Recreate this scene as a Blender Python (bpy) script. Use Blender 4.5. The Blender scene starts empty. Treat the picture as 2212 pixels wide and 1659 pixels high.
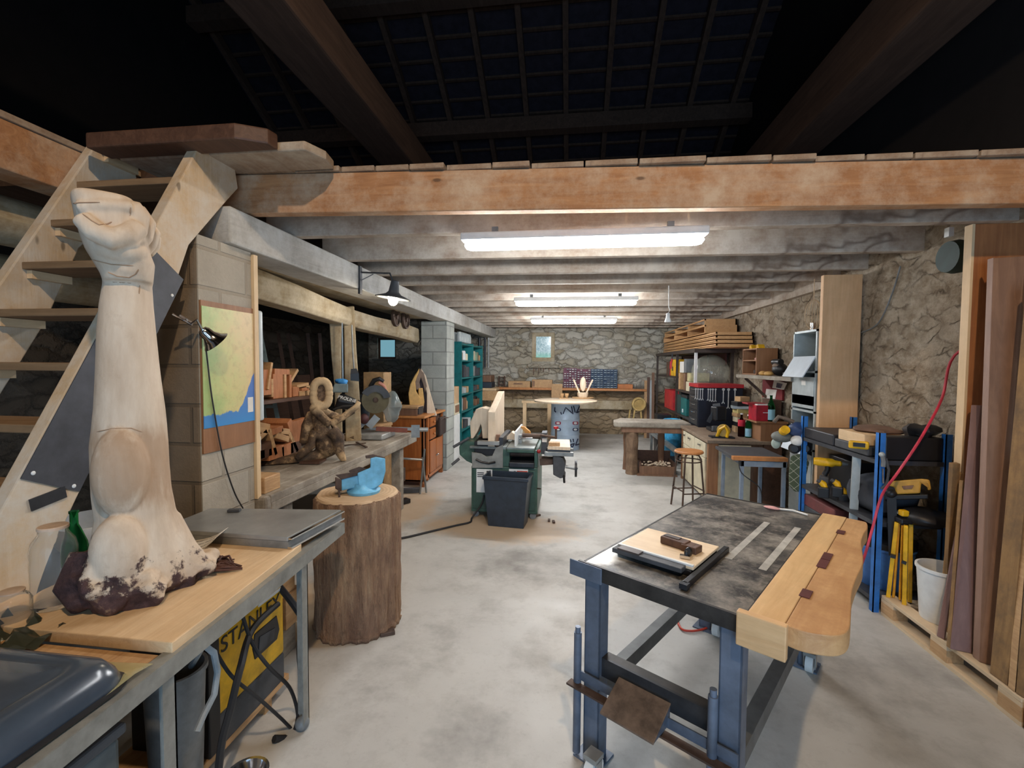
import bpy, math, random
from mathutils import Vector, Matrix, noise as mnoise
random.seed(7)
PI = math.pi
scene = bpy.context.scene
COL = scene.collection

# ------------------------------------------------------------------ camera
F, CX, CY, H = 1000.0, 1106.0, 829.5, 1.7
YAW, PITCH, ROLL = math.atan(.129), math.atan(.042), .007
RC = Matrix.Rotation(YAW, 3, 'Z') @ Matrix.Rotation(PI/2-PITCH, 3, 'X') @ Matrix.Rotation(ROLL, 3, 'Z')
cam_d = bpy.data.cameras.new('camera'); cam = bpy.data.objects.new('camera', cam_d); COL.objects.link(cam)
cam.matrix_world = Matrix.Translation((0, 0, H)) @ RC.to_4x4()
cam_d.sensor_width = 36; cam_d.lens = 36*F/2212; cam_d.clip_start = .02; cam_d.clip_end = 100
scene.camera = cam

def ray(px, py): return RC @ Vector(((px-CX)/F, -(py-CY)/F, -1.0))
# a point measured on the photograph, on the plane it really stands on
def Pz(px, py, z=0.0): d = ray(px, py); return Vector((0, 0, H)) + d*((z-H)/d.z)
def Py(px, py, Y): d = ray(px, py); return Vector((0, 0, H)) + d*(Y/d.y)
def Px(px, py, X): d = ray(px, py); return Vector((0, 0, H)) + d*(X/d.x)

# ------------------------------------------------------------------ mesh builder (world coordinates)
class B:
    def __init__(s): s.v = []; s.f = []
    def add(s, vs, fs):
        n = len(s.v); s.v += [Vector(p) for p in vs]; s.f += [[i+n for i in q] for q in fs]; return s
    def box(s, x0, x1, y0, y1, z0, z1, M=None):
        vs = [Vector((x, y, z)) for z in (z0, z1) for y in (y0, y1) for x in (x0, x1)]
        if M: vs = [M @ p for p in vs]
        return s.add(vs, [(0,2,3,1),(4,5,7,6),(0,1,5,4),(2,6,7,3),(0,4,6,2),(1,3,7,5)])
    def cbox(s, c, size, rz=0, rx=0, ry=0):
        M = Matrix.Translation(c) @ Matrix.Rotation(rz,4,'Z') @ Matrix.Rotation(ry,4,'Y') @ Matrix.Rotation(rx,4,'X')
        a, b, h = size[0]/2, size[1]/2, size[2]/2
        return s.box(-a, a, -b, b, -h, h, M)
    def bar(s, p0, p1, w, h, up=(0,0,1), tw=None, th=None):
        p0, p1 = Vector(p0), Vector(p1); d = (p1-p0).normalized(); u = Vector(up)
        r = d.cross(u)
        if r.length < 1e-4: r = d.cross(Vector((0,1,0)))
        r.normalize(); u = r.cross(d)
        tw = tw or w; th = th or h; vs = []
        for p, a, b in ((p0, w/2, h/2), (p1, tw/2, th/2)):
            vs += [p-r*a-u*b, p+r*a-u*b, p+r*a+u*b, p-r*a+u*b]
        return s.add(vs, [(3,2,1,0),(4,5,6,7),(0,1,5,4),(1,2,6,5),(2,3,7,6),(3,0,4,7)])
    def tube(s, pts, r, n=8, cap=True):
        pts = [Vector(p) for p in pts]; k = len(pts)
        rs = r if isinstance(r, (list, tuple)) else [r]*k
        vs = []; fs = []; prev = None
        for i, p in enumerate(pts):
            d = (pts[min(i+1,k-1)]-pts[max(i-1,0)])
            if d.length < 1e-9: d = Vector((0,0,1))
            d.normalize()
            if prev is None:
                a = d.cross(Vector((0,0,1)))
                if a.length < .05: a = d.cross(Vector((1,0,0)))
            else:
                a = prev - d*prev.dot(d)
                if a.length < 1e-4: a = d.orthogonal()
            a.normalize(); prev = a; b = d.cross(a)
            for j in range(n):
                t = 2*PI*j/n; vs.append(p+(a*math.cos(t)+b*math.sin(t))*rs[i])
        for i in range(k-1):
            for j in range(n):
                fs.append((i*n+j, i*n+(j+1)%n, (i+1)*n+(j+1)%n, (i+1)*n+j))
        if cap: fs.append(tuple(range(n-1,-1,-1))); fs.append(tuple(range((k-1)*n, k*n)))
        return s.add(vs, fs)
    def cyl(s, p0, p1, r0, r1=None, n=16): return s.tube([p0, p1], [r0, r0 if r1 is None else r1], n)
    def lathe(s, prof, c=(0,0,0), n=28, M=None, wob=None):
        c = Vector(c); vs = []; fs = []; k = len(prof)
        for i, (r, z) in enumerate(prof):
            for j in range(n):
                t = 2*PI*j/n; rr = r*(wob(t, z) if wob else 1)
                p = Vector((rr*math.cos(t), rr*math.sin(t), z))
                vs.append(c + (M @ p if M else p))
        for i in range(k-1):
            for j in range(n): fs.append((i*n+j, i*n+(j+1)%n, (i+1)*n+(j+1)%n, (i+1)*n+j))
        fs.append(tuple(range(n-1,-1,-1))); fs.append(tuple(range((k-1)*n, k*n)))
        return s.add(vs, fs)
    def prism(s, poly, a, b, ax='z', M=None):
        def P(u, w, h):
            p = Vector((u, w, h)) if ax == 'z' else (Vector((u, h, w)) if ax == 'y' else Vector((h, u, w)))
            return M @ p if M else p
        n = len(poly); vs = [P(u, w, a) for u, w in poly]+[P(u, w, b) for u, w in poly]
        return s.add(vs, [tuple(range(n-1,-1,-1)), tuple(range(n, 2*n))]+[(i, (i+1)%n, n+(i+1)%n, n+i) for i in range(n)])
    def ell(s, c, r, n=14, m=9, M=None, bump=0, seed=0):
        c = Vector(c); r = r if isinstance(r, (tuple, list)) else (r, r, r); vs = []; fs = []
        for i in range(m+1):
            th = PI*i/m
            for j in range(n):
                t = 2*PI*j/n
                p = Vector((r[0]*math.sin(th)*math.cos(t), r[1]*math.sin(th)*math.sin(t), r[2]*math.cos(th)))
                if bump: p *= 1+bump*mnoise.noise(p*(1.6/max(r))+Vector((seed*3.1, seed, 0)))
                vs.append(c+(M @ p if M else p))
        for i in range(m):
            for j in range(n): fs.append((i*n+j, (i+1)*n+j, (i+1)*n+(j+1)%n, i*n+(j+1)%n))
        return s.add(vs, fs)
    def loft(s, rings, cap=True):
        n = len(rings[0]); vs = [p for r in rings for p in r]; fs = []
        for i in range(len(rings)-1):
            for j in range(n): fs.append((i*n+j, i*n+(j+1)%n, (i+1)*n+(j+1)%n, (i+1)*n+j))
        if cap: fs.append(tuple(range(n-1,-1,-1))); fs.append(tuple(range((len(rings)-1)*n, len(rings)*n)))
        return s.add(vs, fs)
    def sheet(s, grid, t):
        # grid of points thickened downwards by t
        h = len(grid); w = len(grid[0]); vs = [Vector(p) for r in grid for p in r]; vs += [p-Vector((0,0,t)) for p in vs]
        N = h*w; fs = []
        for i in range(h-1):
            for j in range(w-1):
                a = i*w+j; fs.append((a, a+1, a+w+1, a+w)); fs.append((N+a, N+a+w, N+a+w+1, N+a+1))
        for i in range(h-1):
            for j in (0, w-1): a = i*w+j; fs.append((a, a+w, N+a+w, N+a))
        for j in range(w-1):
            for i in (0, h-1): a = i*w+j; fs.append((a, N+a, N+a+1, a+1))
        return s.add(vs, fs)
    def build(s, name, mat, parent=None, bev=0, smooth=False, sub=0, vox=0, sm=0, label=None, org=None):
        me = bpy.data.meshes.new(name); o = bpy.data.objects.new(name, me); COL.objects.link(o)
        off = Vector((0,0,0))
        if parent:
            t = parent
            while t.parent: t = t.parent
            off = t.location
            o.parent = parent
        else:
            lo = [min(p[i] for p in s.v) for i in range(3)]; hi = [max(p[i] for p in s.v) for i in range(3)]
            off = Vector(org) if org else Vector(((lo[0]+hi[0])/2, (lo[1]+hi[1])/2, lo[2])); o.location = off
        me.from_pydata([tuple(p-off) for p in s.v], [], s.f)
        bm_fix(me)
        me.materials.append(mat)
        if vox:
            m = o.modifiers.new('remesh', 'REMESH'); m.mode = 'VOXEL'; m.voxel_size = vox; m.use_smooth_shade = True
            if sm: m = o.modifiers.new('smooth', 'SMOOTH'); m.iterations = sm; m.factor = .5
        if bev:
            m = o.modifiers.new('bevel', 'BEVEL'); m.width = bev; m.segments = 2; m.limit_method = 'ANGLE'; m.angle_limit = .6
        if sub:
            m = o.modifiers.new('sub', 'SUBSURF'); m.levels = sub; m.render_levels = sub
        if smooth:
            for p in me.polygons: p.use_smooth = True
            if smooth != 'all':
                try: me.set_sharp_from_angle(angle=.7)
                except Exception: pass
        if label: o['label'] = label
        return o
import bmesh
def bm_fix(me):
    bm = bmesh.new(); bm.from_mesh(me); bmesh.ops.recalc_face_normals(bm, faces=bm.faces[:]); bm.to_mesh(me); bm.free()

def tag(o, label=None, cat=None, group=None, kind=None):
    if label: o['label'] = label
    if cat: o['category'] = cat
    if group: o['group'] = group
    if kind: o['kind'] = kind
    return o
def T(name, label, cat, loc=(0,0,0), group=None):
    o = bpy.data.objects.new(name, None); COL.objects.link(o); o.location = loc; o.empty_display_size = .05
    return tag(o, label, cat, group)
def dup(root, loc=None, rz=None, label=None, group=None):
    r = root.copy(); COL.objects.link(r)
    if loc is not None: r.location = loc
    if rz is not None: r.rotation_euler = (0, 0, rz)
    if label: r['label'] = label
    if group: r['group'] = group
    for ch in list(root.children):
        c = ch.copy(); COL.objects.link(c); c.parent = r
        for g in ch.children:
            d = g.copy(); COL.objects.link(d); d.parent = c
    return r
def S(o): return tag(o, kind='structure')

# ------------------------------------------------------------------ materials
def lin(c): return tuple((x/12.92 if x <= .04045 else ((x+.055)/1.055)**2.4) for x in (c[0]/255, c[1]/255, c[2]/255))+(1,)
class NT:
    def __init__(s, name):
        s.m = bpy.data.materials.new(name); s.m.use_nodes = True; s.t = s.m.node_tree; s.b = s.t.nodes['Principled BSDF']
        s.co = s.t.nodes.new('ShaderNodeTexCoord').outputs['Object']
    def n(s, kind, **kw):
        x = s.t.nodes.new(kind)
        for k, v in kw.items():
            if k in x.inputs.keys(): x.inputs[k].default_value = v
            else: setattr(x, k, v)
        return x
    def l(s, a, b): s.t.links.new(a, b)
    def map(s, sc, loc=(0,0,0), src=None, rot=(0,0,0)):
        x = s.n('ShaderNodeMapping'); x.inputs['Scale'].default_value = sc; x.inputs['Location'].default_value = loc; x.inputs['Rotation'].default_value = rot
        s.l(src or s.co, x.inputs['Vector']); return x.outputs[0]
    def noise(s, sc, detail=4, rough=.6, src=None, dist=0):
        x = s.n('ShaderNodeTexNoise', Scale=sc, Detail=detail, Roughness=rough, Distortion=dist); s.l(src or s.co, x.inputs['Vector']); return x.outputs['Fac']
    def ramp(s, fac, stops):
        x = s.n('ShaderNodeValToRGB'); e = x.color_ramp.elements
        while len(e) < len(stops): e.new(.5)
        for q, (p, c) in zip(e, stops): q.position = p; q.color = c if len(c) == 4 else lin(c)
        s.l(fac, x.inputs[0]); return x.outputs[0]
    def mix(s, fac, a, b, mode='MIX'):
        x = s.n('ShaderNodeMix', data_type='RGBA', blend_type=mode)
        for sock, val in ((x.inputs[0], fac), (x.inputs[6], a), (x.inputs[7], b)):
            if isinstance(val, (int, float)): sock.default_value = val
            elif isinstance(val, tuple): sock.default_value = val if len(val) == 4 else lin(val)
            else: s.l(val, sock)
        return x.outputs[2]
    def math(s, op, a, b=0.0):
        x = s.n('ShaderNodeMath', operation=op)
        for i, v in enumerate((a, b)):
            if isinstance(v, (int, float)): x.inputs[i].default_value = v
            else: s.l(v, x.inputs[i])
        return x.outputs[0]
    def xyz(s): x = s.n('ShaderNodeSeparateXYZ'); s.l(s.co, x.inputs[0]); return x.outputs
    def bump(s, h, st=.3, d=.02):
        x = s.n('ShaderNodeBump', Strength=st, Distance=d); s.l(h, x.inputs['Height']); s.l(x.outputs[0], s.b.inputs['Normal'])
    def out(s, col, rough=.6, metal=0.0):
        if isinstance(col, tuple): s.b.inputs['Base Color'].default_value = col if len(col) == 4 else lin(col)
        else: s.l(col, s.b.inputs['Base Color'])
        if isinstance(rough, (int, float)): s.b.inputs['Roughness'].default_value = rough
        else: s.l(rough, s.b.inputs['Roughness'])
        s.b.inputs['Metallic'].default_value = metal
        return s.m
W01 = lambda a: (a, a, a, 1)
_mc = {}
def plain(name, c, rough=.5, metal=0.0, var=.18, sc=9, bump=.08):
    if name in _mc: return _mc[name]
    t = NT(name); f = t.noise(sc, 5, .65)
    lo = tuple(max(0, x*(1-var)) for x in c); hi = tuple(min(255, x*(1+var*.6)) for x in c)
    t.bump(f, bump, .01)
    _mc[name] = t.out(t.ramp(f, [(.3, lo), (.7, hi)]), rough, metal); return _mc[name]
def wood(name, c1, c2, ax='y', sc=1.0, rough=.6, dirt=None, dirt_amt=.5, bump=.25, knots=True):
    if name in _mc: return _mc[name]
    t = NT(name); k = {'x': (1.2, 14, 14), 'y': (14, 1.2, 14), 'z': (14, 14, 1.2)}[ax]
    v = t.map(tuple(q*sc for q in k)); f = t.noise(1.6, 6, .62, v, 1.2); g = t.noise(6*sc, 4, .7)
    c = t.ramp(f, [(.25, c1), (.5, tuple((a+b)/2 for a, b in zip(c1, c2))), (.75, c2)])
    c = t.mix(t.math('MULTIPLY', t.ramp(g, [(.4, W01(0)), (.75, W01(1))]), .25), c, tuple(q*.72 for q in c1))
    if dirt:
        d = t.noise(3.2*sc, 7, .75); c = t.mix(t.ramp(d, [(.5-.25*dirt_amt, W01(0)), (.75-.2*dirt_amt, W01(1))]), c, dirt)
    if knots:
        kv = t.n('ShaderNodeTexVoronoi', Scale=1.9*sc); t.l(t.map({'x': (1.2,3,3), 'y': (3,1.2,3), 'z': (3,3,1.2)}[ax]), kv.inputs['Vector'])
        c = t.mix(t.math('MULTIPLY', t.ramp(kv.outputs['Distance'], [(.04, W01(1)), (.075, W01(0))]), .7), c, tuple(q*.45 for q in c1))
    t.bump(f, bump, .01)
    _mc[name] = t.out(c, rough); return _mc[name]
def glass(name, c, rough=.03, alpha=None):
    if name in _mc: return _mc[name]
    t = NT(name); t.out(c, rough); t.b.inputs['Transmission Weight'].default_value = .95; t.b.inputs['IOR'].default_value = 1.15
    t.b.inputs['Specular IOR Level'].default_value = .8; _mc[name] = t.m; return t.m
def emit(name, c, st):
    if name in _mc: return _mc[name]
    t = NT(name); t.out((240,240,240)); t.b.inputs['Emission Color'].default_value = lin(c); t.b.inputs['Emission Strength'].default_value = st; _mc[name] = t.m; return t.m

def stone(name, pale, tan, joint, white=.5, sc=1.0, low=None, jlo=.2, bmp=.7):
    t = NT(name); wv = t.n('ShaderNodeTexNoise', Scale=3.6, Detail=5, Roughness=.62)
    t.l(t.co, wv.inputs['Vector'])
    wm = t.n('ShaderNodeVectorMath', operation='MULTIPLY_ADD'); t.l(wv.outputs['Color'], wm.inputs[0]); wm.inputs[1].default_value = (.34,.34,.24); t.l(t.co, wm.inputs[2])
    mp = t.map((3.1*sc, 3.1*sc, 6.8*sc), src=wm.outputs[0])
    e = t.n('ShaderNodeTexVoronoi', feature='DISTANCE_TO_EDGE', Scale=1.0); t.l(mp, e.inputs['Vector'])
    c1 = t.n('ShaderNodeTexVoronoi', feature='F1', Scale=1.0); t.l(mp, c1.inputs['Vector'])
    sep = t.n('ShaderNodeSeparateColor'); t.l(c1.outputs['Color'], sep.inputs[0])
    n1 = t.noise(14, 6, .75); n2 = t.noise(.9, 5, .6)
    base = t.ramp(sep.outputs[0], [(.1, tan), (.5, tuple((a+b)/2 for a, b in zip(pale, tan))), (.9, pale)])
    base = t.mix(t.math('MULTIPLY', n1, .5), base, tuple(q*.55 for q in tan))
    z = t.xyz()[2]
    wf = t.math('ADD', t.math('MULTIPLY', t.ramp(n2, [(.35, W01(0)), (.6, W01(1))]), white), 0)
    base = t.mix(wf, base, pale)
    if low:
        base = t.mix(t.ramp(t.math('ADD', z, t.math('MULTIPLY', n2, .5)), [(0, W01(1)), (1, W01(0))]) if False else t.math('MULTIPLY', t.ramp(t.math('MULTIPLY', z, .4), [(.38, W01(1)), (.5, W01(0))]), .75), base, low)
    ed = t.math('ADD', e.outputs['Distance'], t.math('MULTIPLY', t.math('SUBTRACT', n1, .5), .12))
    jm = t.ramp(ed, [(.0, W01(1)), (.07, W01(0))])
    n3 = t.noise(1.7, 3, .6, t.map((1,1,1), (5,3,1)))
    jm = t.math('MULTIPLY', t.math('MULTIPLY', jm, .85), t.ramp(n3, [(.38, W01(jlo)), (.62, W01(1))]))
    c = t.mix(jm, base, joint)
    h = t.math('ADD', t.math('MULTIPLY', t.ramp(ed, [(0, W01(0)), (.16, W01(1))]), 1.0), t.math('MULTIPLY', n1, .5))
    t.bump(h, bmp, .05)
    return t.out(c, .9)
def blockwork(name, c, joint, axis):
    t = NT(name); x = t.xyz(); cb = t.n('ShaderNodeCombineXYZ')
    t.l(t.math('ADD', x[0], x[1]), cb.inputs[0]); t.l(x[2], cb.inputs[1])
    br = t.n('ShaderNodeTexBrick', Scale=1.0); br.inputs['Brick Width'].default_value = .42; br.inputs['Row Height'].default_value = .21
    br.inputs['Mortar Size'].default_value = .012; br.inputs['Mortar Smooth'].default_value = .4; t.l(cb.outputs[0], br.inputs['Vector'])
    n = t.noise(30, 5, .8); n2 = t.noise(3, 5, .6)
    b = t.ramp(n2, [(.3, tuple(q*.84 for q in c)), (.7, c)]); b = t.mix(t.math('MULTIPLY', n, .3), b, tuple(q*.6 for q in c))
    col = t.mix(t.math('MULTIPLY', br.outputs['Fac'], .75), b, joint)
    t.bump(t.math('SUBTRACT', t.math('MULTIPLY', n, .5), br.outputs['Fac']), .55, .02)
    return t.out(col, .92)
def facew(c, axis): return blockwork('blockwork_'+axis+str(c[0]), c, tuple(q*.7 for q in c), axis)

# floor
t = NT('polished_concrete'); n1 = t.noise(.55, 6, .62); n2 = t.noise(2.6, 8, .7); n3 = t.noise(22, 5, .8); n4 = t.noise(1.1, 6, .65, t.map((1,1,1), (7,2,0)))
c = t.ramp(n1, [(.3, (172,170,164)), (.55, (194,192,186)), (.75, (212,211,206))])
c = t.mix(t.math('MULTIPLY', t.ramp(n2, [(.48, W01(0)), (.7, W01(1))]), .5), c, (138,134,126))
c = t.mix(t.math('MULTIPLY', t.ramp(n4, [(.54, W01(0)), (.68, W01(1))]), .6), c, (112,108,102))
c = t.mix(t.math('MULTIPLY', t.ramp(n3, [(.55, W01(0)), (.8, W01(1))]), .3), c, (120,114,104))
# sawdust swept round the machine and the stump
sx = t.xyz()
def spot(cx, cy, rx_, ry_):
    a = t.math('POWER', t.math('DIVIDE', t.math('SUBTRACT', sx[0], cx), rx_), 2); b = t.math('POWER', t.math('DIVIDE', t.math('SUBTRACT', sx[1], cy), ry_), 2)
    return t.math('ADD', a, b)
for cx_, cy_, rx_, ry_ in ((-.75, 4.75, 1.0, .55), (-1.75, 2.9, .5, .6), (-2.0, 5.2, .5, 1.0)):
    d = t.math('ADD', spot(cx_, cy_, rx_, ry_), t.math('MULTIPLY', t.math('SUBTRACT', n2, .5), 2.2))
    c = t.mix(t.math('MULTIPLY', t.ramp(d, [(.35, W01(1)), (.95, W01(0))]), .8), c, (186,160,128))
t.bump(n2, .12, .01)
M_FLOOR = t.out(c, t.ramp(n2, [(.3, W01(.42)), (.7, W01(.7))]))

M = dict(
 joist=wood('sawn_joist', (150,102,66), (194,144,98), 'x', 1, .8, (198,172,144), .3, knots=True),
 joist_old=wood('pale_joist', (138,116,98), (176,156,136), 'x', 1, .85, (196,186,172), .6, knots=False),
 deck=wood('deck_board', (128,104,84), (168,142,116), 'y', 1, .8, (184,170,150), .4),
 beamgrey=wood('limewashed_beam', (150,146,138), (192,190,182), 'y', 1, .85, (200,200,196), .5, knots=False),
 oldbeam=wood('old_oak_beam', (134,114,84), (186,166,128), 'y', 1, .85, (196,184,160), .45, knots=False),
 oldpost=wood('old_oak_post', (126,104,76), (184,160,122), 'z', 1, .85, (190,176,148), .4, knots=False),
 stair=wood('stair_plank', (188,156,114), (212,186,150), 'z', 1, .75, (206,196,180), .55),
 tread=wood('stair_tread', (118,92,64), (150,122,90), 'x', 1, .8),
 post=wood('pine_post', (212,166,120), (232,192,148), 'z', .8, .6, knots=True),
 postedge=wood('pale_pine', (214,182,138), (230,202,162), 'z', .8, .6, knots=False),
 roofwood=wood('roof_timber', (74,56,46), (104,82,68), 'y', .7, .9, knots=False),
 pine=wood('clean_pine', (214,178,134), (236,208,168), 'y', 1, .55, knots=False),
 pale=wood('pale_maple', (214,190,160), (238,220,196), 'z', 1, .6, knots=False),
 honey=wood('honey_oak', (176,112,60), (206,142,84), 'z', 1, .45, knots=False),
 orange=wood('varnished_cabinet', (150,82,36), (190,114,58), 'z', 1, .35, knots=False),
 brownply=wood('brown_plywood', (134,92,60), (164,118,82), 'z', .8, .6, knots=False),
 darkwood=wood('dark_wood', (72,48,36), (104,74,56), 'y', 1, .6, knots=False),
 rosewood=wood('purple_wood', (112,82,76), (140,108,100), 'z', .8, .6, knots=False),
 walnut=wood('walnut_plank', (110,78,58), (146,110,84), 'z', .8, .65, knots=False),
 rough=wood('rough_sawn_edge', (128,96,58), (174,136,88), 'z', .8, .85, (92,74,56), .3),
 pallet=wood('pallet_pine', (196,170,136), (222,200,168), 'y', 1, .8),
 benchgrey=wood('weathered_bench', (108,98,86), (152,142,128), 'y', 1, .8, (172,164,150), .4, knots=False),
 redoff=wood('reddish_offcut', (156,96,58), (196,132,86), 'z', 1.5, .6, knots=False),
 tanoff=wood('tan_offcut', (170,130,88), (212,174,128), 'y', 1.5, .65, knots=False),
 steel=plain('grey_steel', (134,136,134), .4, .4),
 galv=plain('galvanised_sheet', (150,152,150), .36, .35, .12, 5),
 paintgrey=plain('grey_painted_steel', (140,140,134), .5, .2),
 darksteel=plain('dark_steel', (64,66,70), .45, .6),
 bluesteel=plain('blue_black_steel', (100,112,130), .42, .25, .25, 4),
 black=plain('black_plastic', (28,28,31), .45),
 rubber=plain('black_rubber', (34,33,34), .75),
 navy=plain('navy_plastic', (44,54,66), .4),
 green=plain('machine_green', (58,88,76), .45),
 teal=plain('teal_paint', (22,116,118), .45),
 red=plain('red_paint', (176,34,38), .45),
 yellow=plain('tool_yellow', (232,178,24), .45),
 ltblue=plain('light_blue_paint', (112,182,216), .4),
 blue=plain('post_blue', (44,112,188), .45),
 white=plain('white_paint', (226,228,226), .5, 0, .06),
 offwhite=plain('cream_laminate', (214,204,176), .55, 0, .08),
 greymetal=plain('locker_grey', (172,180,180), .45, .2, .08),
 paper=plain('paper', (228,224,216), .8, 0, .05),
 card=plain('cardboard', (188,156,118), .85, 0, .1),
 bluegrey=plain('bluegrey_tube', (138,152,168), .45, .2, .1),
 chrome=plain('chrome', (210,210,212), .12, 1.0, .04),
 iron=plain('rusty_iron', (92,74,64), .65, .5, .3),
 grey=plain('grey_plastic', (120,124,126), .5),
 dkgrey=plain('charcoal', (70,72,76), .6),
 cable=plain('black_cable', (38,38,40), .6),
)
# ================================================================== SETTING
O0 = (0, 0, 0)
S(B().box(-5.6, 3.0, -2.8, 12.1, -.1, 0).build('floor', M_FLOOR, org=O0))
M_BACK = stone('stone_back', (206,202,190), (164,148,120), (84,74,60), .62, 1.1, low=(160,132,94), jlo=.25)
t = NT('rubble_plaster'); a = t.noise(7, 8, .72, t.map((1, 1, 1.5))); b = t.noise(2.2, 5, .65); d = t.noise(24, 6, .8); e = t.noise(5, 5, .6, t.map((1, 1, 1.7), (4, 2, 7)))
vo = t.n('ShaderNodeTexVoronoi', feature='DISTANCE_TO_EDGE', Scale=1.0); wn = t.n('ShaderNodeTexNoise', Scale=4.0, Detail=4); t.l(t.co, wn.inputs['Vector'])
wm = t.n('ShaderNodeVectorMath', operation='MULTIPLY_ADD'); t.l(wn.outputs['Color'], wm.inputs[0]); wm.inputs[1].default_value = (.3, .3, .25); t.l(t.co, wm.inputs[2]); t.l(t.map((4.2, 4.2, 8.5), src=wm.outputs[0]), vo.inputs['Vector'])
c = t.ramp(a, [(.3, (126,108,86)), (.48, (168,150,126)), (.66, (206,194,174))]); c = t.mix(t.math('MULTIPLY', t.ramp(b, [(.45, W01(0)), (.62, W01(1))]), .55), c, (204,192,172))
jm = t.math('MULTIPLY', t.ramp(vo.outputs['Distance'], [(.0, W01(1)), (.09, W01(0))]), t.ramp(e, [(.42, W01(0)), (.6, W01(.8))])); c = t.mix(jm, c, (92,76,58))
c = t.mix(t.math('MULTIPLY', t.ramp(d, [(.52, W01(0)), (.75, W01(1))]), .5), c, (110,92,72))
t.bump(t.math('ADD', t.math('SUBTRACT', a, t.math('MULTIPLY', jm, .6)), t.math('MULTIPLY', d, .4)), .9, .05); M_RIGHT = t.out(c, .95)
M_LEFT = stone('stone_left', (104,96,86), (78,68,56), (36,30,26), .3)
M_UNLIT = plain('unlit_upper_wall', (26,22,22), .95, 0, .3, 3)  # near-black colour stands in for the unlit dark of the upper walls
w1a, w1b = Py(1149, 718, 11.6), Py(1198, 781, 11.6)      # window in the back wall
w2a, w2b = Py(815, 730, 11.6), Py(855, 775, 11.6)        # window of the side bay
wx = [-5.6, w2a.x, w2b.x, w1a.x, w1b.x, 3.0]
bk = B()
bk.box(wx[0], wx[1], 11.6, 12.0, 0, 4).box(wx[2], wx[3], 11.6, 12.0, 0, 4).box(wx[4], wx[5], 11.6, 12.0, 0, 4)
bk.box(wx[1], wx[2], 11.6, 12.0, 0, w2b.z).box(wx[1], wx[2], 11.6, 12.0, w2a.z, 4).box(wx[3], wx[4], 11.6, 12.0, 0, w1b.z).box(wx[3], wx[4], 11.6, 12.0, w1a.z, 4)
S(bk.build('wall_back', M_BACK, org=O0))
S(B().box(2.6, 3.0, -2.8, 11.6, 0, 2.9).build('wall_right', M_RIGHT, org=O0))
S(B().box(2.62, 3.0, -2.8, 11.6, 2.9, 12.5).build('wall_right_upper', M_UNLIT, org=O0))
S(B().box(-5.6, -5.3, -2.8, 11.6, 0, 2.5).build('wall_left', M_LEFT, org=O0))
S(B().box(-5.6, -5.3, -2.8, 11.6, 2.5, 12.5).build('wall_left_upper', M_UNLIT, org=O0))
rw = B().box(-5.3, -.9, -2.8, -2.5, 0, 12.5).box(1.9, 2.6, -2.8, -2.5, 0, 12.5).box(-.9, 1.9, -2.8, -2.5, 2.5, 12.5)
S(rw.build('wall_rear', M_LEFT, org=O0))

def window(n, a, b, fw, fm, dim):
    t = T('window_%d' % n, None, None, ((a.x+b.x)/2, 11.68, b.z)); t['kind'] = 'structure'
    f = B(); y0, y1 = 11.66, 11.74
    f.box(a.x, b.x, y0, y1, a.z-fw, a.z).box(a.x, b.x, y0, y1, b.z, b.z+fw).box(a.x, a.x+fw, y0, y1, b.z+fw, a.z-fw).box(b.x-fw, b.x, y0, y1, b.z+fw, a.z-fw)
    S(f.build('window_frame', fm, t, bev=.006))
    nt = NT('dusk_pane_%d' % n); v = nt.map((9, 1, 3.2)); q = nt.noise(4, 5, .75, v, 1.5); z = nt.xyz()[2]
    c = nt.mix(nt.ramp(q, [(.42, W01(0)), (.62, W01(1))]), (106,140,150), (190,208,212)) if n == 1 else nt.mix(.3, (130,188,205), (150,200,214))
    if n == 1: c = nt.mix(nt.math('MULTIPLY', nt.ramp(z, [(.14, W01(1)), (.26, W01(0))]), .6), c, (110,176,150))
    nt.out((20, 24, 26), .15); nt.l(c, nt.b.inputs['Emission Color']); nt.b.inputs['Emission Strength'].default_value = dim
    S(B().box(a.x+fw-.005, b.x-fw+.005, 11.69, 11.705, b.z+fw-.005, a.z-fw+.005).build('window_pane', nt.m, t))
    return t
window(1, w1a, w1b, .1, M['oldbeam'], 1.0)
window(2, w2a, w2b, .05, M['darkwood'], .62)
sl = Py(1140, 786, 11.58); sr = Py(1209, 795, 11.58)
S(B().box(sl.x, sr.x, 11.5, 11.66, sr.z, sl.z).build('window_sill', stone('sill_stone', (180,172,156), (150,136,112), (110,98,80), .7, 2)))
S(B().box(w2a.x-.1, w2b.x+.1, 11.5, 11.62, w2b.z-.05, w2b.z-.01).build('window_sill', M['paintgrey']))

# roof: tiles on battens and rafters, falling towards the back wall
ZR = lambda Y: 3.3+.55*(11.9-Y)
nt = NT('dark_tiles'); nt.out(nt.ramp(nt.noise(9, 4, .6), [(.3, (34,30,38)), (.7, (52,46,58))]), .9); M_TILE = nt.m
S(B().prism([(-2.9, ZR(-2.9)+.1), (12.2, ZR(12.2)+.1), (12.2, ZR(12.2)+.2), (-2.9, ZR(-2.9)+.2)], -5.6, 3.0, 'x').build('ceiling', M_TILE, org=O0))
for i, xr in enumerate([x*.62-5.1 for x in range(13)]):
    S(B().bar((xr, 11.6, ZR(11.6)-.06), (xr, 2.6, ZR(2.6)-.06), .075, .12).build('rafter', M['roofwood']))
bt = B()
for i in range(34):
    y = 11.2-i*.26; bt.bar((-5.2, y, ZR(y)+.03), (2.6, y, ZR(y)+.03), .05, .03)
S(bt.build('roof_batten', M['roofwood']))
for y in (5.9, 7.5, 9.3): S(B().box(-5.2, 2.6, y-.1, y+.1, ZR(y)-.34, ZR(y)-.12).build('roof_purlin', M['roofwood']))
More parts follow.
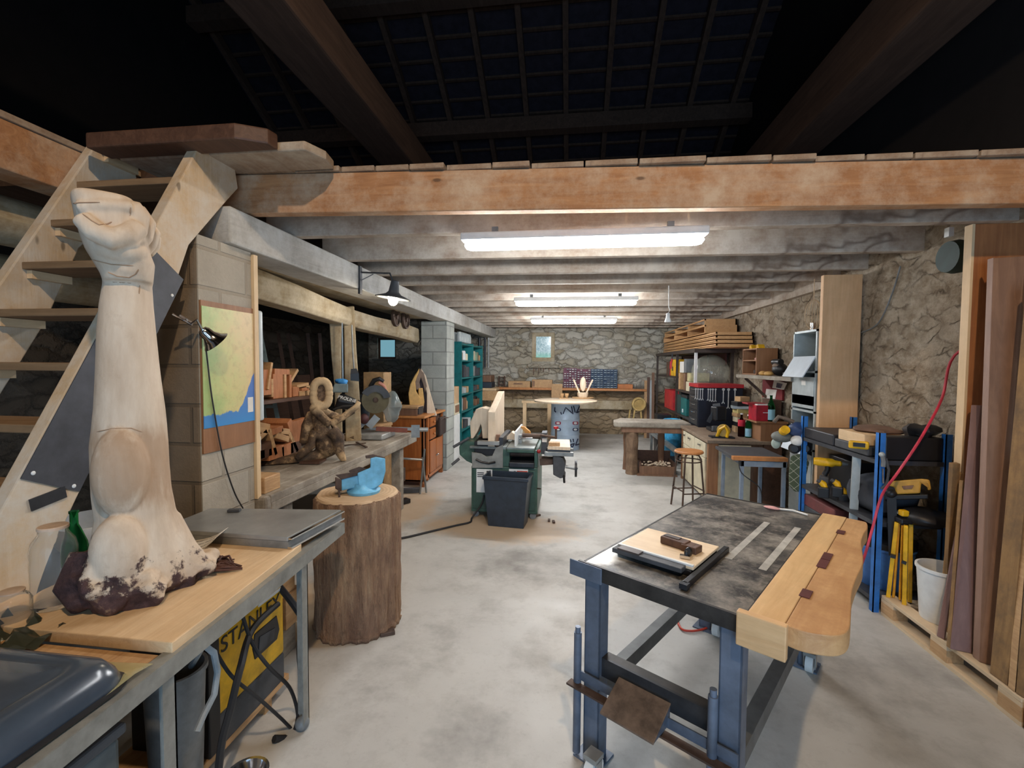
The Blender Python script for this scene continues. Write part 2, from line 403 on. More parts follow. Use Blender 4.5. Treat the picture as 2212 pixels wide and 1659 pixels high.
S(B().box(-2.35, -1.93, -2.4, 9.3, 4.12, 4.5).build('roof_beam', M['roofwood'], bev=.02))
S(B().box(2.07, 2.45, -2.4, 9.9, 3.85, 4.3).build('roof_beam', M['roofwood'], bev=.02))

# loft floor: main beam, joists, deck boards
S(B().box(-2.2, -1.92, 2.42, 11.6, 2.375, 2.585).build('loft_beam', M['beamgrey'], bev=.012))
nt = M['joist_old'].node_tree; NS = NT.__new__(NT); NS.t = nt; NS.m = M['joist_old']; NS.b = nt.nodes['Principled BSDF']; NS.co = [n for n in nt.nodes if n.type == 'TEX_COORD'][0].outputs['Object']
src = NS.b.inputs['Base Color'].links[0].from_socket; q = NS.noise(1.5, 3, .5, NS.map((1, 3, 1.6), (3, 1, 2))); iso = NS.math('ABSOLUTE', NS.math('SUBTRACT', q, .5))
mk = NS.math('MULTIPLY', NS.ramp(iso, [(.004, W01(.6)), (.03, W01(0))]), NS.ramp(NS.math('MULTIPLY', NS.xyz()[0], .3), [(.30, W01(0)), (.40, W01(1))]))
NS.l(NS.mix(mk, src, (84, 62, 48)), NS.b.inputs['Base Color'])     # old leak stains towards the right wall
JY = [2.66, 3.12, 3.86, 4.52, 5.1, 5.75, 6.4, 7.05, 7.7, 8.35, 9.0, 9.65, 10.3, 10.95]
for i, y in enumerate(JY):
    r = 2.64; zl, zr = (2.60, 2.535) if i == 0 else (2.585, 2.57)
    h = .23
    S(B().bar((-2.15, y-.03, zl+h/2), (r, y+(.10 if i == 0 else .04), zr+h/2), .075, h).build('loft_joist', M['joist'] if i == 0 else M['joist_old'], bev=.006))
x = -2.2; i = 0
while x < 2.58:
    w = random.uniform(.2, .36)
    if x+w > 2.6: w = 2.6-x
    zt = lambda X: 2.8+.03-(X+2.15)*.013
    z0 = zt(x+w/2)
    S(B().box(x+.004, x+w-.005, 2.60+random.uniform(-.025, .01)+(x+2)*.026, 11.58, z0+.003, z0+.033).build('deck_board', M['deck'], bev=.004))
    x += w; i += 1
# side bay loft
S(B().box(-5.3, -2.2, 2.62, 11.6, 2.84, 2.9).build('bay_ceiling', M['roofwood']))
S(B().box(-2.86, -2.67, -1.2, 2.6, 2.605, 2.84).build('stair_trimmer', M['joist'], bev=.008))
S(B().box(-2.9, -2.66, -1.2, 2.6, 2.842, 2.875).build('stair_trimmer_board', M['deck'], bev=.004))
S(B().tube([(-3.0, -1.2, 2.42), (-3.02, 1, 2.44), (-3.0, 3.2, 2.45)], .13, 10).build('old_log_beam', M['oldbeam'], smooth=True))
S(B().tube([(-3.25, -1.2, 2.2), (-3.27, 1, 2.2), (-3.3, 3.2, 2.2)], .12, 10).build('old_log_beam', M['oldbeam'], smooth=True))
# wooden bay lintel with posts
ln = B(); rings = []
for k in range(9):
    f = k/8; y = 2.66+f*(7.08-2.66); zb = 2.20-.17*f+.012*math.sin(f*9); h = .2+.02*math.sin(f*7+1); x0 = -2.33-.07*f
    rings.append([Vector((x0-.2, y, zb)), Vector((x0-.02, y, zb-.005)), Vector((x0+.01, y, zb+.04)), Vector((x0, y, zb+h)), Vector((x0-.2, y, zb+h))])
S(ln.loft(rings).build('bay_lintel', M['oldbeam'], bev=.01))
S(B().box(-2.6, -2.25, 2.63, 7.12, 2.41, 2.58).build('bay_plate', M['oldbeam']))
# pillars
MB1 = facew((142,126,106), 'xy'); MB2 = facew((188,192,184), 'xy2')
S(B().box(-2.42, -1.962, 2.22, 2.63, 0, 2.375).build('pillar', MB1, bev=.01, org=O0))  # browner block colour holds the shade of the front face
nt = blockwork('lit_lime_coat', (196,188,172), (160,150,134), 'xy'); S(B().box(-1.962, -1.955, 2.222, 2.63, 0, 2.372).build('pillar_lit_face', nt, org=O0))  # pale lime slab paints the inner face as lit against the shaded front
S(B().box(-2.38, -1.955, 7.12, 7.58, 0, 2.375).build('pillar', MB2, bev=.01, org=(0, .1, 0)))
S(B().box(-1.97, -1.935, 2.63, 2.665, .85, 2.36).build('trim_1', M['postedge']))
# right wall ledger, recess, board posts
S(B().box(2.53, 2.6, 4.95, 11.6, 2.5, 2.66).build('trim_2', M['joist_old']))
S(B().box(2.25, 2.575, 4.55, 4.6, 0, 2.53).build('trim_3', M['post'], bev=.004))
S(B().box(2.30, 2.575, 3.03, 3.08, 0, 2.53).build('trim_4', wood('red_brown_post', (142,86,50), (184,124,76), 'z', .8, .6), bev=.003))
S(B().box(2.286, 2.30, 3.028, 3.083, 0, 2.53).build('trim_5', M['postedge']))

# ================================================================== LIGHT
def tube_lamp(y, xc, z, label, st):
    M_TUBE = emit('tube_light_%d' % st, (250,252,255), st)
    t = T('ceiling_lamp', label, 'lamp', (xc, y, z), 'fluorescent lamps under the loft joists')
    B().box(xc-.77, xc+.77, y-.05, y+.05, z+.025, z+.075).build('housing', M['white'], t, bev=.01)
    prof = [(-.75, .004), (-.735, .026), (-.70, .036), (.70, .036), (.735, .026), (.75, .004)]
    B().tube([(xc+a, y, z) for a, r in prof], [r for a, r in prof], 12).build('diffuser', M_TUBE, t, smooth=True)
    for s in (-.55, .55): B().box(xc+s-.02, xc+s+.02, y-.01, y+.01, z+.075, 2.59).build('hanger', M['grey'], t)
tube_lamp(3.0, .045, 2.475, 'lit fluorescent lamp nearest the front joist, the largest of three', 66)
tube_lamp(5.9, .03, 2.475, 'lit fluorescent lamp in the middle of the three', 110)
tube_lamp(8.4, .015, 2.475, 'lit fluorescent lamp nearest the back stone wall', 135)
def light(name, kind, loc, energy, color, **kw):
    d = bpy.data.lights.new(name, kind); d.energy = energy; d.color = color[:3]
    for k, v in kw.items():
        if k != 'aim': setattr(d, k, v)
    o = bpy.data.objects.new(name, d); COL.objects.link(o); o.location = loc
    if 'aim' in kw: o.rotation_euler = (Vector(kw['aim'])-Vector(loc)).to_track_quat('-Z', 'Y').to_euler()
    return o
light('warm_hall_lamp', 'SPOT', (.5, -.7, 4.7), 330, (1.0, .72, .45), spot_size=2.5, spot_blend=.5, shadow_soft_size=.06, aim=(-.3, .9, 1.4))
light('door_daylight', 'AREA', (.5, -2.45, 1.3), 110, (.44, .70, 1.0), shape='RECTANGLE', size=2.7, size_y=2.3, aim=(.5, 2, .9))
wd = bpy.data.worlds.new('dusk'); scene.world = wd; wd.use_nodes = True
wd.node_tree.nodes['Background'].inputs[0].default_value = (.25, .4, .5, 1); wd.node_tree.nodes['Background'].inputs[1].default_value = .05
scene.view_settings.view_transform = 'Standard'; scene.view_settings.look = 'None'; scene.view_settings.gamma = 1
scene.view_settings.exposure = 0.12
# ================================================================== LEFT FRONT
UP = lambda z: 1.337+(z-1.17)/1.834      # front edge of the stair strings, Y at height z
t = T('staircase', 'steep open-tread wooden loft stair rising behind the carved arm', 'stairs', (-2.3, .8, 0))
def stringer(x0, x1, wob):
    pts = [(UP(0), 0)]; pts += [(UP(z), z) for z in (.8, 1.6, 2.4, 2.93)]
    pts += [(2.40, 2.965), (2.5, 2.86), (2.53, 2.72), (2.44, 2.62)]
    pts += [(UP(z)+(.262 if z < 2 else .218)+wob*math.sin(z*7), z) for z in (2.3, 1.9, 1.4, .9, .4)]+[(UP(0)+.262, 0)]
    return B().prism(pts, x0, x1, 'x')
stringer(-2.012, -1.952, .012).build('stringer', M['stair'], t, bev=.006)
stringer(-2.66, -2.60, .006).build('stringer', M['stair'], t, bev=.006)
for k in range(11):
    z = 2.885-.238*k; y0 = UP(z)+.02
    B().box(-2.598, -2.014, y0, y0+.235, z-.034, z).build('tread', M['tread'], t, bev=.004)
    for xx in (-2.598, -2.044): B().box(xx, xx+.03, y0+.02, y0+.2, z-.074, z-.036).build('cleat', M['pine'], t)
sp = [Px(a_, b_, -1.951) for a_, b_ in ((300, 560), (378, 640), (166, 1064), (118, 1052), (41, 1038))]
B().prism([(p.y, p.z) for p in (Px(318, 525, -1.951), Px(395, 604, -1.951), Px(170, 1062, -1.951), Px(43, 1034, -1.951))], -1.951, -1.947, 'x').build('splice_plate', plain('slate_plate', (70,72,78), .6, .2), t, label='dark slate-grey splice plate')
for px_, py_ in ((372, 638), (72, 1022), (160, 1050)): B().ell(Px(px_, py_, -1.946), (.004, .008, .008), 8, 6).build('bolt', M['white'], t)
br = Px(64, 1092, -1.95); b2 = Px(140, 1062, -1.95)
B().bar((-1.947, br.y, br.z+.0), (-1.947, b2.y, b2.z), .006, .045).build('bracket', M['darksteel'], t, label='dark steel strap bracket')
for i, (x0, x1, y0, y1, z0, z1, mt) in enumerate([(-2.5, -1.66, 2.13, 2.27, 2.80, 2.88, 'redoff'), (-2.5, -1.40, 2.31, 2.56, 2.815, 2.865, 'deck')]):
    p = [(x0, y0), (x1, y0), (x1+(.13 if i == 0 else .05), (y0+y1)/2), (x1+(.14 if i == 0 else .03), y1), (x0, y1)]
    S(B().prism(p, z0, z1).build('landing_plank', M['redoff'] if i == 0 and False else (M['darkwood'] if i == 0 else M['deck']), bev=.01))

# steel framed work table
t = T('work_table', 'long grey steel-framed work table with a plywood top along the left edge', 'table', (-1.55, 1.3, 0))
e0, e1 = Vector((-1.10, .3, .84)), Vector((-1.21, 2.33, .84))
ex = lambda y: e0.x+(e1.x-e0.x)*(y-e0.y)/(e1.y-e0.y)
fr = B(); fr.bar((e0.x, e0.y, .812), (e1.x, e1.y, .812), .008, .055).bar((e0.x-.02, e0.y, .838), (e1.x-.02, e1.y, .838), .045, .006)
fr.bar((-1.94, .3, .812), (-1.94, 2.2, .812), .008, .055).bar((-1.94, 2.195, .812), (e1.x, 2.33, .812), .008, .055)
fr.build('frame', M['paintgrey'], t)
B().prism([(-1.935, .3), (e0.x-.045, .3), (ex(1.18)-.045, 1.18), (-1.935, 1.18)], .815, .841).build('tabletop', M['tanoff'], t)
B().prism([(-1.935, 1.20), (ex(1.20)-.012, 1.195), (ex(1.95)-.03, 1.95), (-1.935, 1.95)], .835, .872).build('tabletop', M['pine'], t, bev=.003)
B().prism([(-1.935, 1.95), (ex(1.95)-.03, 1.95), (ex(2.3)-.03, 2.3), (-1.935, 2.18)], .815, .84).build('tabletop', M['tanoff'], t)
for y in (.42, 1.2, 1.96):
    x = ex(y)-.03; lg = B().box(x-.03, x+.022, y-.005, y+.001, 0.03, .79).box(x+.016, x+.022, y-.045, y+.001, 0.03, .79)
    lg.build('leg', M['paintgrey'], t)
    B().box(-1.94, -1.89, y-.045, y, 0.03, .79).build('leg', M['paintgrey'], t)
    B().ell((x, y-.02, .032), (.032, .032, .032)).build('foot', M['grey'], t, smooth=True)
    B().ell((-1.915, y-.02, .032), (.032, .032, .032)).build('foot', M['grey'], t, smooth=True)
B().prism([(-1.8, .5), (-1.43, .5), (-1.43, 2.16), (-1.8, 2.16)], .07, .10).build('lower_shelf', M['tanoff'], t)
for y in (.6, 1.3, 2.0): B().box(-1.93, -1.45, y, y+.05, 0, .07).build('shelf_bearer', M['tanoff'], t)

# carved forearm with fist, one continuous carved trunk
def bark_mat():
    t = NT('carved_lime_wood'); x = t.xyz(); n1 = t.noise(5, 6, .65); n2 = t.noise(2.2, 5, .6, t.map((6, 6, 1.5))); n3 = t.noise(13, 6, .75)
    c = t.ramp(n2, [(.3, (188,166,142)), (.55, (210,192,170)), (.75, (224,210,190))])
    c = t.mix(t.math('MULTIPLY', t.ramp(n3, [(.55, W01(0)), (.78, W01(1))]), .35), c, (150,118,88))
    # old weathered patch on the forearm bulge
    px = t.math('ADD', t.math('POWER', t.math('DIVIDE', t.math('SUBTRACT', x[0], .02), .17), 2), t.math('POWER', t.math('DIVIDE', t.math('SUBTRACT', x[2], .46), .17), 2))
    px = t.math('ADD', px, t.math('MULTIPLY', t.math('SUBTRACT', n2, .5), 2.4))
    c = t.mix(t.math('MULTIPLY', t.ramp(px, [(.3, W01(1)), (.9, W01(0))]), .55), c, (158,122,88))
    h = t.math('ADD', t.math('ADD', x[2], t.math('MULTIPLY', t.math('ADD', x[0], x[1]), .26)), t.math('MULTIPLY', t.math('SUBTRACT', t.noise(6, 7, .68), .5), .7))
    bk = t.ramp(h, [(.10, W01(1)), (.13, W01(0))])
    barkc = t.ramp(n3, [(.35, (40,28,32)), (.62, (86,62,62)), (.8, (176,148,118))])
    c = t.mix(bk, c, barkc)
    t.bump(t.math('ADD', t.math('MULTIPLY', n2, .4), t.math('MULTIPLY', n3, t.math('ADD', .2, bk))), .45, .02)
    return t.out(c, .75)
SC = Vector((-1.56, 1.49, 0)); SN = Vector((-SC.x, -SC.y, 0)).normalized(); SU = Vector((-SN.y, SN.x, 0)); SD = Vector((SC.x, SC.y, 0)).length
def Q(px, py, dy=0):     # on the upright plane through the carving, square to the line of sight, dy < 0 is nearer
    d = ray(px, py); k = (SD+dy)/(-(d.x*SN.x+d.y*SN.y)); return Vector((0, 0, H))+d*k
prof = [(1325, 205, 382), (1290, 178, 398), (1250, 172, 425), (1215, 180, 420), (1180, 190, 404), (1150, 197, 394), (1110, 203, 379), (1060, 196, 370), (1010, 193, 366), (960, 191, 364), (920, 196, 361), (880, 200, 357), (830, 203, 350), (780, 205, 344), (720, 207, 338), (660, 213, 332), (615, 221, 329), (590, 219, 331)]
sb = B(); rings = []
for py, a, b in prof:
    pa, pb = Q(a, py), Q(b, py); c = (pa+pb)/2; w = (pb-pa).length/2
    rings.append([c+SU*(w*math.cos(2*PI*j/28))+SN*(w*.95*math.sin(2*PI*j/28)) for j in range(28)])
z0 = .874
for r in rings:
    for p in r: p.z = max(p.z, z0)
sb.loft(rings)
SM = Matrix((SU, SN, Vector((0,0,1)))).transposed()
def lobe(px, py, rx, rz, dy, ry, bump=.0):
    c = Q(px, py, dy); kx = (Q(px+1, py, dy)-c).length; kz = (Q(px, py+1, dy)-c).length
    sb.ell(c, (rx*kx, ry, rz*kz), 24, 14, M=SM, bump=bump, seed=px)
lobe(262, 1020, 66, 98, -.085, .075); lobe(256, 1196, 64, 84, -.115, .08); lobe(334, 1010, 30, 190, -.01, .07)
# buttress roots
for pts, rr in (([(345, 1130), (385, 1195), (425, 1238)], [.07, .065, .06]), ([(330, 1180), (370, 1240), (400, 1275)], [.07, .075, .055]), ([(230, 1190), (215, 1255), (230, 1300)], [.1, .12, .09]), ([(300, 1190), (330, 1260), (362, 1312)], [.08, .09, .05])):
    ps = [Q(a, b, dy) for (a, b), dy in zip(pts, (0, -.03, -.06))]
    sb.tube(ps, rr, 14)
for px, py, r, dy in ((215, 1262, .085, -.10), (258, 1290, .075, -.13), (310, 1300, .065, -.14), (430, 1248, .055, .02), (405, 1262, .06, -.05)):
    c = Q(px, py, dy); sb.ell((c.x, c.y, max(c.z, z0+r*.7)), (r*1.15, r, r*.9), 30, 20, bump=.75, seed=px)
# fist: palm block, heel, curled fingers, thumb side
def hull(pts): return [Q(a, b) for a, b in pts]
fist = []
for py, a, b, dp in ((612, 222, 330, .085), (595, 216, 332, .1), (570, 200, 334, .115), (545, 184, 324, .125), (520, 174, 316, .13), (490, 165, 311, .135), (465, 160, 306, .135), (447, 156, 298, .132), (437, 156, 292, .126), (432, 160, 288, .118)):
    pa, pb = Q(a, py), Q(b, py); c = (pa+pb)/2; w = (pb-pa).length/2; ring = []
    for j in range(32):
        ang = 2*PI*j/32; ca, sa = math.cos(ang), math.sin(ang); e = .62
        ring.append(c+SU*(w*math.copysign(abs(ca)**e, ca))+SN*(dp*math.copysign(abs(sa)**e, sa)))
    fist.append(ring)
sb.loft(fist)
# four fingers rolled over on the right, each with its knuckle bend
for k, (ax, ay, bx, by, cx, cy, dy, r) in enumerate([(292, 444, 308, 466, 305, 515, -.095, .030), (300, 452, 322, 482, 317, 528, -.032, .031), (304, 470, 333, 505, 327, 542, .034, .031), (308, 490, 338, 520, 336, 545, .098, .029)]):
    sb.tube([Q(ax-20, ay+6, dy), Q(ax, ay+8, dy), Q(bx-7, by, dy), Q(cx-8, cy-16, dy), Q(cx-20, cy+4, dy)], [r*.9, r, r*1.02, r*.95, r*.75], 14)
# little-finger roll facing the viewer and the swollen heel of the palm below it
sb.tube([Q(175, 470, -.128), Q(205, 500, -.145), Q(240, 516, -.15), Q(275, 508, -.14), Q(300, 490, -.12)], [.028, .034, .036, .036, .03], 14)
sb.tube([Q(168, 447, -.11), Q(220, 443, -.125), Q(285, 448, -.12)], [.02, .022, .022], 12)
sb.ell(Q(262, 540, -.085), (.075, .062, .05), 20, 12, M=SM); sb.ell(Q(275, 585, -.055), (.06, .05, .03), 20, 12, M=SM)
statue = sb.build('carved_arm_sculpture', bark_mat(), vox=.0062, sm=2, smooth='all', org=(SC.x, SC.y, z0))
from mathutils.bvhtree import BVHTree
bvh = BVHTree.FromPolygons([tuple(v) for v in sb.v], sb.f)
for ln in (((224, 608), (260, 610), (299, 612), (319, 615)), ((190, 558), (215, 565), (240, 571), (300, 575)), ((233, 588), (253, 597), (279, 600), (293, 592), (301, 579)), ((178, 462), (198, 477), (214, 486), (232, 484), (244, 478)), ((158, 440), (170, 438), (227, 437)), ((282, 448), (280, 472)), ((302, 616), (300, 640)), ((209, 933), (243, 926), (283, 925), (314, 936))):
    pts_ = []
    for (a0, b0), (a1, b1) in zip(ln[:-1], ln[1:]):
        for k in range(5):
            hit = bvh.ray_cast(Vector((0, 0, H)), ray(a0+(a1-a0)*k/5, b0+(b1-b0)*k/5).normalized())
            if hit[0] is not None: pts_.append(hit[0])
    if len(pts_) > 3: B().tube(pts_, [.001]+[.0022]*(len(pts_)-2)+[.001], 6).build('carved_crease_shade', plain('crease_shade_brown', (166,138,112), .9), statue, smooth=True)  # brown tubes paint in the shade of the carved creases
tag(statue, 'tall pale wooden carving of a forearm and clenched fist rising from bark roots', 'sculpture')

# roots and bits beside it
rt = B()
for i in range(26):
    a = Pz(448+random.uniform(-10, 10), 1222+random.uniform(-12, 12), .885); b_ = Pz(500+random.uniform(-10, 24), 1216+random.uniform(-10, 14), .88)
    m = (a+b_)/2+Vector((random.uniform(-.02, .02), random.uniform(-.03, .03), random.uniform(0, .025)))
    rt.tube([a, m, b_], [.006, .005, .003], 5)
tag(rt.build('root_bundle', plain('root_brown', (84,54,44), .8), smooth=True), 'tangled bundle of dark brown roots beside the carved arm', 'roots')
tag(B().prism([(p.x, p.y) for p in (Pz(432, 1200, .88), Pz(452, 1216, .88), Pz(446, 1232, .88), Pz(430, 1214, .88))], .874, .89).build('bark_chip', M['honey'], bev=.004), 'small honey brown bark chip between the carved arm and the roots', 'bark')
# folded steel trays on the far end of the table
t = T('steel_tray', 'flat grey galvanised steel tray lying on the far end of the work table', 'tray', (-1.5, 2.1, .84))
TP = [(-1.90, 1.90), (-1.245, 1.885), (-1.205, 2.29), (-1.90, 2.21)]
B().prism(TP, .905, .925).build('tray_top', M['galv'], t, bev=.003)
B().prism([(x*.995-.003, y) for x, y in TP], .873, .905).build('tray_side', M['steel'], t)
q = B(); q.bar((-1.235, 1.883, .878), (-1.195, 2.29, .878), .02, .008).bar((-1.232, 1.883, .918), (-1.19, 2.285, .918), .016, .006); q.build('rolled_edge', M['chrome'], t)
a = Pz(512, 1101, .93); tag(B().cbox((a.x, a.y-.02, .933), (.06, .03, .014), .3).build('small_switch', M['dkgrey'], bev=.003), 'little dark switch block lying on the steel tray by the pillar', 'switch')
def sheet_of(name, c, mat, lab, cat, lift=.012, n=6, z=.875):
    g = []
    for i in range(n+1):
        r = []
        for j in range(n+1):
            u, v = i/n, j/n; p = c[0]*(1-u)*(1-v)+c[1]*u*(1-v)+c[2]*u*v+c[3]*(1-u)*v
            r.append(Vector((p.x, p.y, z+lift*u*u*4*(.6+.4*v))))
        g.append(r)
    return tag(B().sheet(g, .0012).build(name, mat, smooth='all'), lab, cat)
nt = NT('printed_sheet'); x = nt.xyz(); wv = nt.n('ShaderNodeTexWave', Scale=9.0, bands_direction='Y'); nt.l(nt.co, wv.inputs['Vector']); q = nt.noise(60, 3, .7)
pc = nt.mix(nt.math('MULTIPLY', nt.ramp(wv.outputs['Fac'], [(.72, W01(0)), (.8, W01(1))]), nt.ramp(q, [(.4, W01(0)), (.5, W01(.7))])), (222,214,200), (90,84,80)); M_PRINT = nt.out(pc, .8)
sheet_of('paper_sheet', [Pz(385, 1160, .88), Pz(495, 1148, .9), Pz(470, 1196, .88), Pz(395, 1200, .88)], M_PRINT, 'curled printed sheet of paper leaning on the steel tray', 'paper', .02)

# glass jar, green bottle, bowl, lid, bags
G_CLEAR = glass('clear_glass', (250,250,248)); G_GREEN = glass('green_glass', (40,140,80)); nt = NT('pale_blue_plastic'); nt.out((156,190,216), .08); nt.b.inputs['Alpha'].default_value = .5; G_BLUE = nt.m; nt = NT('thin_glass'); nt.out((214,222,222), .06); nt.b.inputs['Alpha'].default_value = .42; G_JAR = nt.m; G_BROWN = glass('brown_cola', (90,46,30))
def jar(c, r, h, lab, group=None):
    t = T('glass_jar', lab, 'jar', c, group)
    B().lathe([(r*.9, 0), (r, .01), (r, h*.72), (r*.9, h*.82), (r*.62, h*.92), (r*.6, h), (r*.54, h), (r*.56, h*.91), (r*.85, h*.8), (r*.94, h*.7), (r*.94, .016), (0.001, .014)], c, 28).build('jar_glass', G_CLEAR, t, smooth=True)
    B().lathe([(r*.66, h*.97), (r*.66, h*1.0), (r*.62, h*1.01)], c, 24).build('jar_rim', plain('jar_cap', (206,180,156), .5), t, smooth=True)
c = Pz(84, 1322, .874); jar((c.x, c.y+.05, .874), .062, .27, 'large clear glass jar standing left of the carved arm roots')
c = Pz(62, 1345, .842); jar((c.x-.02, c.y-.03, .842), .05, .12, 'short clear glass jar in front of the tall glass jar')
def bottle(c, r, h, g, lab, labelc=None, cap=None, cat='bottle', neck=.32, lz=(.08, .5), group=None):
    t = T('bottle', lab, cat, c, group)
    B().lathe([(r*.9, 0), (r, .008), (r, h*.52), (r*.92, h*.6), (r*.5, h*.76), (r*neck, h*.82), (r*neck, h*.95), (r*neck*1.2, h*.955), (r*neck*1.2, h*.98), (r*neck*.7, h*.98), (.001, h*.9)], c, 22).build('bottle_body', g, t, smooth=True)
    if labelc: B().lathe([(r*1.012, h*lz[0]), (r*1.016, h*lz[0]+.001), (r*1.016, h*lz[1]-.001), (r*1.012, h*lz[1])], c, 22).build('bottle_label', labelc, t, smooth=True)
    if cap: B().lathe([(r*neck*1.25, h*.945), (r*neck*1.3, h*.95), (r*neck*1.3, h*.995), (r*neck*1.1, h)], c, 16).build('cap', cap, t, smooth=True)
    return t
M_LB = plain('blue_label', (150,200,220), .6, 0, .08)
c = Pz(152, 1284, .874); bottle((c.x, c.y+.02, .874), .038, .30, G_GREEN, 'green glass bottle with pale label between the jar and the carved arm', plain('greylabel', (150,168,178), .6), lz=(.05, .34))
c = Pz(160, 1205, .874); t = T('bowl', 'white bowl behind the green bottle and the carved arm', 'bowl', (c.x-.05, c.y+.1, .874))
B().lathe([(.06, 0), (.1, .03), (.15, .1), (.16, .13), (.155, .13), (.14, .1), (.09, .035), (.001, .02)], (c.x-.05, c.y+.1, .874), 28).build('bowl_body', M['white'], t, smooth=True)
# big glossy lid on the near end
t = T('enamel_lid', 'big glossy navy blue lid lying on the near end of the work table', 'lid', (-1.45, .85, .842))
def rrect(x0, x1, y0, y1, r, z, n=6):
    o = []
    for cx, cy, a0 in ((x1-r, y1-r, 0), (x0+r, y1-r, PI/2), (x0+r, y0+r, PI), (x1-r, y0+r, 3*PI/2)):
        for k in range(n+1): a = a0+k*PI/2/n; o.append(Vector((cx+r*math.cos(a), cy+r*math.sin(a), z)))
    return o
LX = (-1.84, -1.165, .60, 1.075)
def rr(d, z, r=.07): return rrect(LX[0]+d, LX[1]-d, LX[2]+d, LX[3]-d, max(r-d*.4, .02), z)
M_NAVYG = plain('navy_enamel', (62,72,84), .2, .0, .12, 4, .01)
B().loft([rr(0, .85), rr(-.004, .862), rr(.004, .885), rr(.022, .912), rr(.05, .926), rr(.075, .929), rr(.083, .924), rr(.09, .927), rr(.16, .931)]).build('lid_shell', M_NAVYG, t, smooth='all')
B().loft([rr(-.012, .845), rr(-.015, .851), rr(0, .856)]).build('lid_rim', M['black'], t)
nt = NT('yellow_film'); nt.out((206,196,140), .35); nt.b.inputs['Alpha'].default_value = .38; M_FILM = nt.m
g = []
for i in range(9):
    r = []
    for j in range(9):
        u, v = i/8, j/8; x = -1.80+u*.64; y = .70+v*.43
        r.append(Vector((x, y, .846+.004*math.sin(u*9+v*5)+(.012 if i in (0, 8) else 0)*random.random())))
    g.append(r)
tag(B().sheet(g, .002).build('plastic_film', M_FILM, smooth='all'), 'sheet of yellowish plastic film spread under the navy lid', 'plastic sheet')
g = [[Vector((-1.86+.035*i+.01*random.random(), 1.10+.026*j, .848+.035*random.random()+.02*math.sin(i*2+j))) for j in range(7)] for i in range(9)]
nt = NT('crumpled_bag'); nt.out((64,70,60), .2); nt.b.inputs['Alpha'].default_value = .8
tag(B().sheet(g, .002).build('crumpled_bag', nt.m), 'crumpled shiny dark plastic bag behind the navy lid', 'bag')

# under the table
t = T('welder', 'yellow and black welding machine on the shelf under the work table', 'welding machine', (-1.55, 1.9, .10))
wx0, wx1, wy0, wy1 = -1.78, -1.425, 1.64, 2.12
B().box(wx0, wx1, wy0, wy1, .10, .24).build('base', M['dkgrey'], t, bev=.01)
B().box(wx0, wx1-.001, wy0+.0, wy1, .24, .60).build('body', M['yellow'], t, bev=.012)
B().box(wx0, wx1+.002, wy0-.012, wy0+.05, .10, .60).build('front_panel', M['black'], t, bev=.006)
B().prism([(1.90, .34), (2.06, .34), (2.08, .38), (2.06, .46), (1.90, .46), (1.885, .40)], wx1-.01, wx1+.003, 'x').build('grip_recess', M['black'], t, bev=.003)
B().prism([(1.92, .36), (2.03, .36), (2.04, .41), (1.93, .43)], wx1-.01, wx1+.006, 'x').build('grip', M['dkgrey'], t)
def text(body, size, mat, parent, M4, ext=.0012, name='lettering'):
    cu = bpy.data.curves.new(name, 'FONT'); cu.body = body; cu.size = size; cu.extrude = ext; cu.align_x = 'CENTER'; cu.align_y = 'CENTER'
    tmp = bpy.data.objects.new('tmp', cu); COL.objects.link(tmp)
    dg = bpy.context.evaluated_depsgraph_get(); me = bpy.data.meshes.new_from_object(tmp.evaluated_get(dg))
    bpy.data.objects.remove(tmp); o = bpy.data.objects.new(name, me); COL.objects.link(o); me.materials.clear(); me.materials.append(mat)
    top = parent
    while top.parent: top = top.parent
    me.transform(Matrix.Translation(-top.location) @ M4); o.parent = parent
    return o
FX = Matrix(((0,0,1,0),(1,0,0,0),(0,1,0,0),(0,0,0,1)))     # text facing +X
FYm = Matrix(((1,0,0,0),(0,0,-1,0),(0,1,0,0),(0,0,0,1)))   # text facing -Y
text('STANLEY', .095, M['black'], t, Matrix.Translation((wx1+.001, 1.89, .525)) @ FX)
B().box(wx1-.002, wx1+.002, 1.93, 2.10, .57, .585).build('sticker', M['paper'], t)
def cable(pts, r, lab, mat='cable', name='cable', cat='cable', group=None, n=7):
    P = [Vector(p) for p in pts]; out = []
    for i in range(len(P)-1):
        p0, p1, p2, p3 = P[max(i-1,0)], P[i], P[i+1], P[min(i+2,len(P)-1)]
        for k in range(6):
            u = k/6; out.append(.5*((2*p1)+(p2-p0)*u+(2*p0-5*p1+4*p2-p3)*u*u+(3*p1-p0-3*p2+p3)*u**3))
    out.append(P[-1])
    return tag(B().tube(out, r, n).build(name, M[mat] if isinstance(mat, str) else mat, smooth=True), lab, cat, group)
XC = -1.28
cable([Px(600, 1305, -1.40), Px(545, 1360, -1.36), Px(520, 1440, XC), Px(498, 1530, XC), Px(480, 1600, XC), Px(470, 1680, XC)], .014, 'thick black cable hanging from the yellow welding machine grip')
cable([Px(522, 1325, -1.36), Px(545, 1390, -1.33), Px(580, 1440, XC), Px(625, 1485, XC), Px(642, 1535, XC), Px(640, 1570, XC), Px(610, 1630, XC), Px(570, 1690, XC)], .008, 'thin black cable crossing in front of the yellow welding machine')
cable([(-1.5, 2.13, .62), Px(655, 1340, -1.27), Px(648, 1400, -1.25), Px(652, 1470, -1.25), Px(648, 1540, -1.25), Px(632, 1590, -1.26), (-1.3, 1.85, .02)], .016, 'thick black hose looped round the far leg of the work table')
cable([Px(462, 1400, -1.4), Px(500, 1460, -1.33), Px(560, 1510, XC), Px(605, 1550, XC), Px(635, 1580, XC)], .007, 'thin black lead running down to the foot of the table leg')
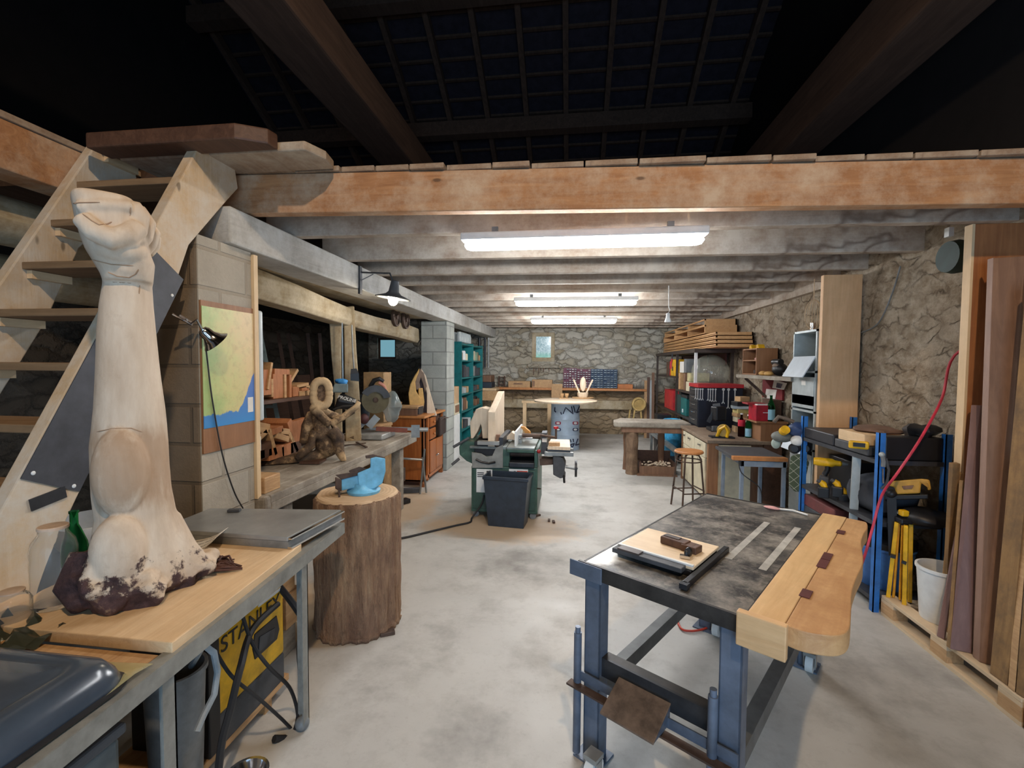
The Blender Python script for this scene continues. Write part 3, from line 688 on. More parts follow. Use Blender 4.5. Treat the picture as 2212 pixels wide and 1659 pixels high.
# bucket with hose, pan, cloth
def bucket(name, lab, c, r0, r1, h, mat, cat='bucket', rim=.008, parts=True):
    t = T(name, lab, cat, c)
    B().lathe([(r0*.96, 0), (r0, .006), (r1, h), (r1+rim, h), (r1+rim, h-.018), (r1+rim*.2, h-.02), (r1*.997, h-.0)] if False else [(.001, 0), (r0, 0), (r0+.003, .008), (r1, h-.02), (r1+rim, h-.018), (r1+rim, h), (r1-.004, h), (r0-.004, .012), (.001, .012)], c, 32).build('bucket_body', mat, t, smooth=True)
    return t
t = bucket('ash_bucket', 'tall grey bucket with a pale hose under the work table', (-1.42, 1.47, .10), .075, .095, .49, M['grey'])
B().tube([(-1.38, 1.50, .58), Px(440, 1392, -1.24), Px(462, 1410, -1.24), Px(470, 1450, -1.24), Px(463, 1500, -1.24), Px(440, 1545, -1.24), Px(425, 1580, -1.24)], .011, 8).build('hose', plain('pale_hose', (150,160,166), .5), t, smooth=True)
t = T('frying_pan', 'black pan with a bright rim lying under the work table beside the grey bucket', 'pan', (-1.36, 1.24, .10))
B().lathe([(.001, 0), (.08, 0), (.11, .1), (.125, .16), (.12, .16), (.10, .1), (.075, .008), (.001, .008)], (-1.36, 1.19, .10), 28).build('pan_body', M['black'], t, smooth=True)
B().lathe([(.12, .156), (.128, .158), (.128, .164), (.12, .166)], (-1.36, 1.19, .10), 28).build('pan_rim', M['chrome'], t, smooth=True)
t = T('tin_dish', 'small bright tin dish on the floor below the pale hose', 'dish', (-1.42, 1.5, .10))
B().lathe([(.001, 0), (.05, 0), (.075, .07), (.08, .07), (.082, .075), (.07, .075), (.048, .008), (.001, .008)], (-1.26, 1.62, .0), 24).build('dish_body', M['chrome'], t, smooth=True)
t = T('storage_tub', 'dark grey storage tub under the near end of the work table', 'tub', (-1.5, .95, .0))
B().box(-1.80, -1.19, .52, 1.06, .0, .70).build('tub_body', plain('slate_tub', (84,92,94), .6), t, bev=.015)
B().box(-1.81, -1.18, .51, 1.07, .70, .73).build('tub_lid', M['dkgrey'], t, bev=.008)

# pillar things: map, whiteboard, clip lamp
t = T('relief_map', 'coloured wall map on a brown backing board fixed to the near block pillar', 'map', (-1.95, 2.42, 1.2))
B().box(-1.956, -1.945, 2.225, 2.628, 1.21, 2.03).build('backing_board', M['brownply'], t)
nt = NT('map_print'); x = nt.xyz(); q = nt.noise(5, 6, .65); q2 = nt.noise(16, 6, .75); 
lc = nt.ramp(nt.math('ADD', nt.math('MULTIPLY', x[1], 1.0), nt.math('MULTIPLY', q, .5)), [(.05, (168,196,128)), (.22, (206,204,140)), (.4, (222,196,142)), (.6, (206,176,130))])
lc = nt.mix(nt.math('MULTIPLY', nt.ramp(q2, [(.5, W01(0)), (.75, W01(1))]), .5), lc, (160,134,96))
coast = nt.math('SUBTRACT', nt.math('ADD', nt.math('MULTIPLY', nt.math('SUBTRACT', x[1], .0), .55), nt.math('MULTIPLY', nt.math('SUBTRACT', q, .5), .22)), x[2])
co2 = nt.math('ADD', nt.math('MULTIPLY', nt.math('MAXIMUM', nt.math('SUBTRACT', x[1], .07), 0.0), 1.6), nt.math('ADD', .225, nt.math('MULTIPLY', nt.math('SUBTRACT', q, .5), .14)))
sea = nt.ramp(nt.math('SUBTRACT', co2, x[2]), [(0, W01(0)), (.006, W01(1))])
M_MAP = nt.out(nt.mix(sea, lc, nt.ramp(x[2], [(.1, (58,150,214)), (.3, (78,120,190))])), .45)
B().box(-1.945, -1.942, 2.228, 2.626, 1.345, 2.0).build('map_sheet', M_MAP, t)
B().box(-1.942, -1.9405, 2.565, 2.612, 1.40, 1.49).build('legend', M['paper'], t)
tag(B().box(-2.03, -1.955, 2.70, 2.74, 1.33, 2.03).build('whiteboard', plain('cool_white', (196,208,214), .35, 0, .05), bev=.014), 'narrow white board edge standing just behind the map pillar', 'board')
tag(B().box(-1.99, -1.955, 2.676, 2.70, 1.14, 1.235).build('white_socket', M['white'], bev=.004), 'small white socket box at the back edge of the map pillar below the whiteboard', 'socket')
t = T('clip_lamp', 'chrome reflector clip lamp fixed to the near pillar in front of the map', 'lamp', Px(430, 700, -1.9))
p = Px(437, 712, -1.89); q = Px(466, 738, -1.86); d = (q-p).normalized(); Mr = d.to_track_quat('Z', 'Y').to_matrix()
B().lathe([(.022, 0), (.03, .012), (.032, .04), (.05, .07), (.068, .085), (.07, .088), (.065, .085), (.046, .068), (.028, .04), (.001, .03)], p, 28, Mr).build('reflector', M['chrome'], t, smooth=True)
B().ell(p+d*.06, (.026,.026,.03)).build('bulb', M['paper'], t, smooth=True)
k0 = Px(372, 678, -1.95)
B().tube([k0, Px(395, 690, -1.93), Px(412, 700, -1.9), Px(425, 690, -1.9), p], .006, 6).bar(Px(385, 683, -1.95), Px(415, 700, -1.94), .012, .02).build('clamp_arm', M['chrome'], t, smooth=True)
cable([p+Vector((0,.01,-.03)), Px(447, 770, -1.93), Px(458, 860, -1.935), Px(480, 980, -1.935), Px(505, 1060, -1.935), Px(525, 1098, -1.93)], .004, 'thin black flex of the clip lamp trailing down over the map')
# ================================================================== LEFT: OLD BENCH, STUMP, CABINET
def view_plane(cx, cy):
    n = Vector((-cx, -cy, 0)).normalized(); u = Vector((-n.y, n.x, 0)); D = math.hypot(cx, cy)
    def q(px, py, dy=0):
        d = ray(px, py); k = (D+dy)/(-(d.x*n.x+d.y*n.y)); return Vector((0, 0, H))+d*k
    return q, u, n
# weathered bench
t = T('workbench', 'long old weathered wooden workbench along the left bay opening', 'workbench', (-2.3, 4, 0))
wb = B()
for x0, x1, zt in ((-2.0, -1.885, .86), (-2.25, -2.008, .855), (-2.5, -2.257, .857), (-2.75, -2.507, .85)):
    wb.box(x0, x1, 2.67+random.uniform(0, .03), 5.5+random.uniform(-.05, .03), zt-.055, zt)
wb.build('plank_top', M['benchgrey'], t, bev=.008)
B().prism([(-1.93, 2.66), (-1.885, 2.70), (-1.885, 5.48), (-1.93, 5.48)], .745, .815).build('front_rail', M['benchgrey'], t, bev=.01)
B().prism([(-2.75, .86), (-1.885, .86), (-1.885, .77), (-1.94, .72), (-2.1, .715), (-2.75, .72)], 2.635, 2.70, 'y').build('end_beam', M['benchgrey'], t, bev=.02)
for x, y in ((-2.0, 2.95), (-2.0, 5.12), (-2.65, 2.95), (-2.65, 5.12)):
    B().box(x-.05, x+.06, y-.055, y+.055, 0, .79).build('leg', M['benchgrey'], t, bev=.01)
B().box(-2.7, -2.0, 5.07, 5.13, .2, .28).build('stretcher', M['benchgrey'], t)
a = Pz(553, 1045, .86); b = Pz(604, 1045, .86)
B0 = B().box(-2.10, -1.935, 2.70, 2.86, .86, .965)
tag(B0.build('timber_block', M['tanoff'], bev=.006), 'pale sawn timber block on the near end of the old bench', 'block')
tag(B().box(-2.0, -1.965, 5.24, 5.3, .30, .46).build('hand_clamp', M['iron'], bev=.006), 'rusty clamp head on the far leg of the old bench', 'clamp')

# pile shelf with offcuts (upper) and heap on the bench (lower)
sz = Px(600, 857, -2.75).z
S(B().box(-2.95, -2.55, 3.35, 4.75, sz-.03, sz).build('offcut_shelf', M['darkwood']))
def off(px, py, w, h, X, dep, mat, rz=0, ry=0, lab=None, grp=None, z=None):
    p = Px(px, py, X); c = Vector((X-dep/2, p.y, p.z if z is None else z))
    o = B().cbox((0,0,0), (dep, w, h)).build('offcut', mat, bev=.003, org=(0,0,0))
    o.location = c; o.rotation_euler = (ry, 0, rz); return tag(o, lab, 'offcut', grp)
GU = 'offcuts on the upper shelf'
LUS = ['tall dark-faced reddish block at the left end of the shelf stack', 'narrow reddish block beside the map pillar on the offcut shelf', 'broad square reddish block in the middle of the shelf stack', 'pale upright edge strip right of the broad reddish block on the shelf', 'reddish upright strip at the right of the broad block on the shelf', 'thin tan strip upright before the broad reddish block on the shelf', 'low reddish block right of the upright strips on the shelf', 'low tan board lying at the bottom right of the shelf stack', 'thin reddish board lying aslant on the low tan board of the shelf', 'small tan stub leaning at the far right end of the shelf stack', 'long tan lath lying topmost at the right end of the shelf stack', 'long tan lath lying across the right half of the shelf stack']
rd, tn = M['redoff'], M['tanoff']
for LU, (px, py, w, h, dep, mt, tilt) in zip(LUS, ((578, 826, .10, .22, .3, rd, 0), (566, 838, .05, .16, .3, rd, 0), (601, 834, .14, .22, .34, rd, 0), (617, 834, .035, .22, .34, tn, 0), (628, 835, .035, .22, .34, rd, 0),
        (589, 838, .03, .16, .33, tn, 0), (640, 846, .10, .09, .3, rd, 0), (652, 850, .11, .05, .3, tn, 0), (660, 841, .12, .035, .3, rd, .1), (668, 848, .06, .05, .3, tn, .2), (672, 836, .16, .03, .3, tn, -.05), (655, 832, .2, .03, .3, tn, .08))):
    off(px, py, w, h, -2.6, dep, mt, 0, tilt, LU, GU)
off(584, 812, .028, .24, -2.585, .3, tn, 0, -.25, 'narrow pale stick standing aslant in front of the reddish offcuts on the shelf', GU)
off(610, 803, .22, .05, -2.6, .3, rd, 0, -.04, 'long flat reddish offcut lying on top of the shelf stack', GU)
off(635, 814, .2, .03, -2.62, .3, tn, 0, .75, 'pale board leaning steeply at the right of the shelf stack', GU)
GL = 'offcuts heaped on the old bench'
LLS = ['short tan offcut topmost at the left of the heap on the old bench', 'tan board sloping down to the left in the heap on the old bench', 'long tan board leaning steeply in the left half of the bench heap', 'tan board lying tilted in the middle of the bench heap', 'long tan board leaning steeply at the right of the bench heap', 'reddish offcut standing aslant at the top right of the bench heap', 'thin reddish offcut lying flat in the top middle of the bench heap', 'short tan offcut lying tilted beside the flat reddish one in the bench heap', 'dark block at the bottom left of the bench heap', 'reddish block second from the left at the bottom of the bench heap', 'reddish block third from the left at the bottom of the bench heap', 'dark block at the bottom right of the bench heap behind the seated figure', 'brown block nearest the map pillar at the bottom of the bench heap', 'large flat reddish board standing behind the bench heap']
for LL, (px, py, w, h, dep, mt, tilt) in zip(LLS, ((572, 925, .13, .08, .3, tn, -.25), (560, 948, .22, .045, .3, tn, .45), (590, 955, .04, .24, .3, tn, .35), (612, 945, .18, .05, .25, tn, -.35), (635, 955, .04, .22, .3, tn, .55),
        (631, 925, .07, .16, .3, rd, .5), (600, 930, .15, .05, .3, rd, .1), (618, 932, .12, .05, .3, tn, -.2), (570, 975, .2, .12, .3, M['darkwood'], .1), (598, 978, .2, .1, .3, rd, 0), (622, 972, .16, .1, .3, rd, .15), (640, 968, .16, .12, .3, M['darkwood'], 0), (556, 985, .18, .07, .28, M['walnut'], 0), (650, 930, .26, .2, .06, rd, .05))):
    off(px, py, w, h, -2.42, dep, mt, 0, tilt, LL, GL)
# things standing in the dark bay
t = T('painted_frame', 'pale blue painted wooden frame leaning in the dark bay behind the map pillar', 'frame', (-3.2, 4.4, 0))
pb = plain('pale_blue_paint', (124,146,150), .6); q, u, n = view_plane(-3.1, 4.3)
for (a, b) in (((556, 690), (600, 905)), ((545, 700), (572, 905))): B().bar(q(*a), q(*b), .05, .04).build('stile', pb, t)
for y in (760, 833, 878): B().bar(q(548+(y-690)*.14, y), q(558+(y-690)*.2, y), .05, .03).build('rail', pb, t)
B().bar(q(600, 905), q(607, 1010), .05, .04).build('stile', pb, t)
for i, (x0, x1) in enumerate(((601, 640), (622, 664), (664, 690), (690, 705))):
    q, u, n = view_plane(-3.5, 5.2)
    tag(B().bar(q(x0, 720), q(x1, 960), .07, .04).build('leaning_board', M['darkwood']), ['dark board leaning in the bay just right of the pale blue frame', 'second dark board leaning in the bay, right of the first', 'third dark board leaning in the bay above the shelf stack', 'fourth dark board leaning in the bay beside the old post'][i], 'board')
tag(B().box(-4.6, -4.5, 6.3, 7.6, 0, 1.5).build('dark_board', M['darkwood']), 'dark brown wooden panel standing against the bay behind the mitre saw', 'panel')
# old post pair holding the lintel
q, u, n = view_plane(-2.46, 4.75)
def slab(name, pts, th, mat, lab, cat, bev=.008):
    return tag(slab_mb(pts, th).build(name, mat, bev=bev), lab, cat)
def slab_mb(pts, th):
    P = [q(a, b) for a, b in pts]; b = B(); k = len(P)
    return b.add([p+n*th/2 for p in P]+[p-n*th/2 for p in P], [tuple(range(k)), tuple(range(2*k-1, k-1, -1))]+[(i, (i+1)%k, k+(i+1)%k, k+i) for i in range(k)])
pz = q(725, 1010).z
S(slab_mb([(710, 668), (738, 664), (737, 760), (738, 830), (742, 1040), (728, 1040), (722, 830), (716, 770)], .16).build('old_post', M['oldpost'], bev=.012))
S(slab_mb([(742, 664), (765, 662), (770, 760), (778, 870), (784, 1040), (748, 1040), (745, 860)], .10).build('old_post', M['oldpost'], bev=.012))
q, u, n = view_plane(-2.33, 4.6)
t = T('hanging_brush', 'long handled dark brush hanging on the old post', 'brush', q(766, 800))
B().tube([q(760, 702), q(762, 760), q(765, 800)], .008, 6).build('handle', M['paintgrey'], t)
B().loft([[q(a, b, d) for a, b, d in ((758, 797, -.02), (770, 796, -.02), (770, 796, .02), (758, 797, .02))], [q(a, b, d) for a, b, d in ((757, 808, -.03), (775, 806, -.03), (775, 806, .03), (757, 808, .03))], [q(a, b, d) for a, b, d in ((757, 822, -.03), (776, 824, -.03), (776, 824, .03), (757, 822, .03))]]).build('bristles', M['black'], t)
tag(B().bar(q(739, 690), q(741, 830), .012, .012).build('metal_rod', M['galv']), 'thin metal rod fixed in the gap of the old post pair', 'rod')
# belt pulleys on the lintel
for i, (px, py) in enumerate(((855, 685), (876, 691))):
    p = Px(px, py, -2.36); R_ = Matrix.Rotation(PI/2, 3, 'Y')
    t = T('pulley_wheel', ['iron spoked pulley wheel on the bay lintel, the left one', 'iron spoked pulley wheel on the bay lintel, nearer the block pillar'][i], 'wheel', p)
    B().lathe([(.105, -.02), (.125, -.02), (.13, 0), (.125, .02), (.105, .02), (.10, 0)], p, 26, R_).build('rim', M['iron'], t, smooth=True)
    B().cyl(p+Vector((-.03,0,0)), p+Vector((.03,0,0)), .028).build('hub', M['iron'], t)
    for k in range(4):
        a = k*PI/2+.4; B().bar(p, p+Vector((0, math.cos(a), math.sin(a)))*.11, .012, .03).build('spoke', M['iron'], t)
# enamel pendant on its bracket
q, u, n = view_plane(-1.72, 4.25)
t = T('bracket_lamp', 'lit white enamel lamp on an iron bracket from the grey loft beam', 'lamp', q(848, 640))
B().box(-1.925, -1.905, 4.0, 4.045, 2.33, 2.58).build('bracket_plate', M['darksteel'], t)
e = q(842, 590); c0 = q(848, 606)
B().tube([(-1.91, 4.02, 2.525), (e+Vector((-.06,0,.0))), e, c0], .008, 6).bar((-1.91, 4.02, 2.45), (-1.82, 4.09, 2.52), .008, .008).build('bracket_arm', M['darksteel'], t, smooth=True)
tip = Matrix.Rotation(.13, 3, 'Y'); c = q(849, 644)
B().lathe([(.028, .165), (.036, .16), (.05, .06), (.075, .035), (.165, .004), (.167, -.002), (.16, -.002), (.07, .026), (.04, .05), (.001, .06)], c, 32, tip).build('lamp_shade', M['dkgrey'], t, smooth=True)
B().lathe([(.158, -.001), (.07, .023), (.07, .021), (.15, -.004)], c, 32, tip).build('reflector', plain('enamel_white', (240,240,236), .3, 0, .02), t, smooth=True)
B().ell(c+Vector((0,0,-.022)), (.045,.045,.05), 18, 12).build('bulb', emit('bulb_light', (255,240,215), 130.0), t, smooth=True)

# stump with vice
def wob(tt, z):
    rg = mnoise.noise(Vector((math.cos(tt)*11, math.sin(tt)*11, z*1.8))); fn = mnoise.noise(Vector((math.cos(tt)*26, math.sin(tt)*26, z*7)))
    return 1+.06*mnoise.noise(Vector((math.cos(tt)*2.2, math.sin(tt)*2.2, z*.5)))+(.085*rg-.03*abs(fn) if z < .845 else .0)+.03*(.5-z)
st = T('tree_stump', 'thick upright bark-covered log carrying the blue vice in front of the old bench', 'log', (-1.38, 2.83, 0))
nt = NT('stump_bark'); x = nt.xyz(); r = nt.noise(3, 7, .72, nt.map((5, 5, .8))); r2 = nt.noise(9, 6, .75, nt.map((3, 3, .8)))
c = nt.ramp(r, [(.3, (132,98,76)), (.5, (180,142,110)), (.7, (214,180,144))]); c = nt.mix(nt.math('MULTIPLY', nt.ramp(nt.noise(2.2, 4, .6), [(.45, W01(0)), (.6, W01(1))]), .45), c, (120,88,76)); c = nt.mix(nt.math('MULTIPLY', nt.ramp(r2, [(.55, W01(0)), (.75, W01(1))]), .7), c, (74,54,44))
nt.bump(nt.math('ADD', r, r2), .95, .05); M_SB = nt.out(c, .9)
B().lathe([(.262, 0), (.27, .03)]+[(.262, z/48*.84) for z in range(2, 48)]+[(.262, .84), (.25, .858)], (-1.38, 2.83, 0), 170, None, wob).build('bark', M_SB, st, smooth='all')
nt = NT('log_end'); x = nt.xyz(); d = nt.math('SQRT', nt.math('ADD', nt.math('POWER', x[0], 2), nt.math('POWER', x[1], 2))); wv = nt.math('SINE', nt.math('ADD', nt.math('MULTIPLY', d, 260), nt.math('MULTIPLY', nt.noise(4, 3), 6)))
nt.out(nt.mix(nt.math('MULTIPLY', nt.math('ADD', wv, 1), .15), nt.ramp(nt.noise(5, 5), [(.3, (190,156,118)), (.7, (216,186,150))]), (150,116,84)), .8)
B().lathe([(.255, .852), (.245, .866), (.20, .868)], (-1.38, 2.83, 0), 64, None, wob).build('sawn_top', nt.m, st, smooth=True)
tag(B().cbox((-1.13, 2.72, .012), (.09, .05, .024), .5).build('bark_flake', M['iron'], bev=.004), 'little dark flake lying at the foot of the upright log', 'chip')
t = T('bench_vice', 'light blue engineer vice standing on the upright log', 'vice', (-1.33, 2.86, .868))
q, u, n = view_plane(-1.32, 2.82)
def V(px, py, d=0): return q(px, py, d)
vb = B().lathe([(.10, 0), (.105, .02), (.09, .03), (.075, .045), (.07, .07)], V(786, 1064)+Vector((0,0,-.0)), 24)
vb.build('swivel_base', M['ltblue'], t, smooth=True, bev=0)
def solid(pts, d0, d1, mat, name, bev=.006):
    P0 = [V(a, b, d0) for a, b in pts]; P1 = [V(a, b, d1) for a, b in pts]; k = len(pts)
    return B().add(P0+P1, [tuple(range(k)), tuple(range(2*k-1, k-1, -1))]+[(i, (i+1)%k, k+(i+1)%k, k+i) for i in range(k)]).build(name, mat, t, bev=bev)
solid([(772, 1022), (800, 1010), (800, 990), (812, 987), (832, 990), (833, 1018), (826, 1044), (808, 1056), (784, 1058), (774, 1046)], -.07, .07, M['ltblue'], 'body')
solid([(735, 1036), (790, 1022), (792, 1048), (738, 1060)], -.045, .045, M['ltblue'], 'sliding_jaw')
solid([(724, 1030), (738, 1036), (738, 1062), (724, 1056)], -.06, .06, M['iron'], 'front_jaw')
solid([(724, 1026), (772, 1018), (776, 1026), (738, 1036)], -.055, .055, M['iron'], 'front_jaw_plate', .003)
solid([(754, 1016), (776, 1008), (801, 1014), (798, 1022), (776, 1026), (754, 1020)], -.05, .05, M['iron'], 'rear_jaw_plate', .003)
solid([(789, 984), (806, 981), (832, 988), (832, 996), (806, 990), (790, 990)], -.06, .06, M['iron'], 'anvil', .003)
B().tube([V(732, 1056, -.07), V(733, 1074, -.075)], .007, 8).build('handle_bar', M['iron'], t)

# seated bark figure on the bench: one continuous body
q, u, n = view_plane(-2.22, 3.72); fig = B(); SM2 = Matrix((u, n, Vector((0,0,1)))).transposed()
def limb(pts, rs): fig.tube([q(*p) for p in pts], rs, 12)
limb([(681, 884, 0), (690, 905, 0), (700, 935, -.02), (708, 962, -.02)], [.045, .06, .075, .085])
fig.ell(q(708, 960, -.01), (.105, .11, .11), M=SM2)
limb([(683, 878, 0), (690, 865, 0)], [.035, .04])
fig.ell(q(683, 882, 0), (.055, .05, .045), M=SM2)
limb([(680, 886, -.03), (698, 903, -.07), (714, 916, -.09)], [.04, .036, .034]); limb([(714, 916, -.09), (742, 900, -.08), (770, 879, -.06), (776, 868, -.05)], [.034, .03, .026, .02])
limb([(690, 884, .02), (712, 895, .04), (738, 902, .05), (765, 888, .06)], [.04, .036, .032, .022])
limb([(716, 930, -.08), (730, 945, -.11), (733, 975, -.13), (742, 998, -.14)], [.06, .056, .042, .028])
limb([(700, 950, -.02), (676, 938, -.08), (672, 962, -.10), (655, 978, -.12), (640, 990, -.12)], [.055, .042, .04, .036, .028])
limb([(705, 975, 0), (680, 985, -.03), (640, 992, -.05), (590, 1005, -.05), (556, 1012, -.04)], [.06, .05, .055, .05, .045])
limb([(672, 890, .03), (664, 920, .04), (657, 958, .03)], [.03, .05, .04])
for k in range(22):
    a = 2*PI*k/22
    fig.ell(q(694+17*math.copysign(abs(math.cos(a))**.75, math.cos(a)), 850+27*math.copysign(abs(math.sin(a))**.75, math.sin(a)), 0), .036, 10, 7)
fig.ell(q(694, 850, .04), (.07, .02, .1), M=SM2)
nt = NT('barked_figure'); r = nt.noise(7, 7, .7); c = nt.ramp(r, [(.36, (52,40,32)), (.5, (96,76,56)), (.6, (176,146,108)), (.72, (206,178,138))]); x = nt.xyz()
c = nt.mix(nt.math('MULTIPLY', nt.ramp(nt.math('ADD', x[2], nt.math('MULTIPLY', r, .1)), [(.44, W01(0)), (.52, W01(1))]), .85), c, (206,178,138)); nt.bump(r, .6, .02)
bz = .865
for p in fig.v: p.z = max(p.z, bz)
f = fig.build('figure_sculpture', nt.out(c, .8), vox=.007, sm=2, smooth='all', org=(q(700, 960).x, q(700, 960).y, bz))
tag(f, 'seated branch-and-bark figure carving with an oval hollow head on the old bench', 'sculpture')
fp = B(); fp.ell(q(694, 850, .025), (.062, .012, .092), 20, 10, M=SM2)
fp.build('hollow_face', plain('dark_bark', (108,88,70), .95, 0, .5, 40, .8), f, smooth=True)
tag(B().bar(Pz(655, 996, .87), Pz(698, 996, .87), .16, .018).build('dark_board', M['darkwood']), 'small dark board lying in front of the seated figure', 'board')

# mitre saw and clutter on the far end of the bench
t = T('mitre_saw', 'mitre saw with a big round blade standing on the far end of the old bench', 'saw', (-2.2, 5.0, .86))
q, u, n = view_plane(-2.17, 4.95); c = q(811, 864, -.02); Md = (-Vector((c.x, c.y, 0)).normalized()*1.0+Vector((.25, 0, 0))).to_track_quat('Z', 'Y').to_matrix()
B().lathe([(.001, -.002), (.15, -.002), (.152, 0), (.15, .002), (.001, .003)], c, 48, Md).build('blade', plain('blade_steel', (112,104,82), .35, .7, .2, 6), t, smooth=True)
B().lathe([(.03, 0), (.03, .012), (.022, .016), (.001, .016)], c, 20, Md).build('arbor', M['iron'], t, smooth=True)
gd = []
for i in range(13):
    a = PI*(.06+.78*i/12)
    o1 = u*math.cos(a)*.165+Vector((0,0,1))*math.sin(a)*.165; o0 = o1*.55
    gd.append([c+n*.03+o0, c+n*.03+o1, c-n*.05+o1, c-n*.05+o0])
B().loft(gd).build('blade_guard', M['dkgrey'], t, smooth=True)
B().tube([q(800, 835, 0), q(808, 822, -.03), q(820, 818, -.05), q(829, 824, -.05)], [.025, .026, .024, .018], 10).build('handle', M['black'], t, smooth=True)
B().tube([q(818, 826, -.02), q(828, 832, -.02), q(834, 842, -.02)], [.018, .02, .014], 10).build('trigger', plain('salmon', (196,128,104), .5), t, smooth=True)
B().tube([q(784, 852, .1), q(790, 880, .1), q(786, 915, .1)], [.05, .06, .05], 10).build('motor_housing', M['dkgrey'], t, smooth=True)
B().bar(q(773, 905, .1), q(812, 832, .1), .03, .05).build('arm', M['steel'], t)
B().box(-2.48, -2.05, 4.82, 5.2, .86, .92).build('base', plain('cast_aluminium', (178,180,178), .4, .5), t, bev=.01)
for s, a in (((770, 925), (790, 905)), ((796, 922), (815, 900))): B().bar(q(s[0], s[1], .02), q(a[0], a[1], .02), .02, .08).build('fence', M['galv'], t)
B().ell(q(787, 905, -.02), (.05, .05, .06), 12, 8).build('dust_boot', plain('maroon', (66,30,34), .6), t, smooth=True)
nt = NT('clear_bag'); nt.out((150,162,160), .2); nt.b.inputs['Alpha'].default_value = .55
tag(B().ell(q(846, 878, .25), (.12, .1, .17), 16, 10, bump=.35, seed=4).build('plastic_bag', nt.m, smooth=True), 'clear plastic bag standing behind the mitre saw blade', 'bag')
wq = q(812, 832, .55); tag(B().box(wq.x-.14, wq.x+.12, wq.y-.05, wq.y+.2, 0, wq.z+.16).build('wooden_box', plain('plybox', (176,140,96), .7), bev=.006), 'tall pale box standing on the bay floor behind the mitre saw', 'box')
t = T('basket', 'grey net basket with a blue cloth on top hung on the old post', 'basket', q(743, 835, -.3))
q, u, n = view_plane(-2.25, 4.42)
B().loft([[q(a, b, d) for a, b, d in ((716, 848, -.08), (752, 848, -.08), (752, 848, .08), (716, 848, .08))], [q(a, b, d) for a, b, d in ((722, 829, -.06), (752, 829, -.06), (752, 829, .06), (722, 829, .06))]]).build('net', plain('net_grey', (96,112,116), .7), t, bev=.01)
B().ell(q(739, 824, 0), (.07, .05, .03), 14, 8, bump=.5).build('blue_cloth', plain('bright_blue', (52,132,196), .7), t, smooth=True)
t = T('tool_bag', 'black tool bag with pale lettering lying behind the seated figure', 'bag', q(750, 870))
bg = B(); bg.loft([[q(a, b, d) for a, b, d in ((722, 882, -.06), (760, 886, -.06), (760, 886, .12), (722, 882, .12))], [q(a, b, d) for a, b, d in ((728, 862, -.09), (768, 870, -.09), (768, 870, .12), (728, 862, .12))], [q(a, b, d) for a, b, d in ((737, 848, -.03), (770, 862, -.03), (770, 862, .1), (737, 848, .1))]]); bg.build('bag_body', M['black'], t, bev=.02)
p = q(750, 862, -.105); rt3 = Matrix((u, Vector((0,0,1)), n)).transposed().to_4x4()
text('PROLINE', .045, M['white'], t, Matrix.Translation(p) @ rt3 @ Matrix.Rotation(-.3, 4, 'Z') @ Matrix.Rotation(0, 4, 'X'))
B().tube([q(720, 885, -.1), q(740, 878, -.12), q(765, 876, -.1), q(776, 866, -.05)], .012, 8).build('strap', M['rubber'], t, smooth=True)
tag(B().tube([Pz(690, 946, .895), Pz(765, 944, .895)], .035, 10).build('short_log', plain('log_bark', (98,80,60), .9, 0, .3, 14, .5), smooth=True), 'short barked branch lying on the bench behind the seated figure', 'branch')
tag(B().bar(Pz(735, 963, .868), Pz(790, 957, .868), .012, .01).bar(Pz(770, 955, .87), Pz(792, 966, .87), .02, .012).build('spanner', M['iron']), 'rusty hand tool lying on the old bench right of the seated figure', 'tool')
t = T('paper_wrap', 'crumpled grey and navy cloth lying under the mitre saw base', 'cloth', Pz(790, 940, .86))
B().ell(Pz(785, 941, .885), (.16, .09, .025), 16, 8, bump=.6, seed=2).build('cloth_body', M['navy'], t, smooth=True)
B().ell(Pz(793, 930, .90), (.10, .06, .025), 16, 8, bump=.6, seed=5).build('grey_fold', M['greymetal'], t, smooth=True)
t = T('sash_clamp', 'long red sash clamp lying across the far end of the old bench', 'clamp', (-2.0, 5.3, .87))
q, u, n = view_plane(-1.95, 5.15)
B().bar(q(800, 925), q(925, 927), .03, .035).build('clamp_bar', M['steel'], t)
B().bar(q(812, 926, -.03), q(880, 930, -.03), .025, .05).build('red_bar', plain('dull_red', (122,66,50), .6), t)
for px in (893, 902): B().bar(q(px, 918), q(px, 945), .02, .05).build('clamp_jaw', M['steel'], t)
B().tube([q(906, 928), q(924, 928)], .026, 12).build('clamp_screw', M['galv'], t, smooth=True)
tag(B().bar(q(795, 921, .02), q(845, 914, .1), .12, .03).build('wood_strip', M['tanoff'], bev=.004), 'pale wood strip lying over the red sash clamp', 'strip')

# varnished cabinet
CX0, CX1, CY0, CY1, CZ = -2.62, -2.0, 6.08, 7.06, .985
t = T('cabinet', 'orange varnished wooden cabinet beside the far block pillar', 'cabinet', (-2.3, 6.55, 0))
OR = M['orange']
cb = B().box(CX0, CX1, CY0, CY0+.025, .08, CZ-.03).box(CX0, CX0+.02, CY0, CY1, .08, CZ-.03).box(CX0, CX1, CY1-.025, CY1, .08, CZ-.03).box(CX0, CX1-.02, CY0, CY1, .08, .11)
cb.box(CX1-.03, CX1, CY0, CY0+.05, .05, CZ-.03).box(CX1-.03, CX1, CY0+.20, CY0+.26, .05, CZ-.03).box(CX1-.03, CX1, CY1-.05, CY1, .05, CZ-.03).box(CX1-.03, CX1, CY0, CY1, .08, .13)
cb.build('carcass', OR, t, bev=.004)
B().box(CX0+.02, CX1-.04, CY0+.03, CY1-.03, .12, CZ-.05).build('inner_back', M['darkwood'], t)
B().box(CX0-.02, CX1+.03, CY0-.03, CY1+.03, CZ-.03, CZ).build('worktop', M['honey'], t, bev=.008)
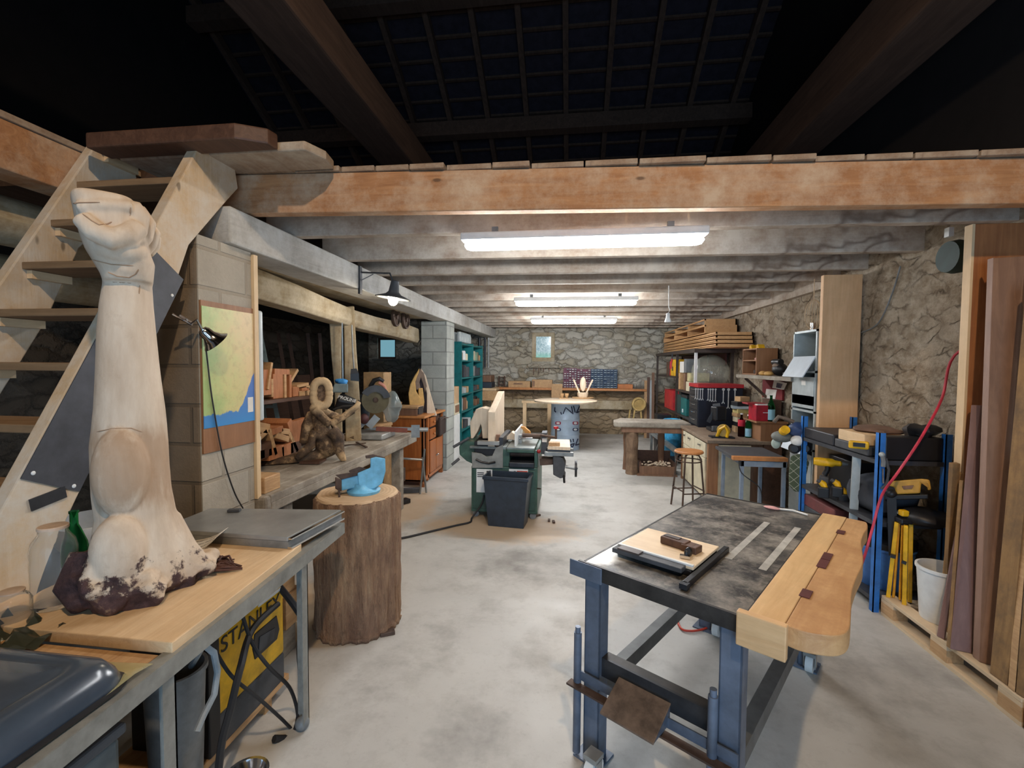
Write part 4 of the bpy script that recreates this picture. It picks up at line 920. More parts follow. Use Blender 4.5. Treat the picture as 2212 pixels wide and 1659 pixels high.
for z0, z1 in ((.80, .93), (.62, .77)):
    d = B().box(CX1-.01, CX1+.016, CY0+.27, CY0+.54, z0, z1).build('drawer', OR, t, bev=.008)
    B().ell((CX1+.035, CY0+.405, (z0+z1)/2), .017).build('knob', M['honey'], d, smooth=True)
for y0, y1 in ((CY0+.27, CY0+.545), (CY0+.56, CY0+.90)):
    d = B().box(CX1-.01, CX1+.018, y0, y1, .14, .60).build('door', OR, t, bev=.012)
    B().ell((CX1+.034, y1-.03 if y0 < CY0+.4 else y0+.03, .36), .014).build('knob', M['chrome'], d, smooth=True)
for y in (CY0+.03, CY1-.06): B().box(CX1-.06, CX1, y, y+.05, 0, .09).build('leg', OR, t)
for y in (CY0+.03, CY1-.06): B().box(CX0, CX0+.06, y, y+.05, 0, .09).build('leg', OR, t)
t = T('hanging_holster', 'dark brown leather holster hanging at the front of the orange cabinet', 'holster', (-1.95, 6.85, .62))
B().box(-1.97, -1.935, 6.68, 6.98, .63, .90).build('leather', plain('dark_leather', (56,40,34), .7), t, bev=.01)
B().tube([(-1.94, 6.7, .86), (-1.92, 6.83, .885), (-1.91, 7.02, .865)], .008, 6).build('rod', M['iron'], t)
# tripod tubular frame before the cabinet
t = T('tube_stand', 'folding grey tubular stand in front of the orange cabinet', 'stand', (-2.0, 5.85, 0))
q, u, n = view_plane(-2.05, 5.75)
for a, b in (((917, 970), (905, 1090)), ((912, 988), (921, 1064)), ((860, 960), (860, 1070))): B().tube([q(*a), q(*b)], .013, 8).build('leg', M['steel'], t, smooth=True)
B().tube([q(862, 990), q(913, 993)], .014, 8).build('crossbar', M['galv'], t, smooth=True)
B().bar(q(862, 1060, .1), q(908, 1058, .1), .09, .05).build('foot_bar', M['dkgrey'], t)
tag(B().bar(Pz(862, 1085, .03), Pz(882, 1080, .03), .1, .05).build('dark_block', M['black'], bev=.006), 'small black block on the floor by the tubular stand', 'block')
tag(B().box(-1.74, -1.60, 3.55, 3.72, 0, .28).build('wood_block', M['tanoff'], bev=.006), 'upright sawn timber block on the floor behind the upright log', 'block')
for i, (x0, x1, y0, y1, z0, z1) in enumerate(((-1.75, -1.62, 2.36, 2.52, 0, .17), (-1.72, -1.6, 2.4, 2.56, .17, .36), (-1.72, -1.62, 2.38, 2.52, .36, .58))):
    tag(B().box(x0, x1, y0, y1, z0, z1).build('timber_offcut', [M['benchgrey'], M['tanoff'], M['tanoff']][i], bev=.005), ['grey sawn beam end on the floor between the work table and the upright log', 'tan timber offcut in the middle of the pile between the work table and the log', 'topmost tan timber offcut between the work table and the log'][i], 'offcut')
# carving on the cabinet
q, u, n = view_plane(-2.2, 6.5)
t = T('almond_carving', 'tall pointed almond-shaped hollow carving standing on the orange cabinet', 'sculpture', (-2.2, 6.5, CZ))
yl = plain('yellow_maple', (214,170,98), .5, 0, .1, 14); dk = plain('wenge', (64,44,42), .6)
def leaf(pts, d0, d1, mat, name, bev=.006):
    P0 = [q(a, b, d0) for a, b in pts]; P1 = [q(a, b, d1) for a, b in pts]; k = len(pts)
    B().add(P0+P1, [tuple(range(k)), tuple(range(2*k-1, k-1, -1))]+[(i, (i+1)%k, k+(i+1)%k, k+i) for i in range(k)]).build(name, mat, t, bev=bev)
leaf([(906, 795), (895, 812), (886, 830), (882, 850), (884, 870), (888, 898), (908, 898), (908, 860), (899, 845), (897, 825), (904, 806)], -.12, -.02, yl, 'left_shell', .012)
leaf([(907, 796), (900, 812), (896, 828), (899, 842), (909, 842), (906, 826), (909, 816), (914, 830), (918, 848), (922, 834), (916, 806)], -.06, .04, plain('taupe', (128,108,92), .6), 'inner_ring', .008)
leaf([(904, 838), (913, 838), (917, 868), (912, 898), (903, 898)], -.08, .0, yl, 'tongue', .01)
leaf([(907, 798), (903, 840), (915, 905), (926, 905), (924, 840)], .04, .08, dk, 'dark_core', .004)
leaf([(909, 795), (920, 812), (926, 835), (930, 850), (944, 898), (922, 900), (922, 850), (918, 830), (912, 810)], -.05, .07, M['pale'], 'right_plank', .006)
t = T('planer_box', 'wooden hand planer box lying in front of the almond carving on the cabinet', 'box', (-2.25, 6.25, CZ))
B().box(-2.42, -2.1, 6.12, 6.36, CZ, CZ+.10).build('case', M['walnut'], t, bev=.006)
B().box(-2.42, -2.09, 6.11, 6.37, CZ+.10, CZ+.13).build('case_lid', M['tanoff'], t, bev=.004)
B().box(-2.1, -2.085, 6.14, 6.34, CZ+.02, CZ+.12).build('end_plate', M['darksteel'], t)
tag(B().box(-2.5, -2.42, 6.15, 6.4, CZ, CZ+.17).build('tan_block', M['tanoff'], bev=.01), 'tan block behind the planer box on the orange cabinet', 'block')
tag(B().cbox((-2.12, 6.9, CZ+.012), (.12, .2, .024), .2).build('black_tray', M['black'], bev=.004), 'little black tray on the far corner of the orange cabinet', 'tray')
# ================================================================== MIDDLE: MACHINE, DRUM TABLE, BACK WALL, TEAL SHELVES
t = T('combination_machine', 'green combination woodworking machine standing in the middle of the floor', 'machine', (-.72, 5.4, 0))
GR = M['green']; q, u, n = view_plane(-.72, 4.95)
def P5(px, py, Y=5.0): return Py(px, py, Y)
x0, x1 = P5(1018, 1060).x, P5(1161, 1060).x; zt = P5(1090, 1008).z
B().box(x0, x1, 5.0, 5.75, .06, zt).build('base_cabinet', GR, t, bev=.012)
B().box(x0+.02, x1-.02, 4.985, 5.0, .10, zt-.03).build('base_door', plain('machine_green_lid', (52,80,70), .4), t, bev=.006)
for x in (x0+.05, x1-.05):
    for y in (5.05, 5.68):
        f = B().cyl((x, y-.03, .035), (x, y+.03, .035), .035).build('castor', M['grey'], t, smooth=True)
        B().box(x-.03, x+.03, y-.025, y+.025, .03, .085).build('castor_fork', M['galv'], f)
# upper body: left bevel plate, middle column, thicknesser opening, right column
xl0, xl1 = P5(1020, 985).x, P5(1087, 985).x; xm = P5(1101, 985).x; xr = P5(1154, 985).x
zu = P5(1100, 971).z
B().box(xl1-.02, xm, 5.0, 5.7, zt, zu).build('centre_column', GR, t, bev=.006)
B().box(xr, x1, 5.0, 5.7, zt, zu).build('right_column', GR, t, bev=.006)
B().box(xm-.01, xr+.01, 5.3, 5.7, zt, zu).build('thicknesser_back', M['dkgrey'], t)
B().box(xm-.005, xr+.005, 4.96, 5.35, zt, zt+.06).build('thicknesser_bed', M['darksteel'], t, bev=.01)
B().cyl((xm, 5.08, zu-.06), (xr, 5.08, zu-.06), .03).build('feed_roller', M['iron'], t, smooth=True)
B().prism([(P5(a, b).x, P5(a, b).z) for a, b in ((1020, 976), (1040, 979), (1052, 986), (1064, 984), (1072, 966), (1087, 960), (1087, 1010), (1021, 1010))], 4.975, 4.995, 'y').build('tilt_plate', M['paintgrey'], t, bev=.002)
B().tube([P5(1028, 992, 4.965), P5(1040, 998, 4.965), P5(1056, 1001, 4.965), P5(1070, 998, 4.965)], .012, 6).build('tilt_slot', M['black'], t)
B().prism([(P5(a, b).x, P5(a, b).z) for a, b in ((1024, 954), (1070, 962), (1074, 985), (1040, 985), (1024, 975))], 5.02, 5.5, 'y').build('saw_housing', M['black'], t)
B().box(P5(1033, 955).x, P5(1080, 955).x, 4.94, 5.02, P5(1033, 959).z, P5(1033, 951).z).build('mitre_rail', M['galv'], t, bev=.004)
B().prism([(P5(a, b).x, P5(a, b).z) for a, b in ((989, 967), (1000, 953), (1024, 956), (1022, 1006), (1005, 998), (990, 984))], 5.05, 5.55, 'y').build('outfeed_wing', GR, t, bev=.01)
for a, b in (((979, 966), (1013, 946)), ((976, 1004), (992, 991))): B().tube([P5(*a, 5.0), P5(*b, 5.05)], .016, 8).build('lock_lever', M['dkgrey'], t, smooth=True)
zt2 = P5(1130, 968, 4.95).z
tx0, tx1 = P5(1095, 965, 4.95).x, P5(1155, 965, 4.95).x
B().box(tx0, tx1, 4.93, 5.75, zt2-.05, zt2-.012).build('table_body', GR, t, bev=.008)
B().box(tx0, tx1, 4.93, 5.75, zt2-.012, zt2+.006).build('saw_table', plain('cast_table', (136,142,138), .35, .6), t, bev=.002)
B().box(x0-.02, tx0-.012, 5.0, 5.7, zt2-.03, zt2-.002).build('planer_table', plain('cast_table', (136,142,138)), t, bev=.003)
B().box(tx0-.10, tx0-.05, 5.0, 5.62, zt2, zt2+.1).build('planer_fence', M['darksteel'], t, bev=.002)
f0, f1 = P5(1113, 955, 5.0), P5(1126, 915, 5.55)
B().box(f0.x-.008, f0.x+.012, 5.0, 5.65, zt2+.006, zt2+.17).build('rip_fence', M['white'], t, bev=.002)
B().box(f0.x+.012, f0.x+.05, 5.2, 5.3, zt2+.006, zt2+.10).build('fence_bracket', M['steel'], t)
c = P5(1137, 927, 5.5); B().prism([(c.x-.08, c.z+.04), (c.x-.02, c.z+.035), (c.x+.05, c.z-.02), (c.x+.06, c.z-.08), (c.x+.0, c.z-.08), (c.x-.02, c.z-.02)], 5.45, 5.5, 'y').build('saw_guard', plain('guard_orange', (214,146,66), .5), t, bev=.006)
B().cyl(P5(1128, 941, 5.3), P5(1168, 943, 5.3), .03).build('cutter_block', M['iron'], t, smooth=True)
B().cyl(P5(1122, 947, 5.2), P5(1150, 947, 5.2), .012).build('guide_rod', M['chrome'], t, smooth=True)
B().box(P5(1168, 950).x, P5(1180, 950).x, 5.1, 5.3, P5(1170, 985).z, P5(1170, 938).z).build('chuck_block', M['dkgrey'], t, bev=.006)
B().box(P5(1170, 952).x, P5(1180, 952).x, 5.09, 5.10, P5(1170, 958).z, P5(1170, 949).z).build('plate', M['paper'], t)
# mortising table
B().prism([(P5(a, b).x, P5(a, b).z) for a, b in ((1161, 992), (1196, 994), (1196, 1006), (1166, 1008))], 5.05, 5.2, 'y').build('mortiser_arm', M['iron'], t, bev=.006)
B().prism([(P5(a, b).x, P5(a, b).z) for a, b in ((1194, 984), (1200, 982), (1216, 990), (1222, 1004), (1218, 1024), (1222, 1031), (1210, 1034), (1195, 1026))], 5.0, 5.22, 'y').build('mortiser_body', M['dkgrey'], t, bev=.008)
B().box(P5(1198, 980).x, P5(1215, 980).x, 5.05, 5.18, P5(1198, 992).z, P5(1198, 978).z).build('mortiser_column', M['iron'], t)
for y in (4.98, 5.22): B().box(P5(1176, 977).x, P5(1239, 977).x, y, y+.04, P5(1176, 984).z, P5(1176, 975).z).build('mortiser_rail', M['steel'], t, bev=.004)
B().box(P5(1182, 975).x, P5(1232, 975).x, 5.0, 5.3, P5(1182, 978).z, P5(1182, 971).z).build('mortiser_table', M['darksteel'], t, bev=.004)
hw = P5(1244, 1012); RY = Matrix.Rotation(PI/2, 3, 'Y')
B().cyl(P5(1222, 1008), hw, .018).build('spindle', M['galv'], t, smooth=True)
w = B().lathe([(.075, -.012), (.09, -.012), (.092, 0), (.09, .012), (.075, .012), (.072, 0)], hw, 24, RY); w.build('handwheel', M['black'], t, smooth=True)
B().ell(hw, (.02, .02, .02)).bar(hw-Vector((0,0,.075)), hw+Vector((0,0,.075)), .012, .02).build('handwheel_spoke', M['dkgrey'], t)
B().tube([P5(1218, 1026), P5(1219, 1043)], .012, 8).build('lock_pin', M['black'], t)
B().ell(P5(1164, 975, 4.96), (.022, .022, .022)).build('red_knob', M['red'], t, smooth=True)
B().tube([P5(1163, 978, 4.965), P5(1165, 1005, 4.965)], .008, 6).build('chain', M['galv'], t)
B().tube([P5(1160, 1055, 5.0), P5(1168, 1056, 4.96)], .006, 6).build('pin', M['iron'], t)
B().tube([P5(1166, 940, 5.05), P5(1201, 945, 5.05)], .014, 8).build('clamp_arm', M['iron'], t, smooth=True)
B().tube([P5(1201, 925, 5.05), P5(1201, 948, 5.05)], .012, 8).build('clamp_screw', M['iron'], t, smooth=True)
B().lathe([(.001, 0), (.026, 0), (.028, .012), (.024, .024), (.001, .026)], P5(1201, 926, 5.05), 12).build('clamp_knob', M['red'], t, smooth=True)
s = B().box(P5(1030, 1015).x, P5(1064, 1015).x, 4.978, 4.985, P5(1030, 1062).z, P5(1030, 1012).z).build('notice', M['white'], t, label='white printed notice sheet')
B().box(P5(1052, 1018).x, P5(1058, 1018).x, 4.976, 4.979, P5(1052, 1021).z, P5(1052, 1016).z).build('logo', M['dkgrey'], s)
for k in range(3): B().box(P5(1032, 1020).x, P5(1046, 1020).x, 4.976, 4.979, P5(1032, 1021+k*4).z, P5(1032, 1019+k*4).z).build('text_line', M['dkgrey'], s)
s = B().box(P5(1100, 1015).x, P5(1141, 1015).x, 4.978, 4.985, P5(1100, 1036).z, P5(1100, 1012).z).build('sign', M['white'], t, label='white sign with a red panel')
B().box(P5(1117, 1015).x, P5(1140, 1015).x, 4.976, 4.979, P5(1117, 1034).z, P5(1117, 1016).z).build('red_panel', plain('sign_red', (196,66,40), .6), s)
B().bar(P5(1122, 1031, 4.975), P5(1138, 1023, 4.975), .004, .008).build('yellow_stroke', M['yellow'], s)
B().bar(P5(1104, 1021, 4.975), P5(1114, 1019, 4.975), .004, .02).build('picture', M['dkgrey'], s)
# workpieces
def P6(px, py): return Py(px, py, 5.25)
t2 = T('carved_block', 'pale carved block with an inverted V notch standing on the planer table', 'carving', P6(1040, 948))
pb = [(1019, 946), (1017, 912), (1030, 883), (1044, 880), (1061, 884), (1062, 946), (1044, 946), (1042, 922), (1040, 915), (1034, 930), (1024, 946)]
B().prism([(P6(*p).x, P6(*p).z) for p in pb], 5.2, 5.42, 'y').build('block_body', M['pale'], t2, bev=.008)
B().prism([(P6(*p).x, P6(*p).z) for p in ((1034, 938), (1042, 916), (1045, 946), (1030, 946))], 5.34, 5.40, 'y').build('dark_core', M['walnut'], t2)
vx = P6(1063, 950).x
pf = [(4.98, zt2), (4.98, zt2+.38), (5.08, zt2+.41), (5.35, zt2+.48), (5.6, zt2+.56), (5.7, zt2+.57), (5.7, zt2)]
tag(B().prism(pf, vx, vx+.075, 'x').build('curved_board', M['pale'], bev=.004), 'thick pale board with a curved top edge standing on the planer table', 'board')
tag(B().box(vx+.085, vx+.125, 5.0, 5.06, zt2, zt2+.13).build('walnut_block', M['walnut'], bev=.003), 'little walnut block standing at the foot of the curved board', 'block')
tag(B().prism([(vx+.13, zt2+.03), (vx+.30, zt2+.03), (vx+.28, zt2+.08), (vx+.22, zt2+.12)], 5.3, 5.45, 'y').build('wedge', M['pale'], bev=.004), 'pale wooden wedge lying behind the curved board', 'wedge')
tp = [Py(1185, 966, 5.0), Py(1232, 971, 5.0)]; zb = P5(1182, 971).z
tag(B().prism([(tp[0].x-.01, 5.0), (tp[1].x, 4.98), (tp[1].x-.01, 5.5), (tp[0].x+.0, 5.5)], zb, zb+.035).build('clamped_board', M['pale'], bev=.003), 'pale board clamped on the mortising table', 'board')
tag(B().box(tp[0].x, tp[0].x+.12, 5.03, 5.12, zb+.035, zb+.07).build('clamp_pad', M['tanoff']), 'small wooden pad under the red clamp knob', 'pad')
# rectangular bin
t = T('waste_bin', 'dark navy rectangular waste bin in front of the green machine', 'bin', (-.66, 4.82, 0))
def brect(w, d, z): 
    c = Vector((-.655, 4.83, z)); a = -.10; co, si = math.cos(a), math.sin(a)
    return [c+Vector((x*co-y*si, x*si+y*co, 0)) for x, y in ((-w, -d), (w, -d), (w, d), (-w, d))]
B().loft([brect(.19, .11, 0), brect(.235, .14, .50), brect(.245, .15, .50), brect(.245, .15, .535), brect(.228, .133, .535), brect(.185, .105, .02)]).build('bin_body', M['navy'], t, bev=.006)
cable([P5(1046, 1070, 4.97), P5(1040, 1090, 4.95), Pz(1020, 1118, .03), Pz(1015, 1128, .012), Pz(985, 1135, .012), Pz(930, 1148, .012), Pz(880, 1160, .012), Pz(836, 1168, .012)], .010, 'dark power cable running over the floor from the green machine to the upright log')
for i in range(3): tag(B().cbox(Pz([1162, 1196, 1186][i], [1113, 1127, 1124][i], .01), (.06, .025, .02), random.random()*3).build('wood_chip', M['iron']), ['dark wood chip on the floor close beside the waste bin', 'rightmost dark wood chip on the floor right of the waste bin', 'middle one of three dark wood chips right of the waste bin'][i], 'chip', 'chips by the bin')

# drum table
DX, DY = -.12, 9.42
t = T('oil_drum', 'pale blue steel drum with dark graffiti carrying the round table top', 'drum', (DX, DY, 0))
dp = [(.28, 0), (.292, .005), (.292, .02), (.286, .03)]
for zc in (.31, .62): dp += [(.286, zc-.03), (.297, zc), (.286, zc+.03)]
dp += [(.286, .93), (.294, .94), (.294, .955), (.27, .955)]
B().lathe(dp, (DX, DY, 0), 40).build('drum_body', plain('drum_blue', (168,186,204), .4, .1, .08, 4), t, smooth=True)
ink = plain('marker_ink', (34,40,66), .6)
def DRP(px, py, r=.30):
    d = ray(px, py); o = Vector((0,0,H)); a = d.x**2+d.y**2; b = 2*(d.x*(o.x-DX)+d.y*(o.y-DY)); c = (o.x-DX)**2+(o.y-DY)**2-r*r
    disc = max(b*b-4*a*c, 0); return o+d*((-b-math.sqrt(disc))/(2*a))
def stroke(pts, w=.011): 
    P = []
    for (a, b), (c_, d_) in zip(pts[:-1], pts[1:]):
        for k in range(4): P.append(DRP(a+(c_-a)*k/4, b+(d_-b)*k/4, .293))
    P.append(DRP(*pts[-1], .293)); B().tube(P, w, 6).build('graffiti_stroke', ink, t)
for s_ in (((1198.5, 880), (1198, 888), (1200.5, 890)), ((1211, 890), (1213, 895.5)), ((1216.5, 894), (1222, 880.5), (1238, 894), (1234.5, 878)), ((1239, 877), (1242.5, 891)), ((1252, 878), (1245, 892), (1251, 889)), ((1232, 949), (1233.5, 955)), ((1238, 948), (1239, 954.5)), ((1248.5, 948), (1243, 962), (1251, 959)), ((1231, 961), (1241, 958), (1236.5, 966), (1231, 961))): stroke(s_)
for px in (1205.5, 1243):
    for py, col in ((914, plain('badge_red', (150,44,66), .5)), (928, plain('badge_navy', (52,60,92), .5))):
        dx = 6.5
        b = B().loft([[DRP(px+x, py+y, .2915) for x, y in ((-dx, 0), (-dx+1.5, -3.4), (dx-1.5, -3.4), (dx, 0), (dx-1.5, 3.4), (-dx+1.5, 3.4))], [DRP(px+x, py+y, .2945) for x, y in ((-dx, 0), (-dx+1.5, -3.4), (dx-1.5, -3.4), (dx, 0), (dx-1.5, 3.4), (-dx+1.5, 3.4))]]).build('badge', col, t)
        B().loft([[DRP(px+x, py+y, .294) for x, y in ((-3.4, -1.8), (3.4, -1.8), (3.4, 1.8), (-3.4, 1.8))], [DRP(px+x, py+y, .2965) for x, y in ((-3.4, -1.8), (3.4, -1.8), (3.4, 1.8), (-3.4, 1.8))]]).build('badge_letters', M['white'], b)
tag(B().lathe([(.02, 0), (.63, 0), (.635, .01), (.635, .03), (.625, .036), (.001, .036)], (DX, DY, .955), 56).build('round_tabletop', M['pale'], smooth=True), 'round pale wooden table top resting on the blue drum', 'tabletop')
TZ = .992
def PT(px, py): return Pz(px, py, TZ)
t = T('petal_carving', 'pale carving with three upright petals in a round pot on the round table', 'sculpture', (.12, DY, TZ))
c = PT(1259, 860); c.z = TZ
B().lathe([(.23, 0), (.235, .012), (.23, .02)], c, 30).build('board', M['tanoff'], t)
B().lathe([(.10, .02), (.118, .06), (.12, .115), (.105, .125), (.001, .12)], c, 26, None, lambda a, z: 1+.05*math.sin(7*a)).build('pot', M['pale'], t, smooth=True)
B().ell(c+Vector((0, -.03, .30)), (.066, .03, .155), 18, 12).build('petal', M['pale'], t, smooth=True)
for s_ in (-1, 1): B().bar(c+Vector((s_*.075, 0, .12)), c+Vector((s_*.205, 0, .40)), .075, .035, tw=.07).build('petal', M['pale'], t, bev=.01)
for px in (1214, 1224):
    c = PT(px, 860); c.z = TZ
    t = T('wooden_cup', 'small pale wooden cup on the round table, %s one' % ('left-hand' if px == 1214 else 'right-hand'), 'cup', c+Vector((0,0,.012)))
    B().lathe([(.025, .012), (.032, .03), (.044, .06), (.044, .10), (.038, .10), (.03, .05), (.001, .045)], c, 20).build('cup_body', M['tanoff'], t, smooth=True)
a = PT(1218, 861); tag(B().box(a.x-.10, a.x+.10, a.y-.05, a.y+.05, TZ, TZ+.012).build('cup_board', M['tanoff']), 'little board under the two wooden cups', 'board')
# trestle behind the drum
t = T('trestle', 'pale timber trestle standing behind the round table', 'trestle', (-.7, 10.6, 0))
a, b = Py(1128, 865, 10.6), Py(1178, 866, 10.6)
B().box(a.x, b.x+.9, 10.5, 10.6, a.z-.05, a.z).build('rail', M['pine'], t)
for px in (1134, 1187): p = Py(px, 870, 10.6); B().box(p.x-.04, p.x+.04, 10.52, 10.6, 0, a.z-.05).build('leg', M['pine'], t)

# back wall shelf and what stands on it
SHZ = Py(1200, 838, 11.25).z; sa, sb_ = Py(1072, 838, 11.25), Py(1397, 842, 11.25)
t = T('long_shelf', 'long wooden plank shelf along the back stone wall', 'shelf', (0, 11.4, SHZ))
B().box(sa.x, sb_.x, 11.22, 11.6, SHZ-.055, SHZ).build('plank', M['honey'], t, bev=.006)
p = Py(1203, 850, 11.2); B().box(p.x-.13, p.x+.13, 11.16, 11.22, SHZ-.32, SHZ+.10).build('upright_board', M['tanoff'], t)
S(B().box(sa.x+.1, sb_.x-.3, 11.45, 11.6, .62, .84).build('trim_6', M['oldbeam'], bev=.02))
def onshelf(px0, px1, ptop, name, mat, lab, cat, y0=11.26, y1=11.5, grp=None, bev=.006):
    a, b = Py(px0, ptop, y0), Py(px1, ptop, y0)
    t = T(name, lab, cat, ((a.x+b.x)/2, (y0+y1)/2, SHZ), grp)
    return t, B().box(a.x, b.x, y0, y1, SHZ, a.z).build('box_body', mat, t, bev=bev), a, b
t, o, a, b = onshelf(1098, 1145, 823, 'wooden_crate', M['tanoff'], 'low tan wooden crate with a dark mark, left one on the back shelf', 'crate')
m = Py(1119, 829, 11.25)
B().box(m.x-.11, m.x+.11, 11.25, 11.262, m.z-.016, m.z+.016).build('stencil_mark', M['walnut'], t)
t, o, a, b = onshelf(1149, 1193, 820, 'wooden_crate', M['tanoff'], 'long tan wooden crate left of the upright board on the back shelf', 'crate')
B().box(a.x+.015, a.x+.07, 11.25, 11.262, SHZ+.03, a.z-.03).build('stencil_mark', M['walnut'], t)
def bins(px0, px1, py0, ncol, nrow, mat, lab, fillc):
    a, b = Py(px0, py0, 11.42), Py(px1, py0, 11.42); t = T('parts_rack', lab, 'parts rack', ((a.x+b.x)/2, 11.5, SHZ), 'parts racks on the back shelf')
    f = B().box(a.x, b.x, 11.5, 11.55, SHZ, a.z)
    f.build('rack_frame', mat, t)
    w = (b.x-a.x)/ncol; h = (a.z-SHZ)/nrow
    for i in range(ncol+1): B().box(a.x+i*w-.008, a.x+i*w+.008, 11.42, 11.5, SHZ, a.z).build('divider', mat, t)
    for j in range(nrow):
        for i in range(ncol):
            z = SHZ+j*h
            if random.random() < .85: B().box(a.x+i*w+.012, a.x+(i+1)*w-.012, 11.40+random.uniform(0, .02), 11.49, z+.012, z+h*.62).build('drawer', random.choice(fillc), t)
mr, bl = plain('maroon_rack', (112,44,70), .5), plain('navy_rack', (50,76,106), .5)
fc = [plain('clear_drawer', (196,194,196), .4, 0, .1), plain('clear_drawer_b', (150,148,156), .4, 0, .1), plain('clear_drawer_c', (216,210,206), .4)]
fb = [plain('blue_drawer', (128,146,160), .4, 0, .1), plain('blue_drawer_b', (156,172,180), .4, 0, .1)]
bins(1218, 1246, 795, 5, 9, mr, 'maroon rack of small drawers, leftmost on the back shelf', fc)
bins(1247, 1276, 797, 5, 9, mr, 'second maroon rack of small drawers from the left on the back shelf', fc)
bins(1277, 1303, 797, 4, 9, bl, 'navy rack of small drawers right of the two maroon racks', fb)
bins(1304, 1333, 798, 4, 9, bl, 'navy rack of small drawers, rightmost on the back shelf', fb)
onshelf(1335, 1367, 830, 'orange_box', plain('terracotta', (190,120,72), .7), 'low orange brown box right of the navy racks on the back shelf', 'box')
for i, (px, pt) in enumerate(((1371, 826), (1380, 824), (1389, 820))):
    c = Py(px, 840, 11.35); c.z = SHZ; jar(c, .045, [.13, .17, .2][i], 'small glass jar on the right end of the back shelf, %s' % ['the left one', 'the middle one', 'the right one'][i])
# hooks with tools, chair, pipes, left corner bench
a, b = Py(1138, 791, 11.57), Py(1210, 793, 11.57)
S(B().box(a.x, b.x, 11.56, 11.6, b.z-.02, b.z+.03).build('trim_9', M['pallet']))
for (px, L), nm in zip(((1153, .2), (1158, .07), (1164, .16), (1169, .1), (1174, .13), (1179, .05), (1186, .12)), ('longest dark hand tool, leftmost', 'very short dark hand tool, second from the left,', 'long dark hand tool, third from the left,', 'dark hand tool, fourth from the left,', 'dark hand tool, fifth from the left,', 'shortest dark hand tool, sixth from the left,', 'dark hand tool, rightmost')):
    p = Py(px, 793, 11.54); t = T('hand_tool', nm+' on the batten under the back window', 'tool', p, 'hand tools under the back window')
    B().cyl((p.x, 11.55, p.z-L*.5), (p.x, 11.55, p.z), .011, n=8).build('grip', M['walnut'], t); B().box(p.x-.009, p.x+.009, 11.545, 11.555, p.z-L, p.z-L*.5).build('blade', M['iron'], t)
# corner worktop left of the shelf, chair, vertical pipes
ca, cb_ = Py(1043, 838, 10.9), Py(1070, 838, 10.9)
t = T('corner_bench', 'rough wooden corner bench left of the long shelf', 'bench', (-2.0, 11.1, 0))
B().box(-2.45, cb_.x+.05, 10.75, 11.55, ca.z-.06, ca.z).build('plank_top', M['pine'], t, bev=.01)
for x in (-2.38, cb_.x-.08): B().box(x, x+.07, 10.8, 10.87, 0, ca.z-.06).build('leg', M['tanoff'], t)
B().box(-2.2, cb_.x+.1, 10.7, 10.74, ca.z-.28, ca.z-.06).build('apron', M['tanoff'], t)
tag(B().box(-2.42, -1.9, 10.9, 11.4, ca.z, ca.z+.14).build('black_case', M['navy'], bev=.01), 'flat dark case lying on the corner bench', 'case')
tag(B().box(-2.44, -1.92, 10.95, 11.45, ca.z+.14, ca.z+.3).build('wooden_case', M['walnut'], bev=.01), 'brown wooden case on top of the flat dark case', 'case')
for i, (x, lab) in enumerate(((-2.28, 'leftmost'), (-2.14, 'middle'), (-2.05, 'rightmost'))):
    p = (x, 11.45); tag(B().tube([(x, 11.3, 1.62), (x, 11.3, 2.36)], .035-.006*i, 10).build('steel_pipe', M['darksteel'] if i < 2 else M['galv'], smooth=True), 'upright dark pipe in the back left corner, the %s' % lab, 'pipe')
t = T('hanging_rack', 'small dark wooden rack with straps hung at the left end of the long shelf', 'rack', Py(1085, 815, 11.5))
p = Py(1078, 812, 11.52); q2 = Py(1090, 827, 11.52)
for x in (p.x, q2.x): B().box(x-.015, x+.015, 11.5, 11.55, q2.z-.1, p.z).build('post', M['darkwood'], t)
for k in range(3): z = p.z-.02-k*.09; B().box(p.x, q2.x, 11.5, 11.55, z-.02, z).build('slat', M['darkwood'], t)
for px in (1081, 1089): x = Py(px, 860, 11.15).x; B().box(x-.012, x+.012, 11.15, 11.17, SHZ-.35, SHZ-.06).build('strap', M['walnut'], t)
# sieve / round frame at the right end, standing planks
t = T('round_sieve', 'round yellow wooden sieve on a stand at the right end of the back shelf', 'sieve', Py(1380, 905, 11.0))
c = Py(1380, 873, 11.0); RX = Matrix.Rotation(PI/2, 3, 'X')
B().lathe([(.12, -.03), (.155, -.03), (.165, 0), (.155, .03), (.12, .03), (.112, 0)], c, 30, RX).build('rim', plain('straw', (204,174,112), .7), t, smooth=True)
B().lathe([(.001, -.004), (.12, -.004), (.12, .004), (.001, .004)], c, 30, RX).build('mesh', plain('straw_mesh', (186,156,96), .8), t)
for a_, b_ in (((1371, 885), (1363, 908)), ((1384, 888), (1387, 935)), ((1361, 885), (1354, 940))): B().bar(Py(*a_, 11.02), Py(b_[0], 936, 11.02), .05, .03).build('leg', plain('straw', (204,174,112)), t)
for i, px in enumerate((1395, 1401, 1406, 1411)):
    a = Py(px, [822, 815, 822, 805][i], 11.3); tag(B().bar((a.x-.02, 11.1, 0), a, .06, .04).build('leaning_plank', [M['tanoff'], M['darkwood'], M['galv'], M['walnut']][i]), ['tan plank', 'dark plank', 'grey metal profile', 'brown plank'][i]+' leaning on the back wall left of the dark steel rack', 'plank')
for i, (px0, px1, pt) in enumerate(((1104, 1114, 848), (1113, 1122, 849))):
    a = Py(px0+4, pt, 11.35); tag(B().lathe([(.004, -.25), (.004, 0), (.03, .0), (.03, .02), (.001, .025)], a, 10).build('hanging_ladle', M['iron'], smooth=True), 'thin hook tool hanging under the long shelf, the %s one' % ('left' if i == 0 else 'right'), 'tool')

